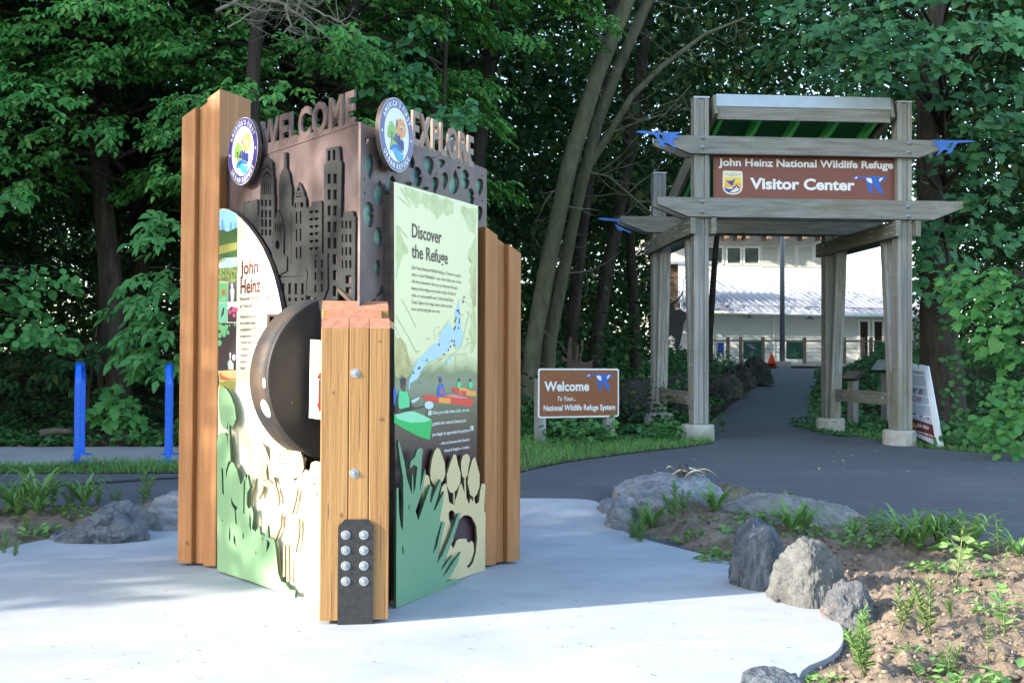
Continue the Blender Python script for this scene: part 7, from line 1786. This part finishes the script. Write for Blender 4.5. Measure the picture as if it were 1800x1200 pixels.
def mound():
    y = U(17.4, 40); return (.262*y + .3 + U(-.5, 5), y)
cover(12000, mound, .11, .075, .35, clump=.1)
cover(1800, lambda: (U(4.3, 5.6), U(15.2, 18.5)), .07, .05, .12, clump=.35)
cover(3500, lambda: (U(5.5, 10), U(14.6, 19)), .09, .065, .35, clump=.3)
cover(900, lambda: (U(5.6, 7), U(14.0, 14.7)), .06, .045, .10, clump=.4)
cover(900, lambda: (U(2.2, 2.9), U(17.3, 18.5)), .07, .05, .2, clump=.3)
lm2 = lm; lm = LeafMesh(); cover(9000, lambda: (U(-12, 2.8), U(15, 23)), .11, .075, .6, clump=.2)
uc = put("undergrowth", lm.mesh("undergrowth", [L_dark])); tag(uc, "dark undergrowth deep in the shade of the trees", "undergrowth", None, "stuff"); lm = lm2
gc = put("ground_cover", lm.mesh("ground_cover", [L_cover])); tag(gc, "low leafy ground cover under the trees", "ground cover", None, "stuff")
# grass blades
lm = LeafMesh()
def pip(poly, x, y):
    c = False; n = len(poly)
    for i in range(n):
        a, b = poly[i], poly[(i+1) % n]
        if (a[1] > y) != (b[1] > y) and x < (b[0]-a[0])*(y-a[1])/(b[1]-a[1]) + a[0]: c = not c
    return c
T_BLADE = ([(0, .5, 0), (0, -.5, 0), (.5, .38, .0), (.5, -.38, .0), (.85, .2, -.10), (.85, -.2, -.10), (1, 0, -.2)], [(0, 1, 3, 2), (2, 3, 5, 4), (4, 5, 6)])
def grass(n, fx, L, W, test=None, lean=.45):
    pts = []
    while len(pts) < n:
        p = fx()
        if test is None or test(*p): pts.append(p)
    X = np.array([p[0] for p in pts]); Y = np.array([p[1] for p in pts]); P = np.stack([X, Y, gz_np(X, Y) - .005], 1)
    T = nrm(UP[None] + rng.normal(0, lean, (n, 3))*[1, 1, .2]); N = nrm(rng.normal(0, 1, (n, 3))*[1, 1, .1])
    l = L*rng.uniform(.5, 1.3, n)*(.55 + .9*noise2(X*2.2, Y*2.2, 63)); lm.add(leaf_arrays(P, T, N, l, np.full(n, W)*rng.uniform(.7, 1.2, n), T_BLADE))
lawnp = [(p.x, p.y) for p in lawn]; lx = [p[0] for p in lawnp]; ly = [p[1] for p in lawnp]
grass(15000, lambda: (U(min(lx), max(lx)), U(min(ly), max(ly))), .085, .006, lambda x, y: pip(lawnp, x, y))
vp_ = [(p.x, p.y) for p in verge]; vx = [p[0] for p in vp_]; vy = [p[1] for p in vp_]
grass(6500, lambda: (U(-6.5, max(vx)), U(min(vy), max(vy))), .085, .006, lambda x, y: pip(vp_, x, y))
eR_ = [(p.x, p.y) for p in inR[-6:]]
def edge_r():
    i = random.randrange(len(eR_)-1); t = random.random(); return (eR_[i][0]*(1-t) + eR_[i+1][0]*t + random.uniform(-.05, .3), eR_[i][1]*(1-t) + eR_[i+1][1]*t + random.uniform(0.02, .35))
grass(1500, edge_r, .07, .006)
gr_o = put("grass", lm.mesh("grass", [L_grass])); tag(gr_o, "short green grass of the lawn and the verge", "grass", None, "stuff")
# leaf litter and fallen sticks in the wood's edge
lm = LeafMesh(); n = 9000
X = np.concatenate([U(-10, 0.8, n//2), U(-6, -1.5, n//4), U(5.2, 8, n - n//2 - n//4)]); Y = np.concatenate([U(12.6, 15.5, n//2), U(12.55, 13.4, n//4), U(14.3, 16.5, n - n//2 - n//4)])
P = np.stack([X, Y, gz_np(X, Y) - .02 + .03*rng.random(n)], 1)
lm.add(leaf_arrays(P, nrm(rng.normal(0, 1, (n, 3))*[1, 1, .15]), nrm(UP[None] + rng.normal(0, .3, (n, 3))), U(.03, .09, n), U(.015, .05, n), T_KITE))
L_litter = mat("dead_leaf_litter", (0.10, 0.065, 0.035), (0.26, 0.19, 0.12), (7, 7, 7), rough=.9, island=.3)
li = put("leaf_litter", lm.mesh("leaf_litter", [L_litter])); tag(li, "dry brown leaf litter at the foot of the trees", "leaf litter", None, "stuff")
M_log = mat("fallen_grey_wood", (0.10, 0.08, 0.055), (0.20, 0.165, 0.12), (12, 12, 12), rough=.95)
for lab, a, b, r_ in (("fallen grey log lying behind the left bicycle rack", (70, 762, 13.5), (128, 758, 13.6), .045), ("thin dead stick slanting up through the leaves beside the kiosk", (217, 724, 13.2), (262, 752, 12.9), .012)):
    A, B = at_y(*a), at_y(*b); mb = MB(); mb.tube(limb_path(A, B, 7, .01, 5, .05), [r_*(1 - .05*i) for i in range(7)], 8, 0, True, True, .2)
    tag(mb.build("fallen_branch", M_log, None, A), lab, "log")

# ------------------------------------------------------------------ soil clods and plaza litter
def scatter_lumps(name, V, n, sizes, m, label, bias=None, seed=1):
    rr = np.random.default_rng(seed); bm = bmesh.new(); bmesh.ops.create_icosphere(bm, subdivisions=2, radius=1)
    tv = np.array([v.co[:] for v in bm.verts]); tf = [tuple(v.index for v in f.verts) for f in bm.faces]; bm.free()
    wgt = np.ones(len(V)) if bias is None else bias(V); wgt = wgt/wgt.sum(); idx = rr.choice(len(V), n, p=wgt)
    C = V[idx] + rr.normal(0, .01, (n, 3))*[1, 1, 0]
    sz = sizes[0]*(sizes[1]/sizes[0])**(rr.random(n)**2.4)
    lm = LeafMesh(); k = len(tv)
    nse = 1 + rr.normal(0, .26, (n, k)); sc = rr.uniform(.65, 1.3, (n, 3))*[1, 1, .8]
    VV = C[:, None, :] + tv[None]*nse[..., None]*sc[:, None, :]*sz[:, None, None]; VV[:, :, 2] += (sz*.25)[:, None]
    lm.add((VV.reshape(-1, 3), k, tf, n))
    o = put(name, lm.mesh(name, [m])); tag(o, label, "soil clods", None, "stuff")
VR_near = VR[(VR[:, 1] < 8.6)]
scatter_lumps("soil_clods", np.concatenate([VR, VL]), 15000, (.0028, .015), M_clod, "crumbly brown soil clods scattered over the planting beds", lambda V: np.where(V[:, 1] < 6.9, 1.6, .7)*np.where(V[:, 0] > 0, 1, .35), 5)
lm = LeafMesh(); n = 420
X = U(-3.4, 1.5, n); Y = U(4.4, 9.6, n); X[:160] = U(-1.8, 1.4, 160); Y[:160] = U(4.3, 6, 160)
ok = np.array([pip([(p[0], p[1]) for p in pl], a, b) for a, b in zip(X, Y)]); X = X[ok]; Y = Y[ok]; n = len(X)
P = np.stack([X, Y, gz_np(X, Y) + .0165 + .004*rng.random(n)], 1)
lm.add(leaf_arrays(P, nrm(rng.normal(0, 1, (n, 3))*[1, 1, .05]), np.repeat(UP[None], n, 0), U(.006, .034, n), U(.002, .009, n), T_KITE))
db = put("plaza_debris", lm.mesh("plaza_debris", [mat("plaza_debris_brown", (.10, .07, .045), (.2, .14, .09), (9, 9, 9), island=.3)])); tag(db, "tiny bits of dry leaf and grit on the concrete plaza", "debris", None, "stuff")
lm = LeafMesh(); n = 130; X = U(.5, 9, n); Y = U(9.6, 14, n); P = np.stack([X, Y, gz_np(X, Y) + .006], 1)
lm.add(leaf_arrays(P, nrm(rng.normal(0, 1, (n, 3))*[1, 1, .05]), nrm(UP[None] + rng.normal(0, .2, (n, 3))), U(.02, .06, n), U(.01, .03, n), T_KITE))
db = put("path_debris", lm.mesh("path_debris", [mat("path_debris_tan", (.3, .25, .16), (.5, .45, .33), (9, 9, 9), island=.3)])); tag(db, "small pale fallen leaves and chips on the asphalt", "debris", None, "stuff")

# ------------------------------------------------------------------ weeds and young plants in the beds, one by one
def plant_mesh(kind, seed):
    r_ = np.random.default_rng(seed); lm = LeafMesh(); mb = MB(); rr = random.Random(seed)
    if kind in ('whorl', 'pale_whorl'):            # narrow-leaved upright stems
        ns = 3 + seed % 3
        for s in range(ns):
            a = r_.uniform(0, 6.28); e = np.array([math.cos(a)*.32, math.sin(a)*.32, r_.uniform(.65, 1.0)]) if s else np.array([.03, 0, 1.0])
            mb.tube([(0, 0, -.05), tuple(e*.5 + [0, 0, .06]), tuple(e)], [.018, .014, .008], 5)
            m = 34; u = np.linspace(.15, 1, m); P = e[None]*u[:, None] + np.array([0, 0, .06])*np.sin(np.pi*u)[:, None]
            an = np.arange(m)*2.4 + seed; T = np.stack([np.cos(an), np.sin(an), .55 + .9*u**2], 1); N = np.stack([-np.cos(an)*.4, -np.sin(an)*.4, np.ones(m)], 1)
            lm.add(leaf_arrays(P, nrm(T), nrm(N), r_.uniform(.16, .27, m)*(1.1 - .35*u), np.full(m, .038), T_LEAF))
    elif kind in ('wild_indigo', 'pale_indigo'):   # rounded leaves in threes up the stem
        ns = 1 + seed % 2
        for s in range(ns):
            e = np.array([r_.normal(0, .12), r_.normal(0, .12), 1.0 if s == 0 else .75]); mb.tube([(0, 0, -.05), tuple(e*.5), tuple(e)], [.014, .011, .007], 5)
            for u in np.linspace(.28, 1, 9):
                an = r_.uniform(0, 6.28); b = e*u
                for k in (-.75, 0, .75):
                    T = np.array([[math.cos(an+k), math.sin(an+k), .45]]); lm.add(leaf_arrays(b[None] + T*.03, nrm(T), nrm(np.array([[-math.cos(an)*.5, -math.sin(an)*.5 - .4, 1.0]])), np.array([r_.uniform(.13, .2)]), np.array([.10]), T_ROUND))
    elif kind == 'grass_clump':                    # broad arching blades
        m = 40; an = r_.uniform(0, 6.28, m); L_ = r_.uniform(.6, 1.15, m)
        for i in range(m):
            d = np.array([math.cos(an[i]), math.sin(an[i]), 0]); rise = r_.uniform(.55, 1.0); W_ = .022; n_ = 7; vs = []
            s = np.array([-d[1], d[0], 0])
            for j in range(n_):
                t = j/(n_-1); p = d*(L_[i]*.62*t**1.3) + np.array([0, 0, L_[i]*rise*(t - .62*t**3)]); w_ = W_*math.sin(math.pi*(.16 + .84*t)**.9)
                vs += [p + s*w_, p - s*w_]
            q = MB(); q.add([tuple(x) for x in vs], [(2*j, 2*j+1, 2*j+3, 2*j+2) for j in range(n_-1)]); lm.tube(q, 0)
    else:                                          # low broad-leaved herb
        m = 34; an = r_.uniform(0, 6.28, m); u = r_.random(m)**.6
        P = np.stack([np.cos(an)*u*.55, np.sin(an)*u*.55, .12 + .5*r_.random(m)*(1 - .5*u)], 1)
        lm.add(leaf_arrays(P, nrm(np.stack([np.cos(an), np.sin(an), r_.normal(.1, .3, m)], 1)), nrm(UP[None] + r_.normal(0, .35, (m, 3)) - np.array([[0, .4, 0]])), r_.uniform(.22, .42, m), r_.uniform(.14, .26, m), T_LEAF))
        for i in range(0, m, 3): mb.tube([(0, 0, -.03), tuple(P[i])], [.01, .006], 4)
    if mb.v: lm.tube(mb, 1)
    pale = kind.startswith('pale')
    return lm.mesh(kind, [L_pale if pale else L_weed, mat_stem])
mat_stem = mat("weed_stem", (.10, .14, .05), (.16, .20, .08), (9, 9, 9))
KN = {'whorl': ("narrow_leaf_weed", "weed"), 'pale_whorl': ("narrow_leaf_weed", "weed"), 'wild_indigo': ("round_leaf_plant", "plant"), 'pale_indigo': ("round_leaf_plant", "plant"), 'grass_clump': ("grass_clump", "grass clump"), 'herb': ("low_herb", "weed")}
PM = {}
plants = [  # kind, photo x, base y, height in photo px, label
 ('grass_clump', 30, 905, 62, "broad arching grass clump at the left picture edge in the left bed"), ('grass_clump', 68, 900, 60, "grass clump with the widest blades in the left planting bed"), ('whorl', 92, 892, 42, "feathery weed beside the wide-bladed clump in the left bed"),
 ('grass_clump', 148, 888, 50, "tall blades standing in the middle of the left bed's back row"), ('whorl', 124, 892, 44, "leafy weed just left of the tall blades in the left bed"), ('whorl', 172, 886, 34, "small weed right of the tall blades above the pointed slab"), ('whorl', 252, 872, 62, "tall feathery weed growing above the pointed dark slab"), ('whorl', 205, 880, 34, "short weed at the back of the pointed dark slab"),
 ('grass_clump', 66, 912, 36, "yellowish grass tuft in front of the wide-bladed clump"), ('whorl', 42, 928, 34, "single stem weed on bare soil in the left bed"), ('whorl', 8, 955, 40, "bright feathery weed at the plaza rim by the left picture edge"), ('whorl', 26, 960, 30, "low feathery weed on the plaza rim at far left"), ('herb', 62, 930, 22, "small blue-green seedling on bare soil in the left bed"), ('herb', 86, 922, 16, "tiny seedling nearest the tip of the pointed dark slab"), ('herb', 128, 905, 26, "low leafy patch against the pointed dark slab's back"), ('herb', 12, 900, 34, "low leafy patch at the left picture edge behind the grass"),
 ('whorl', 1128, 936, 62, "tall feathery weed beside the small upright streaked boulder"), ('whorl', 1112, 930, 40, "low feathery weed leaning on the small upright streaked boulder"), ('grass_clump', 1146, 916, 44, "thin grassy tuft in front of the flat granite boulder"), ('whorl', 1186, 918, 66, "tall single weed against the flat granite boulder's face"), ('whorl', 1200, 908, 40, "short weed against the flat granite boulder's face"), ('grass_clump', 1258, 902, 46, "dense grass clump at the right end of the flat granite boulder"), ('whorl', 1254, 900, 30, "soft weed at the foot of the dense grass clump"),
 ('herb', 1224, 938, 16, "tiny seedling alone in the middle of the small bed"), ('herb', 1200, 938, 14, "tiny seedling left of centre in the small bed"), ('herb', 1276, 968, 34, "broad-leaved weed at the left side of the dark slate boulder"), ('herb', 1248, 966, 20, "small leafy weed on the plaza rim left of the slate boulder"), ('herb', 1292, 938, 24, "leafy weed behind the dark slate boulder"), ('herb', 1322, 918, 20, "small weed in front of the long low boulder's left half"), ('herb', 1350, 918, 22, "weed in front of the long low boulder's middle"), ('grass_clump', 1390, 940, 52, "upright grass tuft between the slate boulder and the long low boulder"), ('grass_clump', 1412, 932, 44, "thin grass tuft above the pinkish-capped boulder"), ('herb', 1420, 946, 22, "flat leafy weed just above the pinkish-capped boulder"), ('herb', 1480, 952, 20, "flat leafy weed right of the pinkish-capped boulder"),
 ('grass_clump', 1500, 944, 34, "low spreading grass tuft below the long low boulder's right end"), ('whorl', 1534, 938, 50, "upright weed at the right tip of the long low boulder"), ('whorl', 1550, 942, 40, "second upright weed beside the tip of the long low boulder"), ('herb', 1510, 970, 24, "leafy patch on bare soil below the long low boulder"), ('herb', 1540, 962, 22, "leafy patch at the left foot of the big grass clumps"), ('grass_clump', 1588, 965, 62, "largest broad-bladed grass clump beside the asphalt"), ('grass_clump', 1618, 972, 58, "broad-bladed clump in the middle of the row beside the asphalt"), ('grass_clump', 1650, 968, 58, "broad-bladed clump at the left side of the pale tall plant"), ('wild_indigo', 1612, 974, 58, "round-leaved plant standing among the broad-bladed clumps"), ('grass_clump', 1702, 970, 62, "broad-bladed clump right of the pale tall plant"), ('herb', 1690, 988, 40, "leafy patch under the broad blades right of the pale tall plant"),
 ('pale_indigo', 1680, 1028, 112, "tallest pale yellow-green plant with round leaves on bare soil"), ('wild_indigo', 1756, 975, 70, "upright round-leaved plant at the right side beside the asphalt"), ('pale_indigo', 1762, 1010, 44, "small pale round-leaved plant right of the tallest pale plant"), ('grass_clump', 1790, 978, 44, "broad-bladed clump at the right picture edge"), ('herb', 1642, 1010, 22, "small herb on soil left of the tallest pale plant"), ('herb', 1616, 1008, 18, "small herb on soil below the big grass clumps"), ('herb', 1732, 1020, 16, "tiny herb right of the tallest pale plant's stem"),
 ('pale_whorl', 1582, 1110, 74, "tall narrow pale weed left of the bushy pale weed in the sun"), ('pale_whorl', 1634, 1130, 96, "bushy pale narrow-leaved weed in the sunny soil"), ('pale_whorl', 1672, 1095, 34, "small pale weed right of the bushy one in the sun"), ('whorl', 1522, 1190, 112, "large feathery weed below the rusty brown boulder"), ('whorl', 1508, 1148, 60, "feathery stem rising behind the large weed under the brown boulder"), ('whorl', 1420, 1222, 66, "feathery weed in front of the plaza's curved rim"), ('whorl', 1452, 1228, 62, "bushy weed between the plaza rim and the large feathery weed"), ('herb', 1452, 1172, 28, "small round-leaved weed at the plaza's curved rim"),
 ('wild_indigo', 1766, 1130, 92, "tall pale green plant with large leaves near the right edge in the sun"), ('wild_indigo', 1738, 1170, 70, "dark leafy plant left of the tall one near the right edge"), ('whorl', 1668, 1180, 62, "slender weed between the bushy pale weed and the dark leafy plant"), ('herb', 1632, 1180, 26, "low weed left of the slender weed in the lower bed"), ('herb', 1690, 1214, 44, "dark broad-leaved weed at the bottom picture edge"), ('herb', 1738, 1205, 32, "broad-leaved weed right of the darkest one at the bottom edge"), ('herb', 1786, 1210, 46, "leafy weed in the bottom right corner"), ('herb', 1600, 1150, 20, "low pale weed on soil below the bushy pale weed"), ('herb', 1738, 1085, 22, "creeping weed on soil above the tall plant near the right edge")]
for i, (k, px, py, h, lab) in enumerate(plants):
    v = (k, i % 3)
    if v not in PM: PM[v] = plant_mesh(k, 500 + 13*(i % 3) + len(PM))
    p = soil_p(px, py)
    o = put(KN[k][0], PM[v], None, p); s = h * p.y / 2080 / (1.0 if k not in ('herb', 'grass_clump') else (.55 if k == 'herb' else .42))
    o.scale = (s, s, s); o.rotation_euler = (0, 0, i*2.1)
    tag(o, lab, KN[k][1])
lm = LeafMesh()
Vb = np.concatenate([VR, VL]); pk = Vb[RNG.choice(len(Vb), 900)]
pk = pk[noise2(pk[:, 0]*2.2 + 9, pk[:, 1]*2.2 + 9, 71) > .55]
for _ in range(5):
    n = len(pk); lm.add(leaf_arrays(pk + RNG.normal(0, .015, (n, 3))*[1, 1, 0] + [0, 0, .012], nrm(RNG.normal(0, 1, (n, 3))*[1, 1, .5] + [0, 0, .4]), nrm(UP[None] + RNG.normal(0, .4, (n, 3))), RNG.uniform(.015, .045, n), RNG.uniform(.008, .02, n), T_LEAF))
sp_ = put("seedlings", lm.mesh("seedlings", [L_weed])); tag(sp_, "tiny green seedlings sprinkled over the bare soil", "seedlings", None, "stuff")
# ------------------------------------------------------------------ tidy
for o in bpy.data.objects:
    if '_at' in o: del o['_at']
